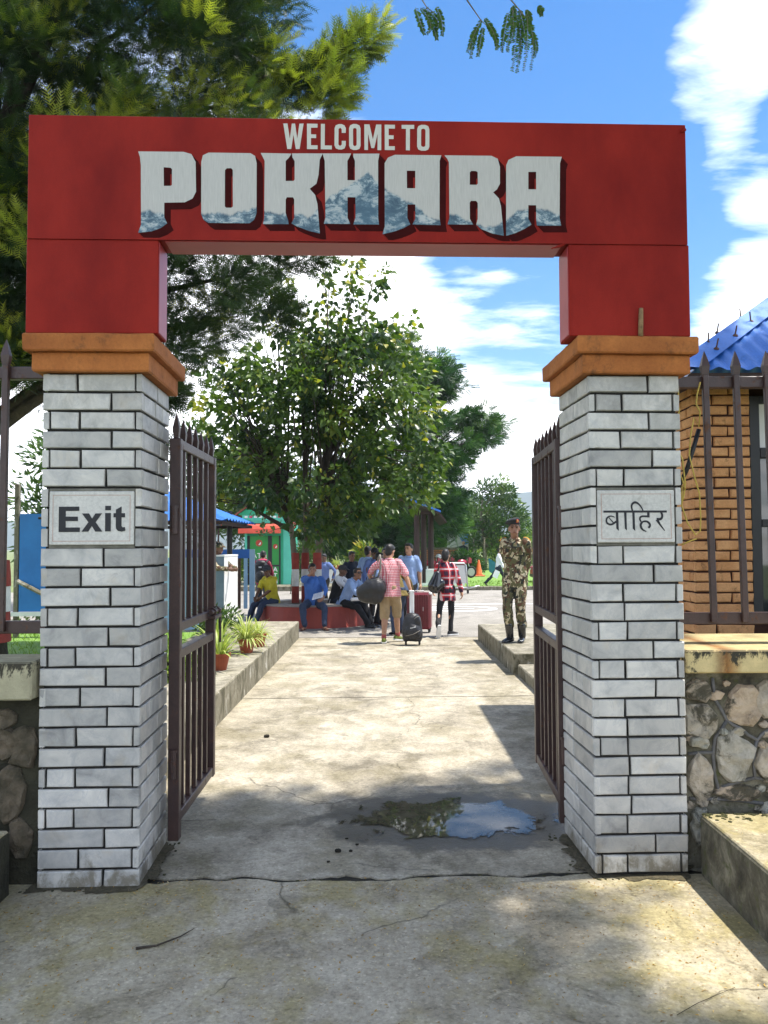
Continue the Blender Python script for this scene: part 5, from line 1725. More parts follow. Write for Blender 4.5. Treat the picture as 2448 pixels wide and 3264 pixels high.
# brown open shelter with blue roof edge
sh = thing('shelter', 'brown shelter with a blue edged sloping roof on three posts', 'shelter', (1.62, 33.9, 0))
for dx, dy in ((0.0, 0), (0.30, 0.5), (0.62, 0.9)):
    b = MB()
    b.cyl((dx - 0.28, dy, 0), (dx - 0.28, dy, 3.05), 0.125, None, 10)
    b.build('post', MT['darkwood'], sh)
b = MB()
b.loft([[(-1.05, y, 3.62), (0.62, y, 2.95), (0.62, y, 3.02), (-1.05, y, 3.70)] for y in (-0.9, 3.2)])
b.loft([[(0.60, y, 2.92), (0.86, y, 2.60), (0.90, y, 2.64), (0.66, y, 2.98)] for y in (-0.9, 3.2)])
b.build('roof', MT['darkwood'], sh)
b = MB()
b.loft([[(-1.07, y, 3.705), (0.64, y, 3.025), (0.64, y, 3.10), (-1.07, y, 3.79)] for y in (-0.98, 3.2)])
b.build('roof_edge', MT['bluesheet'], sh)
b = MB()
b.box(-0.6, 0.5, -0.05, 0.05, 3.0, 3.12)
b.build('beam', MT['darkwood'], sh)

w_ = thing('brick_wall', 'low orange brick wall with a dark coping behind the motorbikes', 'wall', (3.9, 46, 0))
b = MB()
b.box(-3.6, 0.2, 0, 0.3, 0, 1.50)
b.build('wall', MT['brickfar'], w_)
b = MB()
b.box(-3.65, 0.25, -0.06, 0.36, 1.505, 1.62)
b.build('coping', MT['kerb'], w_)

pb = thing('billboard', 'billboard poster of a dark suited figure on blue beyond the bushes', 'billboard', (5.35, 58, 0))
b = MB()
b.box(-0.95, 0.55, 0, 0.1, 0.6, 2.6)
b.build('panel', MT['mesh'], pb)
b = MB()
polys(b, [[(-0.15, 2.55), (0.55, 2.6), (0.55, 1.9), (0.2, 1.75)]], -0.004)
b.build('printed_sky', MT['bluesheet'], pb)
b = MB()
polys(b, [[(0.0, 0.7), (0.0, 1.35), (-0.5, 1.45), (-0.52, 1.58), (0.02, 1.72), (0.22, 1.78), (0.5, 1.62), (0.55, 0.7)]], -0.008)
b.build('printed_figure', MT['darksuit'], pb)
b = MB()
polys(b, [[(0.20 + 0.11 * math.cos(t), 1.92 + 0.14 * math.sin(t)) for t in [k * 0.5236 for k in range(12)]]], -0.010)
b.build('printed_face', MT['skinlight'], pb)
for x in (-0.8, 0.4):
    b = MB()
    b.cyl((x, 0.15, 0), (x, 0.15, 2.5), 0.05, None, 8)
    b.build('post', MT['steel'], pb)

for x, y, lab in ((6.05, 56, 'thin white fence post nearest the billboard'), (6.65, 55, 'thin white fence post between billboard and banded tree'), (7.8, 57, 'thin white fence post right of the banded tree')):
    b = MB()
    b.cyl((x, y, 0), (x, y, 2.2), 0.06, 0.05, 8)
    b.ell((x, y, 2.22), (0.07, 0.07, 0.05), 8)
    tag(b.build('fence_post', MT['kerb'], None, True), lab, 'post', 'white fence posts')

tb = thing('leaning_board', 'teal board leaning on a stub by the banded tree', 'board', (5.75, 43.5, 0.1))
b = MB()
b.loft([[(-0.28, -0.02, 0.95), (-0.25, -0.02, 0.25), (-0.02, -0.02, 0.1), (0.25, -0.02, -0.1), (0.22, -0.02, 0.45), (0.05, -0.02, 0.75)], [(-0.28, 0.03, 0.95), (-0.25, 0.03, 0.25), (-0.02, 0.03, 0.1), (0.25, 0.03, -0.1), (0.22, 0.03, 0.45), (0.05, 0.03, 0.75)]])
b.build('panel', MT['teal'], tb)
b = MB()
b.cyl((0.0, 0.1, -0.1), (-0.05, 0.12, 0.6), 0.04, None, 8)
b.build('stub', MT['darkwood'], tb)

cn = thing('traffic_cone', 'orange traffic cone on the far kerb', 'cone', (4.95, 43.5, 0.10))
b = MB()
b.bbox(-0.30, 0.30, -0.30, 0.30, 0.0, 0.07, 0.02)
b.build('base', MT['orange'], cn)
b = MB()
b.lathe([(0.22, 0.071), (0.19, 0.12), (0.05, 0.84), (0.04, 0.86), (0.001, 0.865)], 14)
b.build('cone_body', MT['orange'], cn, True)

# luggage trolley
tr = thing('luggage_trolley', 'grey luggage trolley with a wire basket panel beyond the plaid shirted woman', 'trolley', (2.55, 29.3, 0), R(6))
b = MB()
b.loft([[(-0.5, 0.0, 0.36), (0.36, 0.0, 0.36), (0.36, 0.02, 0.36), (-0.5, 0.02, 0.36)], [(-0.47, 0.10, 1.0), (0.33, 0.10, 1.0), (0.33, 0.12, 1.0), (-0.47, 0.12, 1.0)]])
b.build('wire_panel', MT['mesh'], tr)
b = MB()
b.tube([(-0.52, 0.0, 0.2), (-0.50, 0.10, 1.0), (-0.46, 0.13, 1.06), (0.30, 0.13, 1.06), (0.36, 0.10, 1.0), (0.40, 0.0, 0.16)], 0.025, 8)
b.tube([(0.40, 0.0, 0.18), (0.2, -0.7, 0.24), (-0.3, -0.7, 0.24), (-0.5, 0.0, 0.2)], 0.022, 8)
b.tube([(0.40, 0.0, 0.18), (0.78, -0.2, 0.28)], 0.022, 8)
b.tube([(0.30, -0.3, 0.17), (0.70, -0.4, 0.30)], 0.018, 8)
for k in range(4):
    b.tube([(-0.35 + 0.2 * k, 0.0, 0.2), (-0.25 + 0.14 * k, -0.7, 0.24)], 0.012, 6)
b.build('frame', MT['steel'], tr, True)
b = MB()
b.tube([(-0.46, 0.13, 1.075), (0.30, 0.13, 1.075)], 0.03, 8)
b.build('handle', MT['white'], tr, True)
for x, y in ((0.40, 0.0), (0.05, -0.62), (-0.48, 0.02)):
    b = MB()
    b.cyl((x - 0.025, y, 0.085), (x + 0.025, y, 0.085), 0.085, None, 14)
    b.build('wheel', MT['rubber'], tr)

# parked motorbikes before the brick wall
def motorbike(x, y, rz, lab):
    m_ = thing('motorbike', lab, 'motorbike', (x, y, 0.1), rz, 'motorbikes by the brick wall')
    for wx in (-0.62, 0.62):
        b = MB()
        b.tube([(wx + 0.25 * math.cos(t), 0, 0.30 + 0.25 * math.sin(t)) for t in [2 * math.pi * k / 18 for k in range(19)]], 0.05, 8, 0, False)
        w = b.build('wheel', MT['rubber'], m_, True)
        b = MB()
        b.cyl((wx, -0.02, 0.30), (wx, 0.02, 0.30), 0.20, None, 14)
        b.build('rim', MT['steel'], w)
    b = MB()
    b.ell((0.12, 0, 0.78), (0.28, 0.13, 0.15), 12)
    b.build('fuel_tank', MT['carred'], m_, True)
    b = MB()
    b.loft([[(-0.70, s * 0.09, 0.90), (-0.15, s * 0.12, 0.80), (-0.15, s * 0.10, 0.70), (-0.68, s * 0.08, 0.80)] for s in (-1, 1)])
    b.build('seat', MT['black'], m_)
    b = MB()
    b.bbox(-0.2, 0.25, -0.12, 0.12, 0.28, 0.62, 0.03)
    b.tube([(0.62, 0.05, 0.30), (0.42, 0.05, 0.95)], 0.025, 6)
    b.tube([(-0.62, 0.06, 0.30), (-0.1, 0.06, 0.45)], 0.03, 6)
    b.tube([(-0.6, -0.1, 0.32), (0.1, -0.1, 0.26)], 0.045, 8)
    b.build('engine', MT['steel'], m_)
    b = MB()
    b.loft([[(0.48, s * 0.12, 1.05), (0.62, s * 0.1, 0.95), (0.60, s * 0.1, 0.74), (0.40, s * 0.12, 0.72)] for s in (-1, 1)])
    b.loft([[(-0.70, s * 0.08, 0.80), (-0.3, s * 0.1, 0.68), (-0.3, s * 0.1, 0.52), (-0.60, s * 0.07, 0.68)] for s in (-1, 1)])
    b.build('fairing', MT['carred'], m_)
    b = MB()
    b.tube([(0.36, -0.34, 1.06), (0.44, -0.15, 1.02), (0.44, 0.15, 1.02), (0.36, 0.34, 1.06)], 0.018, 6)
    b.build('handlebar', MT['black'], m_)


motorbike(2.15, 40.5, R(12), 'parked red motorbike nearest the shelter posts')
motorbike(2.9, 41.6, R(-8), 'parked red motorbike with a white helmet on its seat')
motorbike(3.75, 41.2, R(20), 'parked red motorbike nearest the clipped bushes')
hm = thing('helmet', 'white motorbike helmet resting on a parked motorbike', 'helmet', (2.72, 41.58, 1.16))
b = MB()
b.ell((0, 0, 0), (0.15, 0.14, 0.145), 14)
b.build('shell', MT['white'], hm, True)
b = MB()
b.ell((0.06, 0, 0.0), (0.10, 0.12, 0.05), 10)
b.build('visor', MT['black'], hm, True)

# dark red car parked beyond the soldier
car = thing('parked_car', 'dark red hatchback car parked beyond the soldier', 'car', (6.55, 36.6, 0), R(0))
b = MB()
sec = lambda x, w, z0, zb, zr, wr: [(x, -w, z0), (x, w, z0), (x, w, zb), (x, wr, zr), (x, -wr, zr), (x, -w, zb)]
b.loft([sec(-0.0, 0.75, 0.3, 0.70, 0.74, 0.68), sec(0.25, 0.84, 0.22, 0.82, 0.86, 0.76), sec(1.1, 0.86, 0.22, 0.92, 0.96, 0.78), sec(1.7, 0.86, 0.22, 0.95, 1.44, 0.60), sec(2.9, 0.86, 0.22, 0.97, 1.48, 0.60), sec(3.6, 0.82, 0.25, 0.95, 1.05, 0.62), sec(3.75, 0.72, 0.35, 0.8, 0.85, 0.6)])
b.build('body', MT['carred'], car)
b = MB()
b.loft([[(1.12, -0.70, 0.985), (1.12, 0.70, 0.985), (1.66, 0.55, 1.42), (1.66, -0.55, 1.42)], [(1.09, -0.70, 0.99), (1.09, 0.70, 0.99), (1.63, 0.55, 1.43), (1.63, -0.55, 1.43)]])
b.build('windscreen', MT['glass'], car)
for s in (-1, 1):
    b = MB()
    b.add([(1.55, s * 0.80, 0.98), (3.3, s * 0.80, 1.0), (2.95, s * 0.645, 1.40), (1.8, s * 0.645, 1.38)], [(0, 1, 2, 3)])
    b.build('side_window', MT['glass'], car)
    b = MB()
    b.ell((0.08, s * 0.58, 0.64), (0.1, 0.16, 0.09), 10)
    b.build('headlight', MT['white'], car, True)
for x in (0.75, 2.95):
    for s in (-1, 1):
        b = MB()
        b.cyl((x, s * 0.68, 0.30), (x, s * 0.875, 0.30), 0.30, None, 18)
        w = b.build('wheel', MT['rubber'], car)
        b = MB()
        b.cyl((x, s * 0.86, 0.30), (x, s * 0.885, 0.30), 0.19, None, 14)
        b.build('rim', MT['steel'], w)
b = MB()
b.box(-0.03, 0.02, -0.7, 0.7, 0.32, 0.44)
b.build('bumper', MT['black'], car)

# ================================================================== ROUND RED BENCH
BX, BY = -1.57, 18.2
be = thing('round_bench', 'round red cement bench ringing the banded tree trunks', 'bench', (BX, BY, 0))
b = MB()
b.lathe([(1.24, -0.02), (1.215, 0.10), (1.17, 0.40), (1.165, 0.425), (0.80, 0.425)], 56, caps=False)
b.build('seat_base', MT['benchred'], be)
b = MB()
b.lathe([(1.155, 0.4255), (1.185, 0.43), (1.185, 0.455), (1.16, 0.465), (0.75, 0.465), (0.74, 0.40)], 56, caps=False)
b.build('seat_top', MT['benchtop'], be)
b = MB()
b.lathe([(0.76, 0.40), (0.001, 0.42)], 40, caps=False)
b.build('planting_soil', MT['soil'], be)

# hill range far behind
b = MB()
nx = 90
vs, fs = [], []
for i in range(nx + 1):
    x = -1700 + 3800 * i / nx
    h = 62 + 34 * noise.noise((x * 0.0022, 1.3, 0)) + 16 * noise.noise((x * 0.008, 4.1, 0)) + 5 * noise.noise((x * 0.03, 4.1, 2))
    h += 26 * max(0, 1 - abs(x - 330) / 420)
    for yy, kk in ((1250, 0.0), (1380, 0.55), (1500, 1.0), (1800, 0.7), (2100, 0.0)):
        vs.append((x, yy + 30 * noise.noise((x * 0.01, kk, 7)), -1 + h * kk + (4 * noise.noise((x * 0.03, kk * 5, 1)) if kk else 0)))
for i in range(nx):
    for j in range(4):
        fs.append((i * 5 + j, i * 5 + 5 + j, i * 5 + 6 + j, i * 5 + 1 + j))
b.add(vs, fs)
tag(b.build('hills', MT['hill'], None, True), kind='structure')

# ================================================================== TREES AND PLANTS
FERN_V, FERN_F = [(0, 0, 0), (-0.02, 0.5, -0.02), (0.02, 0.5, -0.02), (0, 1.0, -0.16)], [(0, 2, 1), (1, 2, 3)]
for _i in range(6):
    y = 0.12 + 0.14 * _i
    for s in (-1, 1):
        n0 = len(FERN_V)
        w = 0.34 * (1 - 0.55 * abs(y - 0.35))
        FERN_V += [(0, y - 0.035, -0.16 * y * y), (0, y + 0.045, -0.16 * y * y), (s * w, y + 0.24, -0.16 * y * y - 0.03)]
        FERN_F.append((n0, n0 + 1, n0 + 2) if s < 0 else (n0, n0 + 2, n0 + 1))
HEART_V = [(0, 0, 0), (-0.28, -0.06, 0.03), (-0.46, 0.2, 0.09), (-0.36, 0.5, 0.07), (0, 1.15, -0.14), (0.36, 0.5, 0.07), (0.46, 0.2, 0.09), (0.28, -0.06, 0.03), (0, 0.35, -0.02)]
HEART_F = [(8, k + 1, k) for k in range(7)] + [(8, 0, 7)]
OVAL_V = [(0, 0, 0), (-0.17, 0.4, 0.04), (0, 0.45, -0.02), (0.17, 0.4, 0.04), (0, 1, -0.10)]
OVAL_F = [(0, 2, 1), (0, 3, 2), (1, 2, 4), (2, 3, 4)]
PIN_V, PIN_F = [], []
for _i in range(7):
    y = 0.08 + 0.13 * _i
    for s in (-1, 1):
        n0 = len(PIN_V)
        PIN_V += [(0, y, -0.12 * y * y), (s * 0.17, y + 0.02, -0.12 * y * y - 0.01), (s * 0.30, y + 0.13, -0.12 * y * y - 0.04), (s * 0.12, y + 0.12, -0.12 * y * y - 0.01)]
        q = [(n0, n0 + 1, n0 + 2), (n0, n0 + 2, n0 + 3)]
        PIN_F += q if s > 0 else [t[::-1] for t in q]


def in_poly(x, z, poly):
    c = False
    n = len(poly)
    for i in range(n):
        x0, z0 = poly[i]
        x1, z1 = poly[(i + 1) % n]
        if (z0 > z) != (z1 > z) and x < (x1 - x0) * (z - z0) / (z1 - z0) + x0:
            c = not c
    return c


def fill_poly(poly, n, ymid, ydep):
    xs, zs = [p[0] for p in poly], [p[1] for p in poly]
    out = []
    while len(out) < n:
        x, z = random.uniform(min(xs), max(xs)), random.uniform(min(zs), max(zs))
        if in_poly(x, z, poly):
            out.append(Vector((x, ymid + random.uniform(-1, 1) * ydep, z)))
    return out


def clump_leaves(cl, per, rad, hub, up, spread=1.0, down=0.0, flat=1.0):
    """leaf positions, axes and clump ids round the clump centres; axes point away from the hub line"""
    C = np.array([tuple(c) for c in cl])
    n = len(C)
    r = np.asarray(rad) if hasattr(rad, '__len__') else np.full(n, rad)
    ids = np.repeat(np.arange(n), per)
    d = rng.normal(size=(n * per, 3))
    d /= np.linalg.norm(d, axis=1, keepdims=True)
    rr = rng.uniform(0.15, 1.0, n * per) ** 0.6
    off = d * (rr * r[ids])[:, None]
    off[:, 2] *= flat
    P = C[ids] + off
    H = np.array([hub[0], hub[1], 0.0])
    outw = C[ids] - H
    outw[:, 2] = 0
    outw /= np.linalg.norm(outw, axis=1, keepdims=True) + 1e-6
    ax = d * 0.8 * spread + outw * 0.55 + np.array([0, 0, up - down]) + rng.normal(size=P.shape) * 0.25
    return P, ax, ids


def skeleton(root, clumps, bark, parent, r0, levels, n_limb=9, wob=0.25, name='limb', top=None):
    """a trunk with limbs reaching for the clump centres"""
    root = Vector(root)
    cs = [Vector(c) - root for c in clumps]
    zt = top or max(c.z for c in cs) * 0.85
    b = MB()
    pts, rad = [], []
    n = 9
    for i in range(n + 1):
        t = i / n
        pts.append(Vector((wob * noise.noise((t * 2.3, root.x, 1)), wob * noise.noise((t * 2.3, root.x, 5)), zt * t)))
        rad.append(r0 * (1 - 0.82 * t) * (1.25 if i == 0 else 1))
    b.tube(pts, rad, 10)
    tr = b.build('trunk', bark, parent, True)
    random.shuffle(cs)
    b = MB()
    for c in cs[:n_limb]:
        t = min(0.9, max(levels, (c.z * 0.62) / zt))
        k = t * n
        i = int(k)
        p0 = pts[i].lerp(pts[min(i + 1, n)], k - i)
        mid = p0.lerp(c, 0.5) + Vector((random.uniform(-.1, .1), random.uniform(-.1, .1), 0.12 * (c - p0).length))
        rr = r0 * (1 - 0.82 * t) * 0.5
        q = [p0, p0.lerp(mid, 0.5) + Vector((0, 0, 0.03)), mid, mid.lerp(c, 0.5), c]
        b.tube(q, [rr, rr * 0.8, rr * 0.55, rr * 0.35, rr * 0.12], 6)
    b.build('branch', bark, tr, True)
    return tr, pts


def band(parent, mat, name, x, y, z0, z1, r0, r1):
    b = MB()
    b.lathe([(r0, z0), (r0 * 0.5 + r1 * 0.5 + 0.003, (z0 + z1) / 2), (r1, z1)], 14, 0, (x, y, 0), caps=False)
    return b.build(name, mat, parent, True)


def tints(n, ids, ncl, young=0.25, base=0.55):
    c = rng.uniform(0, base, ncl)
    yg = rng.random(ncl) < young
    c[yg] = rng.uniform(0.6, 0.95, yg.sum())
    return np.clip(c[ids] + rng.normal(size=n) * 0.13, 0, 1)


# ---- silky oak, left of the gate
OAK = Vector((-5.08, 10.5, 0.2))
oak = thing('silky_oak_tree', 'tall silky oak with ferny leaves towering over the left of the sign', 'tree', OAK)
main = [(-8.2, 5.2), (-7.9, 11.4), (-1.35, 11.4), (-1.25, 8.9), (-1.22, 8.3), (-1.45, 7.9), (-1.35, 7.55), (-1.55, 7.2), (-1.3, 6.4), (-1.4, 5.4), (-1.55, 5.0), (-1.75, 4.75), (-2.1, 4.45), (-2.5, 4.0), (-2.9, 3.85), (-3.3, 4.2), (-4.1, 4.5), (-4.75, 3.8), (-5.6, 3.7), (-6.5, 4.3)]
cl = [c for c in fill_poly(main, 720, 10.7, 1.7) if c.z > 5.6 or c.x < -3.2 or random.random() < 0.78]
shoot = [Vector((-1.2 + 0.15 * k, 10.3, 7.42 + 0.10 * k)) for k in range(8)] + [Vector((-0.62, 10.2, 7.3)), Vector((-0.78, 10.2, 7.12)), Vector((-0.55, 10.2, 7.38))]
und = [Vector((-2.75 + 0.07 * k, 9.8, 3.42 + 0.05 * random.random())) for k in range(4)] + [Vector((-1.25, 10.3, 5.2)), Vector((-0.95, 10.3, 5.3)), Vector((-0.8, 10.2, 5.28)), Vector((-1.35, 10.2, 4.45)), Vector((-1.2, 10.2, 4.6)), Vector((-2.62, 9.9, 2.75))]
cl += [Vector((random.uniform(-5.7, -4.15), random.uniform(9.3, 10.0), random.uniform(3.75, 6.6))) for _ in range(60)]
allc = cl + shoot + und
rad = [random.uniform(0.26, 0.44) for _ in cl] + [0.2] * len(shoot) + [0.17] * len(und)
P, ax, ids = clump_leaves(allc, 105, rad, OAK, 0.40)
ncl = len(allc)
hi = np.array([c.z for c in allc])
y_ = rng.random(ncl) < np.where(hi > 6.0, 0.42, 0.12)  # more pale clumps high up: sunlight on the top put into the tints
tn = rng.uniform(0.0, 0.5, ncl)
tn[y_] = rng.uniform(0.7, 1.0, y_.sum())
t = np.clip(tn[ids] + rng.normal(size=len(ids)) * 0.12, 0, 1)
c = leaf_cloud('crown', FERN_V, FERN_F, P - np.array(OAK), MT['oak'], ax, np.array([0, 0, 1.0]) + rng.normal(size=P.shape) * 0.6, rng.uniform(0.14, 0.25, len(P)), t, oak)
# pale sprays at the bough tips: the sun on them is put into their colour
tips = [c for c in cl if c.y < 10.9 and (c.z > 5.6 or c.x < -4.0)]
random.shuffle(tips)
tips = tips[:70] + shoot
P, ax, ids = clump_leaves(tips, 34, 0.23, OAK, 0.75)
P[:, 1] -= 0.25
P[:, 0] += 0.10
leaf_cloud('sun_tinted_foliage', FERN_V, FERN_F, P - np.array(OAK), MT['oaksuntint'], ax, np.array([0, -0.6, 0.8]) + rng.normal(size=P.shape) * 0.5, rng.uniform(0.15, 0.26, len(P)), np.clip(rng.uniform(0, 0.9, len(tips))[ids] + rng.normal(size=len(ids)) * 0.1, 0, 1), oak)
skeleton(OAK, allc, MT['darkbark'], oak, 0.27, 0.28, 44, 0.3, top=10.2)
band(oak, MT['bandred'], 'painted_band', 0.03, 0, 0.98, 1.31, 0.305, 0.285)
band(oak, MT['bandwhite'], 'painted_band', 0.02, 0, 0.66, 0.978, 0.315, 0.305)
band(oak, MT['bandred'], 'painted_band', 0.01, 0, 0.28, 0.658, 0.335, 0.316)

# ---- peepal tree in the red bench
PE = Vector((BX, BY, 0.42))
pe = thing('peepal_tree', 'heart leaved peepal tree with three red and white banded trunks in the round bench', 'tree', PE)
k18 = 18.2 / 1789.4
pp = lambda px, py: ((px - 829.5) * k18, 1.65 + (1181 - py) * k18)
outline = [pp(*q) for q in ((520, 850), (560, 800), (600, 745), (650, 720), (720, 715), (765, 735), (840, 725), (900, 760), (935, 830), (950, 930), (948, 1010), (945, 1055), (900, 1085), (860, 1090), (800, 1135), (700, 1160), (645, 1150), (625, 1095), (560, 1080), (520, 1000), (505, 920))]
cl = fill_poly(outline, 175, 18.2, 1.7)
# sparse outer sprays: left flank, upright shoots at the top
spr = []
for _ in range(85):
    a = pp(random.uniform(425, 545), random.uniform(790, 1085))
    spr.append(Vector((a[0], 18.2 + random.uniform(-1, 1), a[1])))
for (x0, y0, x1, y1, n) in ((690, 720, 700, 560, 9), (735, 730, 760, 560, 11), (780, 720, 815, 575, 10), (600, 740, 640, 600, 8), (560, 760, 590, 620, 7), (870, 745, 880, 680, 4), (650, 720, 665, 650, 4)):
    for i in range(n):
        t = i / (n - 1)
        a = pp(x0 + (x1 - x0) * t + random.uniform(-22, 22), y0 + (y1 - y0) * t)
        spr.append(Vector((a[0], 18.0 + random.uniform(-.3, .3), a[1])))
allc = cl + spr
rad = [random.uniform(0.30, 0.48) for _ in cl] + [0.22] * len(spr)
P1, a1, i1 = clump_leaves(cl, 66, rad[:len(cl)], PE, 0.0, 1.0, 0.45)
P2, a2, i2 = clump_leaves(spr, 17, 0.24, PE, 0.0, 1.0, 0.45)
P, ax = np.vstack([P1, P2]), np.vstack([a1, a2])
t1, t2 = tints(len(P1), i1, len(cl), 0.05, 0.6), tints(len(P2), i2, len(spr), 0.30, 0.75)
t = np.concatenate([t1, t2])
old = rng.random(len(t)) < 0.03
t[old] = 1.0
leaf_cloud('crown', HEART_V, HEART_F, P - np.array(PE), MT['peepal'], ax, rng.normal(size=P.shape) + np.array([0.1, -0.5, 0.8]), rng.uniform(0.075, 0.16, len(P)), t, pe)
b = MB()
trunks = [((-0.37, -0.05), (-0.62, 0.1), 0.070), ((-0.17, 0.10), (-0.16, 0.2), 0.074), ((0.11, -0.12), (0.30, -0.05), 0.082)]
heads = []
for (p, q, r) in trunks:
    pts = [Vector((p[0], p[1], -0.05)), Vector((p[0] * 1.02, p[1], 0.7)), Vector(((p[0] * 0.7 + q[0] * 0.3), q[1] * 0.5 + p[1] * 0.5, 1.5)), Vector((q[0], q[1], 2.4)), Vector((q[0] * 1.4, q[1] * 1.5, 3.4))]
    heads.append(pts)
    tb_ = MB()
    tb_.tube(pts, [r * 1.15, r, r * 0.88, r * 0.7, r * 0.5], 12)
    tb_.build('trunk', MT['bark'], pe, True)
    for z0, z1, mt in ((0.76, 1.12, 'bandred'), (0.39, 0.758, 'bandwhite'), (0.03, 0.388, 'bandred')):
        band(pe, MT[mt], 'painted_band', p[0] * 1.01, p[1], z0, z1, r * 1.17, r * 1.12)
b = MB()
rel = [Vector(c) - PE for c in allc]
random.shuffle(rel)
for c in rel[:95]:
    h = min(heads, key=lambda H_: (H_[3].xy - c.xy).length)
    p0 = h[2].lerp(h[4], random.uniform(0.0, 1.0)) if c.z > 2.2 else h[2]
    mid = p0.lerp(c, 0.55) + Vector((0, 0, 0.10 * (c - p0).length))
    b.tube([p0, p0.lerp(mid, 0.5), mid, c], [0.035, 0.026, 0.017, 0.006], 5)
b.build('branch', MT['darkbark'], pe, True)
b = MB()   # upright whippy stems
for (x0, y0, x1, y1) in ((715, 900, 700, 560), (730, 900, 762, 560), (740, 900, 812, 580), (640, 950, 600, 640), (620, 950, 570, 660), (690, 1000, 640, 610), (560, 1000, 470, 830), (600, 1010, 440, 930), (780, 900, 880, 690)):
    a, c = pp(x0, y0), pp(x1, y1)
    p0, p1 = Vector((a[0], 18.1, a[1])) - PE, Vector((c[0], 18.0, c[1])) - PE
    b.tube([p0, p0.lerp(p1, 0.5) + Vector((0.05, 0, 0.02)), p1], [0.022, 0.015, 0.006], 5)
b.build('shoot', MT['bark'], pe, True)


def simple_tree(name, label, root, clumps, rads, per, bv, bf, mat, size, trunk_r, bark='darkbark', up=0.25, group=None, limbs=16, young=0.15, flat=1.0, down=0.0, levels=0.3, top=None):
    root = Vector(root)
    t_ = thing(name, label, 'tree', root, 0, group)
    P, ax, ids = clump_leaves(clumps, per, rads, root, up, 1.0, down, flat)
    leaf_cloud('crown', bv, bf, P - np.array(root), MT[mat], ax, rng.normal(size=P.shape) * 0.7 + np.array([0, -0.2, 1.0]), rng.uniform(size * 0.7, size * 1.3, len(P)), tints(len(P), ids, len(clumps), young), t_)
    skeleton(root, clumps, MT[bark], t_, trunk_r, levels, limbs, 0.25, top=top)
    return t_


# ---- feathery rain tree behind the peepal
k36 = 41.0 / 1789.4
rp = lambda px, py: ((px - 829.5) * k36, 1.65 + (1181 - py) * k36)
cl, rad = [], []
for (px, py, w, h, n) in ((945, 785, 55, 18, 12), (975, 832, 34, 14, 7), (925, 830, 50, 24, 12), (915, 800, 40, 20, 8), (1035, 920, 42, 20, 12), (1065, 935, 22, 10, 5), (1010, 905, 20, 8, 3), (1020, 955, 30, 14, 6), (945, 925, 50, 36, 16), (960, 1000, 52, 36, 18), (935, 1080, 58, 50, 24), (985, 985, 26, 18, 6), (780, 750, 110, 20, 22), (700, 790, 60, 25, 10), (850, 745, 50, 18, 8), (880, 1000, 60, 60, 20), (900, 1120, 60, 40, 16)):
    for _ in range(n):
        while True:
            u, v = random.uniform(-1, 1), random.uniform(-1, 1)
            if u * u + v * v < 1:
                break
        x, z = rp(px + u * w, py + v * h)
        cl.append(Vector((x, 41 + random.uniform(-2.2, 2.2), z)))
        rad.append(random.uniform(0.45, 0.7))
simple_tree('rain_tree', 'dark feathery rain tree with layered boughs behind the peepal', (1.3, 42, 0), cl, rad, 60, PIN_V, PIN_F, 'rain', 0.36, 0.32, 'darkbark', 0.05, None, 60, 0.14, 0.45, 0.0, 0.45)

# ---- broad small tree right, banded trunk
k57 = 57.0 / 1789.4
sp_ = lambda px, py: ((px - 829.5) * k57, 1.65 + (1180.5 - py) * k57)
outl = [sp_(*q) for q in ((1010, 1120), (1020, 1075), (1048, 1050), (1085, 1042), (1110, 1055), (1118, 1080), (1140, 1100), (1146, 1150), (1140, 1180), (1100, 1188), (1040, 1192), (1015, 1170))]
cl = fill_poly(outl, 115, 57, 1.7)
rt = (6.75, 57, 0.1)
simple_tree('broadleaf_tree', 'small broadleaf tree with a banded trunk beyond the road', rt, cl, [random.uniform(0.42, 0.62) for _ in cl], 52, OVAL_V, OVAL_F, 'mid', 0.34, 0.17, 'bark', 0.3, None, 30, 0.15, 1.0, 0.0, 0.3)
tt = [o for o in scene.objects if o.name.startswith('broadleaf_tree')][0]
for z0, z1, mt in ((0.05, 0.30, 'bandred'), (0.302, 0.56, 'bandwhite'), (0.562, 0.85, 'bandred')):
    band(tt, MT[mt], 'painted_band', 0, 0, z0, z1, 0.215, 0.195)

# ---- dense trees behind the cash booth and bench
def mound(cx, cy, zc, rx, rz, n, dep=2.0, solid=False):
    out = []
    while len(out) < n:
        u, v, w = [random.uniform(-1, 1) for _ in range(3)]
        if u * u + v * v + w * w < 1:
            out.append(Vector((cx + u * rx, cy + v * dep, zc + w * rz)))
    return out


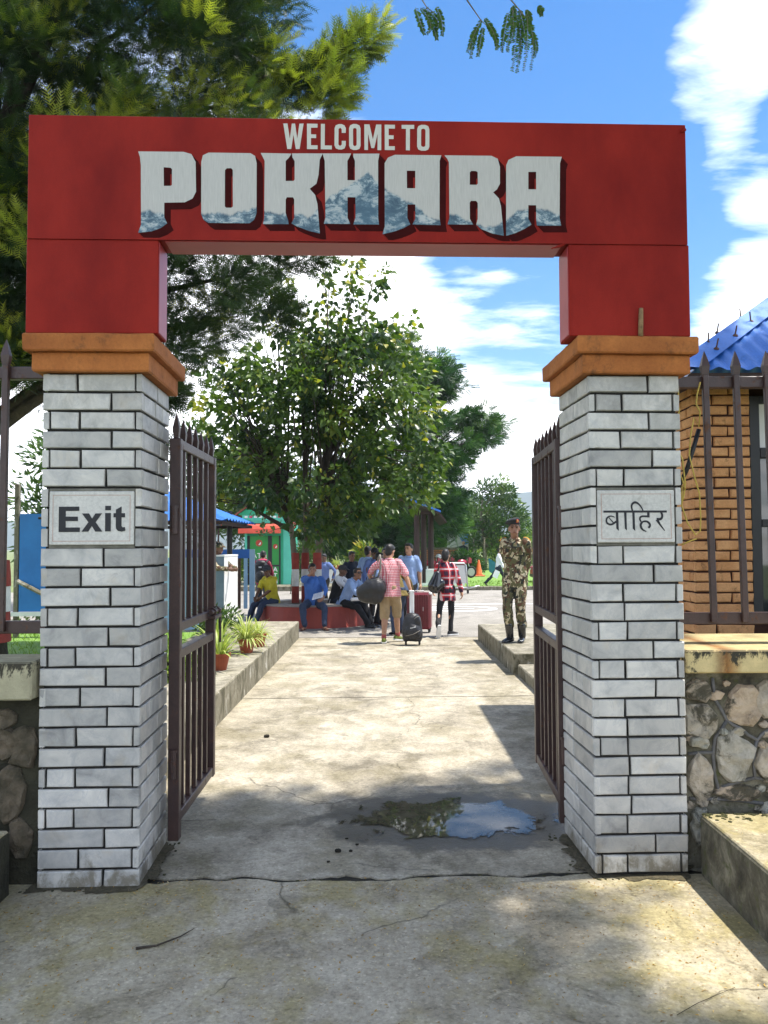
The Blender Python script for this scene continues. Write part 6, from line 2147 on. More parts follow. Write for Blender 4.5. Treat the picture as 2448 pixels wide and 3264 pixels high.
for (lab, x, y, zc, rx, rz, n, m_, sz) in (('leafy green tree behind the guard hut roof', -9.4, 44, 5.0, 2.6, 3.2, 80, 'mid', 0.36), ('dark green tree directly behind the cash booth', -6.2, 42, 4.2, 2.0, 3.0, 80, 'mid', 0.34), ('dark tree behind the banded peepal trunks', -2.6, 40, 3.2, 2.4, 2.4, 80, 'rain', 0.36), ('dark tree filling the gap behind the shelter', 2.6, 52, 3.4, 2.6, 2.6, 80, 'rain', 0.42), ('low dark tree between the croton bush and the shelter', -0.3, 44, 2.6, 2.2, 1.9, 70, 'rain', 0.38), ('dark tree left of the broadleaf tree', 4.9, 62, 3.2, 2.2, 2.6, 70, 'mid', 0.42), ('dark tree farthest behind the clipped bushes', 6.5, 78, 3.4, 4.2, 2.6, 110, 'mid', 0.5), ('round green tree far behind the blue board', -9.0, 24, 3.2, 1.6, 1.9, 60, 'mid', 0.26)):
    c_ = mound(x, y, zc, rx, rz, n)
    simple_tree('dense_tree', lab, (x, y, 0), c_, [random.uniform(0.5, 0.75) for _ in c_], 52, OVAL_V if m_ != 'rain' else PIN_V, OVAL_F if m_ != 'rain' else PIN_F, m_, sz, 0.2, 'darkbark', 0.25, 'trees beyond the forecourt', 14, 0.2)


def shrub(name, label, x, y, z0, rx, rz, n, per, mat, size, bv=OVAL_V, bf=OVAL_F, group=None, r=0.22, dep=None):
    s = thing(name, label, 'shrub', (x, y, z0), 0, group)
    c_ = mound(x, y, z0 + rz * 0.95, rx, rz, n, dep or rx)
    P, ax, ids = clump_leaves(c_, per, r, (x, y), 0.35)
    P[:, 2] = np.maximum(P[:, 2], z0 + 0.02)
    leaf_cloud('foliage', bv, bf, P - np.array((x, y, z0)), MT[mat], ax, rng.normal(size=P.shape) * 0.7 + np.array([0, -0.3, 1.0]), rng.uniform(size * 0.7, size * 1.3, len(P)), tints(len(P), ids, len(c_), 0.2), s)
    b = MB()
    for c in c_[:8]:
        d = Vector(c) - Vector((x, y, z0))
        b.tube([(0, 0, 0), d * 0.5 + Vector((0, 0, 0.03)), d], [0.02, 0.014, 0.006], 5)
    b.build('stem', MT['darkbark'], s, True)
    return s


shrub('clipped_bush', 'large round clipped bush beyond the luggage trolley', 4.15, 44.5, 0.1, 0.85, 0.68, 60, 60, 'rain', 0.14, r=0.24)
shrub('clipped_bush', 'smaller round clipped bush beside the orange cone', 5.0, 45.5, 0.1, 0.55, 0.52, 36, 60, 'rain', 0.13, r=0.2)
for lab, x, y, rx, rz in (('bright shrub between the banded tree and the white shirted man', 9.3, 66, 1.7, 1.2), ('bright shrub far behind the soldier', 11.4, 72, 1.8, 1.5), ('sunlit shrub beside the soldier and the gate edge', 12.6, 66, 1.5, 1.9), ('low bright shrub left of the banded tree', 6.3, 70, 1.5, 0.9)):
    shrub('wild_shrub', lab, x, y, 0, rx, rz, 46, 40, 'bright', 0.36, group='wild shrubs beyond the fence posts', r=0.5)
shrub('croton_bush', 'yellow leaved croton bush behind the standing drivers', -0.55, 27.5, 0.0, 0.55, 1.0, 26, 34, 'croton', 0.26, r=0.2)
shrub('garden_shrub', 'pale variegated shrub behind the left gate leaf', -2.22, 8.6, 0.30, 0.30, 0.20, 30, 40, 'bright', 0.075, r=0.12)
shrub('garden_shrub', 'green shrub at the foot of the guard hut wall', -2.55, 12.6, 0.30, 0.32, 0.24, 26, 40, 'mid', 0.09, r=0.12)
shrub('garden_shrub', 'green shrub beside the cash booth door', -5.9, 33.0, 0.18, 0.35, 0.75, 40, 40, 'bright', 0.14, r=0.18)
shrub('garden_shrub', 'green hedge shrub right of the cash booth', -3.3, 33.6, 0.18, 0.30, 1.0, 40, 40, 'mid', 0.14, r=0.2)
shrub('hedge', 'dark low hedge below the blue board', -6.4, 14.6, 0.0, 1.6, 0.24, 60, 40, 'mid', 0.10, r=0.16, dep=0.3)

# bougainvillea spray before the booth gable
bg = thing('bougainvillea', 'pink flowering bougainvillea spray in front of the cash booth gable', 'plant', (-3.35, 29.5, 0))
b = MB()
k29 = 29.5 / 1789.4
bp = lambda px, py: Vector(((px - 829.5) * k29 + 3.35, 0, 1.65 + (1181.5 - py) * k29))
stems = [[Vector((0, 0.2, 0)), Vector((0.1, 0.1, 1.5)), bp(632, 1130), bp(612, 1108), bp(585, 1096), bp(560, 1100), bp(540, 1120)], [bp(632, 1140), bp(600, 1140), bp(575, 1150), bp(560, 1148)], [bp(612, 1108), bp(600, 1098), bp(575, 1090)], [bp(585, 1096), bp(572, 1120), bp(566, 1140)]]
for s in stems:
    b.tube(s, [0.018] + [0.010] * (len(s) - 2) + [0.004], 5)
b.build('stem', MT['darkbark'], bg, True)
pts, pk = [], []
for s in stems:
    for i in range(len(s) - 1):
        for _ in range(9):
            q = s[i].lerp(s[i + 1], random.random())
            if q.z > 1.9:
                pts.append(tuple(q + Vector((random.gauss(0, .07), random.gauss(0, .07), random.gauss(0, .07)))))
P = np.array(pts)
leaf_cloud('foliage', HEART_V, HEART_F, P, MT['mid'], rng.normal(size=P.shape), rng.normal(size=P.shape), rng.uniform(0.09, 0.15, len(P)), rng.uniform(0, 0.5, len(P)), bg)
for (px, py, n) in ((588, 1096, 16), (604, 1102, 22), (612, 1106, 16), (628, 1122, 18), (634, 1130, 16)):
    c = bp(px, py)
    pk += [tuple(c + Vector((random.gauss(0, .06), random.gauss(0, .06), random.gauss(0, .06)))) for _ in range(n)]
P = np.array(pk)
leaf_cloud('blossom', OVAL_V, OVAL_F, P, MT['pink'], rng.normal(size=P.shape), rng.normal(size=P.shape), rng.uniform(0.09, 0.14, len(P)), rng.uniform(0, 1, len(P)), bg)


# ---- potted striped plants on the ledge
def potted(label, x, y, z, n, L, wdt, pale, ht, rt=0.115):
    p = thing('potted_plant', label, 'potted plant', (x, y, z), 0, 'potted plants by the path')
    b = MB()
    h = 0.185
    b.lathe([(0.075, 0.0), (rt * 0.93, h * 0.80), (rt * 0.95, h * 0.805), (rt * 1.06, h * 0.81), (rt * 1.08, h), (rt * 0.95, h), (rt * 0.9, h - 0.02), (0.001, h - 0.025)], 22)
    b.build('pot', MT['terracotta'], p, False)
    vs, fs, tn = [], [], []
    for k in range(n):
        az = random.uniform(0, 2 * math.pi)
        el = random.uniform(0.15, 1.45)
        ln = L * random.uniform(0.65, 1.1)
        d = Vector((math.cos(az) * math.cos(el), math.sin(az) * math.cos(el), math.sin(el)))
        pt = Vector((math.cos(az) * 0.03, math.sin(az) * 0.03, h - 0.03))
        seg = 7
        base = len(vs)
        for i in range(seg + 1):
            t = i / seg
            w = wdt * (0.5 + 1.1 * t) if t < 0.4 else wdt * 0.94 * (1 - ((t - 0.4) / 0.6) ** 1.6) + 0.0006
            side = d.cross(Vector((0, 0, 1)))
            side = side.normalized() if side.length > 1e-3 else Vector((1, 0, 0))
            upn = side.cross(d).normalized()
            for s_ in (-1, -0.42, 0.42, 1):
                vs.append(tuple(pt + side * (w * s_) + upn * (0.25 * w * abs(s_))))
            pt = pt + d * (ln / seg)
            d = (d + Vector((0, 0, -ht * (0.5 + t)))).normalized()
        tt_ = random.uniform(0.0, 0.25)
        for i in range(seg):
            for j in range(3):
                fs.append((base + i * 4 + j, base + i * 4 + j + 1, base + i * 4 + j + 5, base + i * 4 + j + 4))
                tn.append(min(1, (pale + random.uniform(-.08, .12)) if j == 1 else pale * 0.35 + tt_))
    me = bpy.data.meshes.new('leaves')
    me.from_pydata(vs, [], fs)
    me.attributes.new('tint', 'FLOAT', 'FACE').data.foreach_set('value', tn)
    me.materials.append(MT['striped'])
    me.polygons.foreach_set('use_smooth', [True] * len(fs))
    link('leaves', me, p)
    return p


potted('broad striped leaf plant in the clay pot nearest the gate leaf', -1.83, 9.25, 0.30, 46, 0.36, 0.020, 0.72, 0.16)
potted('bushy pale yellow spider plant in a clay pot on the ledge', -1.78, 10.75, 0.30, 150, 0.40, 0.0105, 0.95, 0.30)
potted('smaller spider plant in the clay pot behind the bushy one', -1.72, 11.4, 0.30, 60, 0.30, 0.010, 0.8, 0.30, 0.10)
potted('tall green striped plant in a pot against the guard hut wall', -2.08, 10.3, 0.30, 44, 0.42, 0.019, 0.60, 0.10)
potted('pale spider plant in a clay pot on the white parapet', -2.0, 34.4, 0.742, 60, 0.42, 0.018, 0.85, 0.28, 0.2)

# ---- flamboyant tree behind the viewer: its boughs hang in at the top and shade the approach
FT = Vector((5.6, -3.4, 0))
ft = thing('flamboyant_tree', 'tree with fine pinnate leaves whose hanging sprays dip into the sky above the sign', 'tree', FT)
cl, rad = [], []
# gaps in the canopy, given where their light falls on the ground
hole = [(Vector((1.35, 3.4)), 0.50), (Vector((2.2, 3.9)), 0.75), (Vector((1.5, 4.75)), 0.35)]
while len(cl) < 680:
    x, y, z = random.uniform(0.6, 8.0), random.uniform(-1.5, 6.4), random.uniform(8.0, 10.6)
    g_ = Vector((x - 0.372 * z, y - 0.033 * z))
    r_ = random.uniform(0.5, 0.85)
    if g_.y + r_ * 0.8 > 5.55 + 0.55 * max(0.0, min(1.0, g_.x * 2)) + 0.35 * noise.noise((g_.x * 1.5, 2.2, 0)) or any((g_ - c).length < r + r_ * 0.75 for c, r in hole):
        continue
    cl.append(Vector((x, y, z)))
    rad.append(r_)
P, ax, ids = clump_leaves(cl, 46, rad, FT, 0.0, 1.0, 0.1, 0.5)
leaf_cloud('crown', PIN_V, PIN_F, P - np.array(FT), MT['pinna'], ax, rng.normal(size=P.shape) * 0.5 + np.array([0, 0, 1.0]), rng.uniform(0.28, 0.42, len(P)), rng.uniform(0, 0.9, len(P)), ft)
skeleton(FT, cl, MT['bark'], ft, 0.30, 0.42, 40, 0.3, top=8.6)
k3 = 3.0 / 1789.4
hp = lambda zx_, zy_: Vector(((829.5 + 0.5 * zx_ - 829.5) * k3, 3.0, 1.65 + (1182 - 0.5 * zy_) * k3))
LP, LA, LN, LS = [], [], [], []
tw = MB()
strands = [[(150, -30), (175, 50), (190, 95)], [(200, -30), (235, 60), (245, 105)], [(240, -20), (265, 50), (265, 115)], [(170, -30), (215, 40), (200, 90)], [(190, -40), (250, 20), (230, 70)],
           [(440, 40), (402, 120), (378, 190)], [(450, 60), (437, 130), (425, 195)], [(430, 45), (408, 110), (396, 192)], [(470, 60), (500, 120), (506, 180)], [(455, 20), (490, 80), (518, 155)],
           [(565, -20), (547, 80), (532, 165)], [(590, -30), (562, 100), (555, 190)], [(600, -20), (592, 130), (575, 265)], [(620, -20), (612, 140), (600, 262)], [(640, 20), (642, 130), (622, 278)], [(640, 20), (670, 110), (657, 262)], [(650, 40), (684, 120), (676, 190)], [(575, -20), (580, 60), (570, 150)], [(610, -20), (630, 60), (640, 150)], [(600, -20), (620, 90), (612, 200)], [(690, -20), (700, 0), (705, 28)], [(640, -20), (655, 20), (650, 60)]]
for si, s in enumerate(strands):
    q = [hp(*p) + Vector((0, 0.02 * math.sin(si * 2.1), 0)) for p in s]
    path = []
    for t in np.linspace(0, 1, 34):
        path.append(q[0] * (1 - t) ** 2 + (q[1] * 2 - q[0] * 0.5 - q[2] * 0.5) * (2 * t * (1 - t)) + q[2] * t * t)
    tw.tube([p - FT for p in path[::4] + [path[-1]]], 0.0009, 5)
    for i in range(1, len(path) - 1):
        d = (path[i + 1] - path[i - 1]).normalized()
        for sd in (-1, 1):
            s_ = Vector((sd * d.z, random.uniform(-0.5, 0.5), -sd * d.x)) * 0.9 + d * 0.55
            LP.append(tuple(path[i] - FT))
            LA.append(tuple(s_))
            LN.append((random.gauss(0, .4), -1 + random.gauss(0, .4), random.gauss(0, .5)))
            LS.append(0.0150 * random.uniform(0.75, 1.15) * (0.6 + 0.5 * math.sin(math.pi * min(1, i / 30 + 0.1))))
for s in ([(380, -60), (440, 30), (470, 60)], [(560, -80), (640, 20), (650, 45)], [(170, -80), (200, -30), (240, 0)]):
    tw.tube([hp(*p) - FT for p in s], [0.003, 0.002, 0.001], 5)
for p_ in ((560, -80), (380, -60), (170, -80)):
    a = hp(*p_) - FT
    tw.tube([a, a + Vector((0.1, 0.15, 0.9)), Vector((1.6, 2.5, 8.4)) - FT], [0.003, 0.006, 0.018], 5)
tw.build('hanging_twig', MT['bark'], ft, True)
leaf_cloud('hanging_leaves', [(0, 0, 0), (-0.19, 0.3, 0), (-0.17, 0.75, 0), (0, 1, 0), (0.17, 0.75, 0), (0.19, 0.3, 0)], [(0, 5, 1), (1, 5, 4), (1, 4, 2), (2, 4, 3)], np.array(LP), MT['pinna'], np.array(LA), np.array(LN), np.array(LS), rng.uniform(0, 0.8, len(LP)), ft)

# ---- fallen petals, leaves and lumps on the concrete
n = 2200
P = np.stack([rng.uniform(-1.75, 1.55, n), 2.4 + 1.8 * rng.random(n) ** 0.7, np.full(n, 0.003)], 1)
m_ = 260
Q = np.stack([rng.uniform(-1.5, 1.55, m_), 4.05 + np.abs(rng.normal(size=m_)) * 0.05, np.full(m_, 0.004)], 1)
Q2 = np.stack([rng.uniform(1.63, 3.0, 120), rng.uniform(3.2, 4.24, 120), np.full(120, 0.306)], 1)
P = np.vstack([P, Q, Q2])
n = len(P)
tag(leaf_cloud('fallen_petals', OVAL_V, OVAL_F, P, MT['debris'], rng.normal(size=(n, 3)) * np.array([1, 1, 0.1]), np.array([0, 0, 1.0]) + rng.normal(size=(n, 3)) * 0.25, rng.uniform(0.006, 0.020, n), rng.uniform(0, 1, n)), kind='stuff')
b = MB()
b.tube([(-1.03, 3.48, 0.006), (-0.95, 3.5, 0.008), (-0.87, 3.58, 0.008), (-0.83, 3.66, 0.005)], [0.006, 0.004, 0.003, 0.0015], 6)
tag(b.build('fallen_twig', MT['darkbark'], None, True), 'thin dark fallen twig on the concrete in front of the Exit pillar', 'twig')
b = MB()
b.tube([(1.02, 2.98, 0.005), (1.12, 3.05, 0.008), (1.3, 3.16, 0.005)], [0.0013, 0.0012, 0.0008], 5)
tag(b.build('fallen_twig', MT['darkbark'], None, True), 'fine straight fallen twig at the lower right of the concrete', 'twig')
for i, (x, y, r_, lab) in enumerate(((-0.265, 4.60, 0.019, 'largest dark lump left of the crack on the path'), (-0.19, 4.60, 0.011, 'small dark lump beside the largest one'), (-0.16, 4.70, 0.009, 'small dark lump nearest the puddle'), (-0.22, 4.80, 0.008, 'tiny dark lump at the puddle edge'), (-0.30, 4.45, 0.009, 'small dark lump close to the crack'), (-1.04, 7.35, 0.026, 'brown clod on the path by the left gate leaf'))):
    b = MB()
    for k in range(4):
        b.ell((random.uniform(-1, 1) * r_ * 0.7, random.uniform(-1, 1) * r_ * 0.5, r_ * 0.45), (r_ * random.uniform(.5, .8), r_ * random.uniform(.5, .8), r_ * .55), 8)
    tag(b.build('dirt_clod', MT['dirt'], None, True, (x, y, -0.012)), lab, 'clod', 'clods on the path')

# ================================================================== PEOPLE
REMESH = []


def remesh_obj(b, name, mat, parent, voxel, smooth_it=2, wr=0.0):
    o = b.build(name, mat, parent, True)
    md = o.modifiers.new('r', 'REMESH')
    md.mode = 'VOXEL'
    md.voxel_size = voxel
    md.use_smooth_shade = True
    if smooth_it:
        s = o.modifiers.new('s', 'SMOOTH')
        s.factor = 0.5
        s.iterations = smooth_it
    REMESH.append((o, wr))
    return o


def finish_remesh():
    dg = bpy.context.evaluated_depsgraph_get()
    for o, wr in REMESH:
        me = bpy.data.meshes.new_from_object(o.evaluated_get(dg))
        old = o.data
        o.modifiers.clear()
        o.data = me
        bpy.data.meshes.remove(old)
        if wr:
            n = len(me.vertices)
            co = np.empty(n * 3)
            no = np.empty(n * 3)
            me.vertices.foreach_get('co', co)
            me.vertices.foreach_get('normal', no)
            co, no = co.reshape(-1, 3), no.reshape(-1, 3)
            sd = random.uniform(0, 50)
            d = np.array([noise.noise((p[0] * 9 + sd, p[1] * 9, p[2] * 5 + 3 * noise.noise((p[0] * 4, p[1] * 4, sd)))) for p in co])
            co += no * (d * wr)[:, None]
            me.vertices.foreach_set('co', co.reshape(-1))
            me.update()
        me.polygons.foreach_set('use_smooth', [True] * len(me.polygons))


def ik(a, c, l1, l2, hint):
    a, c = Vector(a), Vector(c)
    d = c - a
    L = d.length
    if L > (l1 + l2) * 0.999:
        c = a + d * ((l1 + l2) * 0.999 / L)
        d = c - a
        L = d.length
    u = d / L
    x = (l1 * l1 - l2 * l2 + L * L) / (2 * L)
    h = math.sqrt(max(0, l1 * l1 - x * x))
    hv = Vector(hint)
    hv = hv - u * hv.dot(u)
    hv = hv.normalized() if hv.length > 1e-4 else u.orthogonal().normalized()
    return a + u * x + hv * h, c


def ell_ring(c, ax, ay, rx, ry, n=18):
    return [c + ax * (rx * math.cos(t)) + ay * (ry * math.sin(t)) for t in [2 * math.pi * k / n for k in range(n)]]


def hand(b, w, d, palm_n, s, curl, side):
    """palm and five separate bent fingers at wrist w pointing along d; palm_n = direction the palm faces"""
    d = d.normalized()
    pn = Vector(palm_n)
    pn = (pn - d * pn.dot(d)).normalized() if (pn - d * pn.dot(d)).length > 1e-3 else d.orthogonal().normalized()
    t = d.cross(pn).normalized() * side   # towards the thumb
    b.capsule(w - d * 0.02 * s, w + d * 0.05 * s, 0.026 * s, 0.030 * s, 10)
    for k in (-1.0, 0.0, 1.0):
        b.capsule(w + d * 0.02 * s + t * 0.018 * k * s, w + d * 0.082 * s + t * 0.026 * k * s, 0.017 * s, 0.015 * s, 8)
    for k, L in ((1.5, 0.072), (0.5, 0.082), (-0.5, 0.076), (-1.5, 0.060)):
        p = w + d * 0.085 * s + t * 0.0195 * k * s
        a1, a2 = curl * 0.7, curl * 1.6
        d1 = (d * math.cos(a1) + pn * math.sin(a1))
        d2 = (d * math.cos(a2) + pn * math.sin(a2))
        q = p + d1 * L * 0.55 * s
        b.capsule(p - d * 0.015 * s, q, 0.0098 * s, 0.0092 * s, 8)
        b.capsule(q, q + d2 * L * 0.5 * s, 0.0092 * s, 0.0082 * s, 8)
    p = w + d * 0.02 * s + t * 0.028 * s
    q = p + (d * 0.6 + t * 0.7 + pn * 0.25).normalized() * 0.042 * s
    b.capsule(p, q, 0.013 * s, 0.011 * s, 8)
    b.capsule(q, q + (d * 0.9 + t * 0.15 + pn * 0.35).normalized() * 0.034 * s, 0.011 * s, 0.009 * s, 8)


def person(label, loc, rz=0.0, H=1.70, skin='skin', shirt='skyshirt', sleeve='short', tuck=False, trousers='blackcloth', shorts=False, shoes='leather', sole=None,
           pelvis=None, up=(0, 0, 1), ha=(1, 0, 0), sa=(1, 0, 0), head_yaw=0.0, head_pitch=0.0, head_off=(0, -0.01, 0), hl=None, hr=None, el=(0.4, 1, 0), er=(-0.4, 1, 0),
           fl=None, fr=None, kl_=(0.05, -1, 0.1), kr=(-0.05, -1, 0.1), fdl=(0.12, -1, 0), fdr=(-0.12, -1, 0), curl=0.7, hdl=None, hdr=None, female=False, hat=None, hair=True, fat=1.0,
           vox=0.011, glasses=False, boots=False, group=None, long_shirt=0.0, vest=None, hips=True):
    s = H / 1.75
    p = thing('person', label, 'person', loc, rz, group)
    V = Vector
    upv = V(up).normalized()
    pel = V(pelvis) if pelvis else V((0, 0, 0.93 * s))
    ha, sa = V(ha).normalized(), V(sa).normalized()
    fw = sa.cross(upv).normalized()      # forward of the chest (x = left, -y = forward)
    fwp = ha.cross(V((0, 0, 1))).normalized()
    chest = pel + upv * 0.40 * s
    shw = (0.165 if female else 0.187) * s
    sh = {1: pel + upv * 0.475 * s + sa * shw, -1: pel + upv * 0.475 * s - sa * shw}
    neck = pel + upv * 0.52 * s
    hc = neck + upv * 0.145 * s + V(head_off) * s + fw * 0.02 * s
    hip = {1: pel + ha * 0.088 * s - V((0, 0, 0.03 * s)), -1: pel - ha * 0.088 * s - V((0, 0, 0.03 * s))}
    ftg = {1: V(fl) if fl else V((0.11 * s, 0, 0.085 * s)), -1: V(fr) if fr else V((-0.11 * s, 0, 0.085 * s))}
    hnd = {1: V(hl) if hl else sh[1] + V((0.09 * s, -0.05 * s, -0.53 * s)), -1: V(hr) if hr else sh[-1] + V((-0.09 * s, -0.05 * s, -0.53 * s))}
    knee, ank, elb, wri = {}, {}, {}, {}
    for k in (1, -1):
        knee[k], ank[k] = ik(hip[k], ftg[k], 0.43 * s, 0.415 * s, kl_ if k == 1 else kr)
        elb[k], wri[k] = ik(sh[k], hnd[k], 0.29 * s, 0.255 * s, el if k == 1 else er)
    fd = {1: V(fdl).normalized(), -1: V(fdr).normalized()}
    # ---- skin: one continuous body
    b = MB()
    HR = (Matrix.Rotation(math.atan2(sa.y, sa.x) + head_yaw, 3, 'Z') @ Matrix.Rotation(head_pitch, 3, 'X'))
    hp_ = lambda x, y, z: hc + HR @ V((x * s, y * s, z * s))
    b.ell(hp_(0, 0.008, 0.025), (0.074 * s, 0.094 * s, 0.098 * s), 16, rot=HR)
    b.ell(hp_(0, -0.022, -0.045), (0.058 * s, 0.066 * s, 0.075 * s), 14, rot=HR)
    b.ell(hp_(0, -0.060, -0.088), (0.026 * s, 0.024 * s, 0.024 * s), 10, rot=HR)
    b.capsule(hp_(0, -0.082, 0.012), hp_(0, -0.104, -0.026), 0.011 * s, 0.016 * s, 8)
    b.capsule(hp_(-0.026, -0.078, -0.060), hp_(0.026, -0.078, -0.060), 0.012 * s, None, 8)
    b.capsule(hp_(-0.045, -0.072, 0.030), hp_(0.045, -0.072, 0.030), 0.014 * s, None, 8)
    for k in (1, -1):
        b.ell(hp_(0.076 * k, 0.012, -0.012), (0.011 * s, 0.022 * s, 0.034 * s), 10, rot=HR)
    b.capsule(neck - upv * 0.05 * s, hp_(0, 0.015, -0.05), 0.056 * s * fat ** 0.5, 0.052 * s, 12)
    rr = [(-0.08, .14, .10), (0.02, .145, .10), (0.14, .125, .085), (0.30, .15, .10), (0.42, .15, .085), (0.50, .07, .06)]
    b.loft([ell_ring(pel + upv * t * s, ha.lerp(sa, max(0, min(1, t / 0.4))), fwp.lerp(fw, max(0, min(1, t / 0.4))), a * s, c * s) for t, a, c in rr])
    for k in (1, -1):
        b.capsule(sh[k] - upv * 0.01 * s - sa * k * 0.02 * s, elb[k], 0.050 * s, 0.040 * s, 10)
        b.capsule(elb[k], elb[k].lerp(wri[k], 0.35), 0.040 * s, 0.041 * s, 10)
        b.capsule(elb[k].lerp(wri[k], 0.35), wri[k], 0.041 * s, 0.026 * s, 10)
        hd = (hdl if k == 1 else hdr)
        hd = V(hd) if hd else (wri[k] - elb[k])
        hand(b, wri[k], hd, (-sa * k) if abs(hd.normalized().dot(sa)) < 0.8 else V((0, 0, -1)), s * 1.05, curl, -k)
        lg = 1.0 if shorts else 0.74
        b.capsule(hip[k], knee[k], 0.078 * s * lg, 0.052 * s * lg, 12)
        b.capsule(knee[k], knee[k].lerp(ank[k], 0.35) - fd[k] * 0.012 * s, 0.052 * s * lg, 0.056 * s * lg, 12)
        b.capsule(knee[k].lerp(ank[k], 0.35) - fd[k] * 0.012 * s, ank[k], 0.056 * s * lg, 0.036 * s * (0.5 + 0.5 * lg), 12)
        b.capsule(ank[k] - V((0, 0, 0.045 * s)) - fd[k] * 0.03 * s, ank[k] - V((0, 0, 0.055 * s)) + fd[k] * 0.12 * s, 0.034 * s, 0.026 * s, 10)
    body = remesh_obj(b, 'body', MT[skin], p, vox, 1)
    # ---- face
    for k in (1, -1):
        e = MB()
        e.ell(hp_(0.033 * k, -0.083, 0.012), (0.013 * s, 0.008 * s, 0.0075 * s), 8, rot=HR)
        e.build('eye', MT['eye'], p, True)
        e = MB()
        e.capsule(hp_(0.016 * k, -0.090, 0.037), hp_(0.050 * k, -0.080, 0.036), 0.0065 * s, 0.004 * s, 6)
        e.build('eyebrow', MT['hair'], p, True)
    e = MB()
    e.capsule(hp_(-0.022, -0.089, -0.058), hp_(0.022, -0.089, -0.058), 0.0055 * s, None, 6)
    e.build('mouth', MT['lip'], p, True)
    if glasses:
        e = MB()
        for k in (1, -1):
            e.ell(hp_(0.035 * k, -0.093, 0.010), (0.028 * s, 0.008 * s, 0.020 * s), 10, rot=HR)
            e.capsule(hp_(0.06 * k, -0.088, 0.018), hp_(0.078 * k, 0.0, 0.015), 0.004 * s, None, 6)
        e.capsule(hp_(-0.012, -0.094, 0.018), hp_(0.012, -0.094, 0.018), 0.004 * s, None, 6)
        e.build('sunglasses', MT['black'], p, True)
    # ---- hair and hats
    if hair:
        e = MB()
        e.ell(hp_(0, 0.026, 0.042), (0.083 * s, 0.098 * s, 0.096 * s), 16, rot=HR)
        e.ell(hp_(0, 0.048, -0.01), (0.070 * s, 0.066 * s, 0.085 * s), 14, rot=HR)
        e.ell(hp_(0.01, -0.030, 0.098), (0.062 * s, 0.056 * s, 0.032 * s), 12, rot=HR)
        if female:
            e.ell(hp_(0, 0.05, -0.02), (0.078 * s, 0.07 * s, 0.095 * s), 14, rot=HR)
            e.ell(hp_(0, 0.085, 0.02), (0.05 * s, 0.05 * s, 0.06 * s), 12, rot=HR)
        remesh_obj(e, 'hair', MT['hair'], p, 0.009, 1, 0.008)
    if hat == 'beret':
        e = MB()
        e.ell(hp_(-0.022, 0.0, 0.105), (0.112 * s, 0.118 * s, 0.042 * s), 16, rot=HR @ Matrix.Rotation(-0.30, 3, 'Y') @ Matrix.Rotation(-0.12, 3, 'X'))
        e.ell(hp_(0, 0.004, 0.078), (0.088 * s, 0.106 * s, 0.038 * s), 16, rot=HR)
        h_ = remesh_obj(e, 'beret', MT['beret'], p, 0.010, 2)
        e = MB()
        e.ell(hp_(0.040, -0.100, 0.104), (0.020 * s, 0.008 * s, 0.026 * s), 10, rot=HR)
        e.build('cap_badge', MT['badge'], h_, True)
        e = MB()
        e.ell(hp_(0.040, -0.107, 0.104), (0.009 * s, 0.005 * s, 0.016 * s), 8, rot=HR)
        e.build('badge_emblem', MT['gold'], h_, True)
    elif hat:
        e = MB()
        e.ell(hp_(0, 0.006, 0.062), (0.090 * s, 0.110 * s, 0.080 * s), 16, rot=HR)
        e.ell(hp_(0, 0.035, 0.04), (0.086 * s, 0.085 * s, 0.055 * s), 16, rot=HR)
        e.ell(hp_(0, -0.115, 0.052), (0.070 * s, 0.060 * s, 0.012 * s), 14, rot=HR @ Matrix.Rotation(0.25, 3, 'X'))
        remesh_obj(e, 'cap', MT[hat], p, 0.010, 1)
    # ---- shirt
    e = MB()
    z0 = -0.02 if tuck else -0.13 - long_shirt
    ff = 1.0 if female else 1.0
    rr = [(z0, .176, .138), (0.0, .172, .134), (0.12, (.138 if female else .158), .118), (0.28, .168, .128), (0.38, .176, .118), (0.45, .150, .098), (0.50, .085, .075), (0.53, .062, .062)]
    e.loft([ell_ring(pel + upv * t * s, ha.lerp(sa, max(0, min(1, t / 0.4))), fwp.lerp(fw, max(0, min(1, t / 0.4))), a * s * fat, c * s * fat) for t, a, c in rr])
    for k in (1, -1):
        e.capsule(sh[k] - sa * k * 0.035 * s - upv * 0.012 * s, sh[k].lerp(elb[k], 0.45), 0.072 * s * fat ** 0.5, 0.065 * s, 12)
        if sleeve == 'short':
            e.capsule(sh[k].lerp(elb[k], 0.3), sh[k].lerp(elb[k], 0.80), 0.066 * s, 0.066 * s, 12)
        else:
            e.capsule(sh[k].lerp(elb[k], 0.4), elb[k], 0.066 * s, 0.056 * s, 12)
            tt = 0.55 if sleeve == 'rolled' else 0.92
            e.capsule(elb[k], elb[k].lerp(wri[k], tt), 0.056 * s, 0.047 * s, 12)
    shirt_o = remesh_obj(e, 'shirt' if shirt != 'camo' else 'jacket', MT[shirt], p, 0.0135, 2, 0.022)
    e = MB()
    e.tube([neck + upv * 0.005 * s + sa * (0.064 * s * math.cos(t)) + fw * (0.066 * s * math.sin(t) + 0.012 * s) - upv * (0.022 * s * max(0, math.sin(t))) for t in [2 * math.pi * k / 16 for k in range(17)]], 0.015 * s, 8)
    e.build('collar', MT[shirt], shirt_o, True)
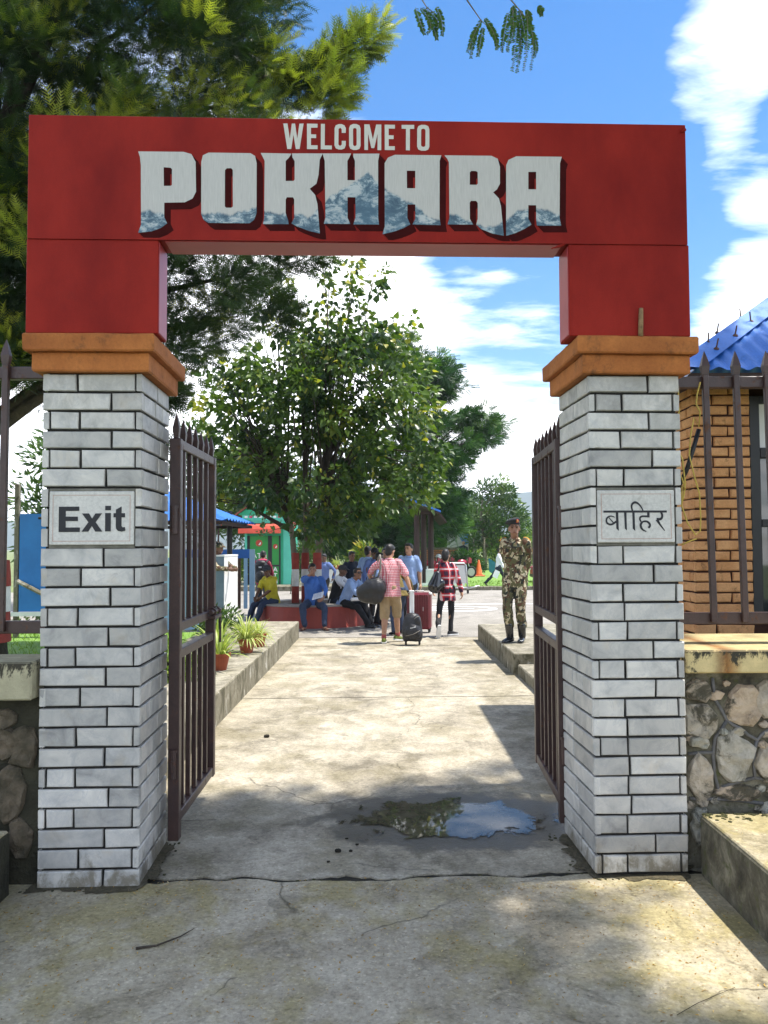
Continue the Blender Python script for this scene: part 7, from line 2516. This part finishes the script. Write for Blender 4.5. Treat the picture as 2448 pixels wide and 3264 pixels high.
    if vest:
        e = MB()
        e.loft([ell_ring(pel + upv * t * s, ha.lerp(sa, max(0, min(1, t / 0.4))), fwp.lerp(fw, max(0, min(1, t / 0.4))), a * s * fat, c * s * fat) for t, a, c in [(-0.14, .192, .150), (0.0, .188, .148), (0.14, .172, .134), (0.30, .180, .142), (0.40, .176, .130), (0.455, .14, .108)]])
        for k in (1, -1):
            e.ell(sh[k] - sa * k * 0.05 * s - upv * 0.03 * s, (0.07 * s, 0.08 * s, 0.07 * s), 12)
        remesh_obj(e, 'vest', MT[vest], p, 0.0135, 2, 0.010)
    # ---- trousers
    e = MB()
    e.loft([ell_ring(pel + V((0, 0, t * s)), ha, fwp, a * s * fat, c * s * fat) for t, a, c in [(-0.13, .13, .10), (-0.07, .165, .125), (0.0, .166, .126), (0.07, .156, .12)]])
    flare = 0.86 if female else 1.0
    for k in (1, -1):
        e.capsule(hip[k] - V((0, 0, 0.01)), knee[k], 0.098 * s * flare * fat ** 0.5, (0.088 if shorts else 0.070) * s * flare, 14)
        if shorts:
            e.capsule(knee[k].lerp(hip[k], 0.35), knee[k].lerp(ank[k], 0.10), 0.088 * s, 0.086 * s, 14)
        else:
            e.capsule(knee[k], knee[k].lerp(ank[k], 0.45), 0.070 * s * flare, 0.066 * s * flare, 14)
            e.capsule(knee[k].lerp(ank[k], 0.45), ank[k] + V((0, 0, 0.15 * s if boots else 0.02 * s)).lerp(V((0, 0, 0)), 0), 0.066 * s * flare, (0.068 if boots else 0.060) * s * flare, 14)
    remesh_obj(e, 'shorts' if shorts else 'trousers', MT[trousers], p, 0.0135, 2, 0.020)
    # ---- shoes
    for k in (1, -1):
        f = fd[k]
        sd = f.cross(V((0, 0, 1)))
        sd = sd.normalized() if sd.length > 1e-3 else ha
        un = sd.cross(f).normalized()
        a = ank[k]
        base = a - un * 0.085 * s
        e = MB()
        prof = [(-0.075, .026, .055), (-0.06, .036, .085), (-0.01, .038, .098), (0.05, .040, .075), (0.11, .046, .058), (0.165, .042, .045), (0.195, .022, .030)]
        if shoes == 'sandal':
            prof = [(-0.07, .03, .012), (0.0, .038, .014), (0.1, .045, .014), (0.17, .04, .014), (0.19, .02, .012)]
        e.loft([[base + f * x * s + sd * (w * s * math.cos(t)) + un * (max(0.0, h * s * (0.5 + 0.5 * math.sin(t) * 1.0)) + 0.004 * s) for t in [2 * math.pi * q / 14 for q in range(14)]] for x, w, h in prof])
        if boots:
            e.capsule(a + un * 0.0, a + (knee[k] - a).normalized() * 0.17 * s, 0.052 * s, 0.060 * s, 12)
        if shoes == 'sandal':
            e.tube([base + f * 0.09 * s + sd * 0.045 * s + un * 0.01, base + f * 0.09 * s + un * 0.062 * s, base + f * 0.09 * s - sd * 0.045 * s + un * 0.01], 0.010 * s, 6)
            so = e.build('sandal', MT['sandal'], p, True)
        else:
            so = e.build('boot' if boots else 'shoe', MT[shoes], p, True)
        if sole:
            e = MB()
            e.loft([[base + f * x * s + sd * (w * 1.06 * s * c_) + un * (z_ * s) for c_, z_ in ((-1, 0), (1, 0), (1, 0.024), (-1, 0.024))] for x, w, h in [(-0.082, .016, 0), (-0.075, .028, 0), (-0.05, .036, 0), (0.0, .034, 0), (0.06, .040, 0), (0.12, .047, 0), (0.165, .042, 0), (0.19, .028, 0), (0.203, .010, 0)]])
            e.build('sole', MT[sole], so)
        if shorts:
            e = MB()
            e.capsule(a, a + (knee[k] - a).normalized() * 0.05 * s, 0.042 * s, 0.043 * s, 12)
            e.build('sock', MT['sock'], p, True)
    info = dict(obj=p, s=s, pel=pel, chest=chest, sh=sh, elb=elb, wri=wri, knee=knee, ank=ank, neck=neck, hc=hc, up=upv, sa=sa, fw=fw)
    return info


# ---- the soldier on the platform
so = person('soldier in camouflage uniform and dark beret standing on the right platform', (1.90, 12.05, 0.27), R(-22), 1.80, 'skin', 'camo', 'long', False, 'camo', False, 'leather', None,
            head_yaw=R(16), hl=(0.10, 0.20, 0.92), hr=(-0.08, 0.20, 0.90), el=(1, 0.45, 0.1), er=(-1, 0.5, 0.1), hdl=(-0.8, 0.1, -0.5), hdr=(0.8, 0.1, -0.5), hat='beret', boots=True, vox=0.0095,
            fl=(0.085, 0.03, 0.087), fr=(-0.075, -0.05, 0.087), fdl=(0.05, -1, 0), fdr=(-0.3, -1, 0), long_shirt=0.07)
b = MB()
q = so['sh'][1] + so['sa'] * 0.058 + Vector((0, -0.02, -0.13))
b.loft([[q + Vector((0.012, a, c)) for a, c in ((-0.04, 0), (0, -0.045), (0.04, 0), (0, 0.045))], [q + Vector((0.026, a, c)) for a, c in ((-0.04, 0), (0, -0.045), (0.04, 0), (0, 0.045))]])
b.build('shoulder_patch', MT['patch'], so['obj'])
for k in (1, -1):
    q = so['sh'][k] - so['sa'] * k * 0.015 + Vector((0, 0, 0.045))
    b = MB()
    b.ell(q, (0.058, 0.030, 0.022), 10, rot=Matrix.Rotation(0.45 * k, 3, 'Y'))
    b.build('epaulette', MT['patch'], so['obj'], True)
b = MB()
for x, z in ((0.085, 1.33), (-0.085, 1.33)):
    b.bbox(x - 0.06, x + 0.06, -0.158, -0.13, z - 0.07, z + 0.055, 0.008)
b.build('chest_pocket', MT['camo'], so['obj'])
b = MB()
b.loft([[(0.20, 0.26, 0.70), (0.24, 0.20, 0.68), (0.26, 0.22, 0.96), (0.21, 0.27, 0.95)], [(0.203, 0.263, 0.70), (0.243, 0.203, 0.68), (0.263, 0.223, 0.96), (0.213, 0.273, 0.95)]])
M_ = so['obj'].matrix_basis
o = b.build('folded_paper', MT['paper'], None, False, so['obj'].location, so['obj'].rotation_euler)
tag(o, 'folded white paper held behind the soldier', 'paper')

# ---- man in red gingham, walking away
rm = person('man in red gingham shirt and khaki shorts walking away with luggage', (0.10, 14.42, 0.0), R(180 - 8), 1.74, 'skinlight', 'gingham', 'short', False, 'khaki', True, 'green', 'white',
            up=(0.03, -0.06, 1), head_yaw=R(-22), head_pitch=R(14), head_off=(-0.01, -0.03, -0.01), hl=(0.30, -0.22, 0.98), el=(1, 0.5, 0), hr=(-0.37, 0.06, 0.89), er=(-0.7, 0.6, 0), curl=1.2, hdr=(-0.2, 0.3, -0.5),
            fl=(0.10, 0.10, 0.087), fr=(-0.10, -0.24, 0.100), fdl=(0.1, -1, 0), fdr=(-0.75, -0.7, -0.12), fat=1.10, vox=0.0095)
Mr = Matrix.Translation(rm['obj'].location) @ Matrix.Rotation(rm['obj'].rotation_euler.z, 4, 'Z')
bag = thing('duffel_bag', 'large black duffel bag hanging at the gingham man\'s side', 'bag', Mr @ Vector((0.30, 0.12, 0.93)), rm['obj'].rotation_euler.z)
b = MB()
b.capsule((0.15, 0.00, -0.05), (-0.07, 0.04, 0.02), 0.13, 0.19, 18)
b.capsule((0.13, 0.00, -0.12), (-0.06, 0.04, -0.10), 0.12, 0.165, 18)
b.capsule((0.0, 0.04, 0.06), (-0.08, 0.05, 0.12), 0.14, 0.10, 18)
remesh_obj(b, 'bag_body', MT['nylon'], bag, 0.014, 4, 0.010)
b = MB()
b.tube([(-0.10, 0.0, 0.18), (-0.16, 0.09, 0.35), (-0.17, 0.10, 0.50), (-0.15, 0.06, 0.585), (-0.12, -0.06, 0.56), (-0.05, -0.16, 0.35), (0.0, -0.1, 0.14)], 0.018, 6)
b.build('shoulder_strap', MT['strap'], bag, True)
b = MB()
b.tube([(-0.22, 0.12, 0.08), (-0.12, 0.13, 0.18), (0.0, 0.13, 0.16)], 0.007, 6)
b.build('zip_piping', MT['strap'], bag, True)


def suitcase_wheels(par, xs, y, r=0.035):
    for x in xs:
        b = MB()
        b.cyl((x - 0.014, y, r), (x + 0.014, y, r), r, None, 12)
        b.bbox(x - 0.022, x + 0.022, y - 0.03, y + 0.05, r + 0.01, r + 0.06, 0.006)
        b.build('wheel', MT['rubber'], par)


cs = thing('rolling_backpack', 'black wheeled backpack with a raised white handle beside the gingham man', 'suitcase', (0.47, 14.12, 0), R(4))
b = MB()
b.loft([ell_ring(Vector((0, y0, z)), Vector((1, 0, 0)), Vector((0, 1, 0)), rx, ry, 20) for z, rx, ry, y0 in ((0.06, .150, .09, 0), (0.10, .172, .12, 0), (0.22, .176, .125, -0.01), (0.36, .165, .115, -0.005), (0.46, .140, .095, 0), (0.515, .095, .065, 0.01), (0.53, .05, .03, 0.01))])
b.ell((0, -0.09, 0.22), (0.14, 0.07, 0.15), 14)
b.ell((0.07, -0.07, 0.40), (0.075, 0.05, 0.10), 12)
remesh_obj(b, 'case_body', MT['nylon'], cs, 0.012, 2, 0.012)
b = MB()
for x in (-0.028, 0.028):
    b.cyl((x, 0.06, 0.5), (x + 0.005, 0.09, 0.90), 0.011, None, 8)
b.bbox(-0.042, 0.048, 0.066, 0.106, 0.878, 0.912, 0.008)
b.box(-0.020, 0.022, 0.062, 0.098, 0.52, 0.8765)
b.build('pull_handle', MT['white'], cs)
b = MB()
b.tube([(-0.13, -0.145, 0.16), (0.0, -0.165, 0.19), (0.12, -0.14, 0.25)], 0.005, 6)
b.tube([(0.02, -0.11, 0.44), (0.06, -0.115, 0.47), (0.11, -0.10, 0.48)], 0.005, 6)
b.build('piping', MT['strap'], cs, True)
b = MB()
for k, (w, h) in enumerate(((0.012, 0.016), (0.014, 0.015), (0.012, 0.016), (0.016, 0.019), (0.010, 0.026))):
    b.box(-0.045 + 0.019 * k, -0.045 + 0.019 * k + w, -0.1685, -0.163, 0.285 + 0.004 * k, 0.285 + 0.004 * k + h)
b.build('brand_mark', MT['white'], cs)
suitcase_wheels(cs, (-0.115, 0.115), -0.05, 0.042)

rc = thing('hard_suitcase', 'tall burgundy ribbed hard suitcase standing behind the wheeled backpack', 'suitcase', (0.68, 16.15, 0), R(-10))
b = MB()
b.bbox(-0.235, 0.235, -0.135, 0.135, 0.065, 0.77, 0.04)
b.build('shell', MT['redcase'], rc)
for k in range(9):
    x = -0.18 + 0.045 * k
    b = MB()
    b.capsule((x, -0.134, 0.12), (x, -0.134, 0.72), 0.011, None, 8)
    b.build('rib', MT['redcase'], rc, True)
b = MB()
b.tube([(-0.09, 0.0, 0.772), (-0.08, 0.0, 0.80), (0.08, 0.0, 0.80), (0.09, 0.0, 0.772)], 0.011, 8)
b.build('top_handle', MT['white'], rc, True)
b = MB()
b.bbox(0.19, 0.24, -0.12, 0.12, 0.73, 0.775, 0.012)
b.build('corner_guard', MT['white'], rc)
b = MB()
b.box(0.085, 0.095, -0.150, -0.146, 0.42, 0.50)
b.build('brand_mark', MT['white'], rc)
suitcase_wheels(rc, (-0.19, 0.19), -0.06)
suitcase_wheels(rc, (-0.19, 0.19), 0.09)

person('person in olive jacket and jeans bending to grip the burgundy suitcase', (0.27, 15.7, 0), R(180 + 25), 1.56, 'skin', 'olive', 'long', False, 'denim', False, 'blackcloth', None,
       up=(0.06, -0.75, 1), head_pitch=R(20), hr=(-0.42, -0.30, 0.80), hl=(0.2, -0.35, 0.85), er=(-0.6, 0.6, 0), curl=1.2, fl=(0.12, 0.06, 0.08), fr=(-0.12, -0.12, 0.08))

# ---- woman in plaid, mid stride
wm = person('woman in red plaid shirt and black leggings walking away', (1.16, 15.45, 0), R(180 - 4), 1.63, 'skinlight', 'plaid', 'long', False, 'blackcloth', False, 'blackcloth', 'white',
            female=True, head_yaw=R(-25), head_pitch=R(6), up=(0.02, -0.03, 1), sa=(1, 0.12, 0), hl=(0.26, -0.22, 0.80), hr=(-0.30, 0.05, 0.70), er=(-0.5, 0.8, 0), curl=0.8,
            fl=(0.16, 0.34, 0.19), fdl=(0.1, -0.35, -1), kl_=(0.1, -1, 0), fr=(-0.07, -0.10, 0.085), fdr=(-0.75, -0.7, 0), long_shirt=0.10, vox=0.0095)
Mw = Matrix.Translation(wm['obj'].location) @ Matrix.Rotation(wm['obj'].rotation_euler.z, 4, 'Z')
bag = thing('shoulder_bag', 'slouchy black shoulder bag on the plaid shirted woman\'s back', 'bag', Mw @ Vector((0.17, 0.12, 1.02)), wm['obj'].rotation_euler.z)
b = MB()
b.capsule((0.05, 0.05, -0.09), (0.0, 0.05, 0.12), 0.135, 0.075, 16)
b.capsule((0.02, 0.05, -0.10), (-0.06, 0.05, -0.04), 0.115, 0.09, 16)
remesh_obj(b, 'bag_body', MT['leather'], bag, 0.013, 4, 0.010)
b = MB()
b.tube([(0.0, 0.05, 0.18), (-0.03, 0.03, 0.26), (-0.03, -0.01, 0.335), (-0.04, -0.10, 0.36), (0.0, -0.20, 0.30), (0.07, -0.24, 0.10)], 0.016, 6)
b.build('shoulder_strap', MT['blackcloth'], bag, True)

# ---- standing drivers
person('man in light blue shirt standing facing the gate beside the gingham man', (0.52, 17.5, 0), R(-12), 1.76, 'skinlight', 'skyshirt', 'short', False, 'blackcloth', False, 'leather', None,
       head_yaw=R(-20), head_pitch=R(4), hl=(0.26, -0.02, 0.72), hr=(-0.22, -0.08, 0.74), fat=1.08, long_shirt=0.05)
person('man in blue shirt with his back turned among the waiting drivers', (-0.38, 19.2, 0), R(150), 1.70, 'skin', 'skyshirt', 'short', False, 'blackcloth', False, 'leather', None, head_yaw=R(-20), group=None)
person('man in dark peaked cap and mid blue shirt among the waiting drivers', (-0.22, 18.5, 0), R(20), 1.66, 'skindark', 'slateshirt', 'long', False, 'blackcloth', False, 'leather', None, hat='blackcloth', head_pitch=R(5))
person('short man in light blue shirt in front of the driver with the dark cap', (-0.12, 17.75, 0), R(55), 1.56, 'skindark', 'skyshirt', 'long', False, 'blackcloth', False, 'leather', None, head_pitch=R(6), hl=(0.05, -0.25, 0.85), hr=(-0.1, -0.25, 0.85))
person('man in navy jacket whose face shows just left of the gingham man', (0.02, 19.6, 0), R(10), 1.66, 'skinlight', 'darksuit', 'long', False, 'blackcloth', False, 'leather', None, head_pitch=R(4))
person('man in navy jacket standing behind the flat capped old man', (-0.78, 19.6, 0), R(35), 1.58, 'skin', 'darksuit', 'long', False, 'blackcloth', False, 'leather', None, head_pitch=R(8))
person('man in mid blue shirt standing behind the banded trunks', (-1.62, 22.5, 0), R(-30), 1.50, 'skindark', 'slateshirt', 'long', True, 'blackcloth', False, 'leather', None, head_pitch=R(10), hl=(0.16, 0.18, 0.82), hr=(-0.16, 0.18, 0.82), el=(1, 0.4, 0), er=(-1, 0.4, 0))
person('man in white shirt striding across the far road with a paper', (4.55, 33.0, 0), R(78), 1.64, 'skin', 'whiteshirt', 'long', True, 'darksuit', False, 'leather', None, up=(0.0, -0.06, 1), head_pitch=R(16),
       fl=(0.09, -0.36, 0.085), fr=(-0.09, 0.52, 0.20), fdr=(0, -0.6, -0.8), hl=(0.20, 0.14, 0.74), hr=(-0.22, -0.22, 0.76))
b = MB()
b.box(-0.11, 0.11, -0.002, 0.002, -0.16, 0.14)
o = b.build('paper_sheet', MT['paper'], None, False, (4.42, 32.75, 0.58), (0, R(25), R(10)))
tag(o, 'white paper sheet held by the striding man', 'paper')

# ---- seated people on the round bench
bl = person('seated man in royal blue shirt and jeans with a hand to his mouth', (-1.46, 17.05, 0), R(4), 1.72, 'skin', 'blueshirt', 'rolled', False, 'denim', False, 'sandal', None,
            pelvis=(0, 0.16, 0.545), up=(-0.03, -0.10, 1), head_pitch=R(10), hr=(-0.035, -0.30, 1.13), er=(-0.8, -0.2, -0.9), hdr=(0.22, 0.06, 0.9), hl=(0.20, -0.22, 0.62), el=(0.9, 0.3, -0.2), hdl=(-0.4, -0.8, -0.3),
            fl=(0.23, -0.45, 0.09), fr=(-0.17, -0.40, 0.09), kl_=(0.65, -1, 0.9), kr=(-0.5, -1, 0.9), fdl=(0.45, -1, 0), fdr=(-0.35, -1, 0), fat=1.12, curl=0.5, vox=0.010)
b = MB()
b.loft([[(-0.11, -0.10, 0.0), (0.11, -0.13, 0.06), (0.12, 0.05, 0.16), (-0.09, 0.08, 0.11)], [(-0.11, -0.10, 0.003), (0.11, -0.13, 0.063), (0.12, 0.05, 0.163), (-0.09, 0.08, 0.113)]])
o = b.build('paper_sheet', MT['paper'], None, False, (-1.34, 16.72, 0.60))
tag(o, 'handwritten white sheet on the seated blue shirted man\'s lap', 'paper')
b = MB()
for k in range(5):
    a = 0.15 + 0.17 * k
    b.add([(-0.085, -0.10 + 0.18 * a + 0.0, 0.006 + 0.11 * a + 0.006), (0.07, -0.122 + 0.18 * a, 0.05 + 0.10 * a + 0.006), (0.07, -0.117 + 0.18 * a, 0.054 + 0.10 * a + 0.006), (-0.085, -0.095 + 0.18 * a, 0.010 + 0.11 * a + 0.006)], [(0, 1, 2, 3)])
b.build('writing', MT['slateshirt'], o)

person('seated man in yellow polo shirt and dark cap at the left end of the bench', (-2.48, 17.75, 0), R(-42), 1.66, 'skindark', 'yellow', 'short', False, 'denim', False, 'sandal', None,
       pelvis=(0, 0.12, 0.545), up=(0, -0.22, 1), head_yaw=R(28), head_pitch=R(14), hl=(0.06, -0.26, 0.60), hr=(-0.05, -0.30, 0.60), el=(1, 0.3, -0.2), er=(-1, 0.3, -0.2), hat='greycap', hair=False,
       fl=(0.10, -0.42, 0.085), fr=(-0.14, -0.44, 0.085), kl_=(0.2, -1, 0.8), kr=(-0.2, -1, 0.8))
person('seated man in sunglasses and light blue shirt leaning forward on the bench', (-0.74, 17.35, 0), R(62), 1.70, 'skin', 'skyshirt', 'long', False, 'blackcloth', False, 'leather', None,
       pelvis=(0, 0.12, 0.545), up=(0.0, -0.55, 1), head_yaw=R(-25), head_pitch=R(-8), hl=(0.06, -0.46, 0.60), hr=(-0.10, -0.44, 0.60), el=(1, 0.2, -0.2), er=(-1, 0.2, -0.2), glasses=True,
       fl=(0.12, -0.46, 0.085), fr=(-0.12, -0.52, 0.085), kl_=(0.2, -1, 0.8), kr=(-0.2, -1, 0.8))
b = MB()
b.tube([(-0.16, -0.08, 0), (0.0, 0, 0.01), (0.28, 0.14, -0.01)], [0.035, 0.04, 0.035], 12)
o = b.build('paper_roll', MT['paper'], None, True, (-0.52, 17.05, 0.585))
tag(o, 'rolled white newspaper in the hands of the man in sunglasses', 'paper')
person('seated old man in a flat grey cap and black waistcoat on the bench', (-0.98, 18.05, 0), R(75), 1.64, 'skindark', 'whiteshirt', 'long', False, 'darksuit', False, 'leather', None,
       pelvis=(0, 0.10, 0.545), up=(0.0, -0.25, 1), head_pitch=R(8), hl=(0.12, -0.42, 0.64), hr=(-0.12, -0.42, 0.64), el=(1, 0.2, -0.3), er=(-1, 0.2, -0.3), hat='greycap', hair=False, vest='blackcloth',
       fl=(0.12, -0.46, 0.085), fr=(-0.12, -0.46, 0.085), kl_=(0.2, -1, 0.8), kr=(-0.2, -1, 0.8))

# ---- backpacker and the hut guard
bpk = person('backpacker in maroon fleece and pink scarf walking towards the cash booth', (-3.02, 20.6, 0), R(180), 1.60, 'skinlight', 'maroon', 'long', False, 'darksuit', False, 'blackcloth', None,
             up=(0, -0.08, 1), head_pitch=R(28), hl=(0.22, -0.20, 0.85), hr=(-0.2, -0.22, 0.85), fl=(0.10, -0.2, 0.08), fr=(-0.10, 0.25, 0.10))
b = MB()
b.tube([bpk['neck'] + Vector((0.085 * math.cos(t), 0.08 * math.sin(t), 0.015)) for t in [2 * math.pi * k / 14 for k in range(15)]], 0.035, 8)
b.build('scarf', MT['pinkscarf'], bpk['obj'], True)
Mb = Matrix.Translation(bpk['obj'].location) @ Matrix.Rotation(bpk['obj'].rotation_euler.z, 4, 'Z')
bag = thing('backpack', 'bulky black backpack worn by the maroon fleeced walker', 'backpack', Mb @ Vector((0, 0.19, 1.06)), bpk['obj'].rotation_euler.z)
b = MB()
b.bbox(-0.16, 0.16, -0.06, 0.13, -0.26, 0.22, 0.05)
b.ell((0, 0.13, -0.10), (0.13, 0.07, 0.13), 12)
b.ell((0, 0.05, 0.2), (0.14, 0.09, 0.09), 12)
remesh_obj(b, 'bag_body', MT['nylon'], bag, 0.014, 2, 0.015)
b = MB()
for k in (1, -1):
    b.tube([(0.10 * k, -0.04, 0.20), (0.13 * k, -0.16, 0.29), (0.14 * k, -0.32, 0.18), (0.15 * k, -0.30, -0.05), (0.13 * k, -0.06, -0.2)], 0.024, 6)
b.build('shoulder_strap', MT['nylon'], bag, True)
b = MB()
b.box(-0.03, 0.04, 0.198, 0.203, 0.10, 0.135)
b.build('brand_mark', MT['white'], bag)
person('guard in camouflage cap and jacket leaning on the white hut wall', (-2.98, 14.30, 0.27), R(70), 1.52, 'skindark', 'camo', 'long', False, 'camo', False, 'leather', None, up=(0, -0.2, 1), head_pitch=R(6),
       hl=(0.10, -0.42, 1.02), hr=(-0.12, -0.40, 1.02), el=(1, 0.2, -0.4), er=(-1, 0.2, -0.4), hat='camo', hair=False)

finish_remesh()

# ================================================================== AIR
am = bpy.data.materials.new('air')
am.use_nodes = True
am.node_tree.nodes.clear()
vo = N(am.node_tree, 'ShaderNodeVolumePrincipled', {'Density': 0.00035, 'Color': (0.82, 0.88, 1.0, 1.0)})
am.node_tree.links.new(vo.outputs[0], am.node_tree.nodes.new('ShaderNodeOutputMaterial').inputs['Volume'])
b = MB()
b.box(-2600, 2600, -120, 2650, -2.4, 170)
tag(b.build('haze', am), kind='stuff')
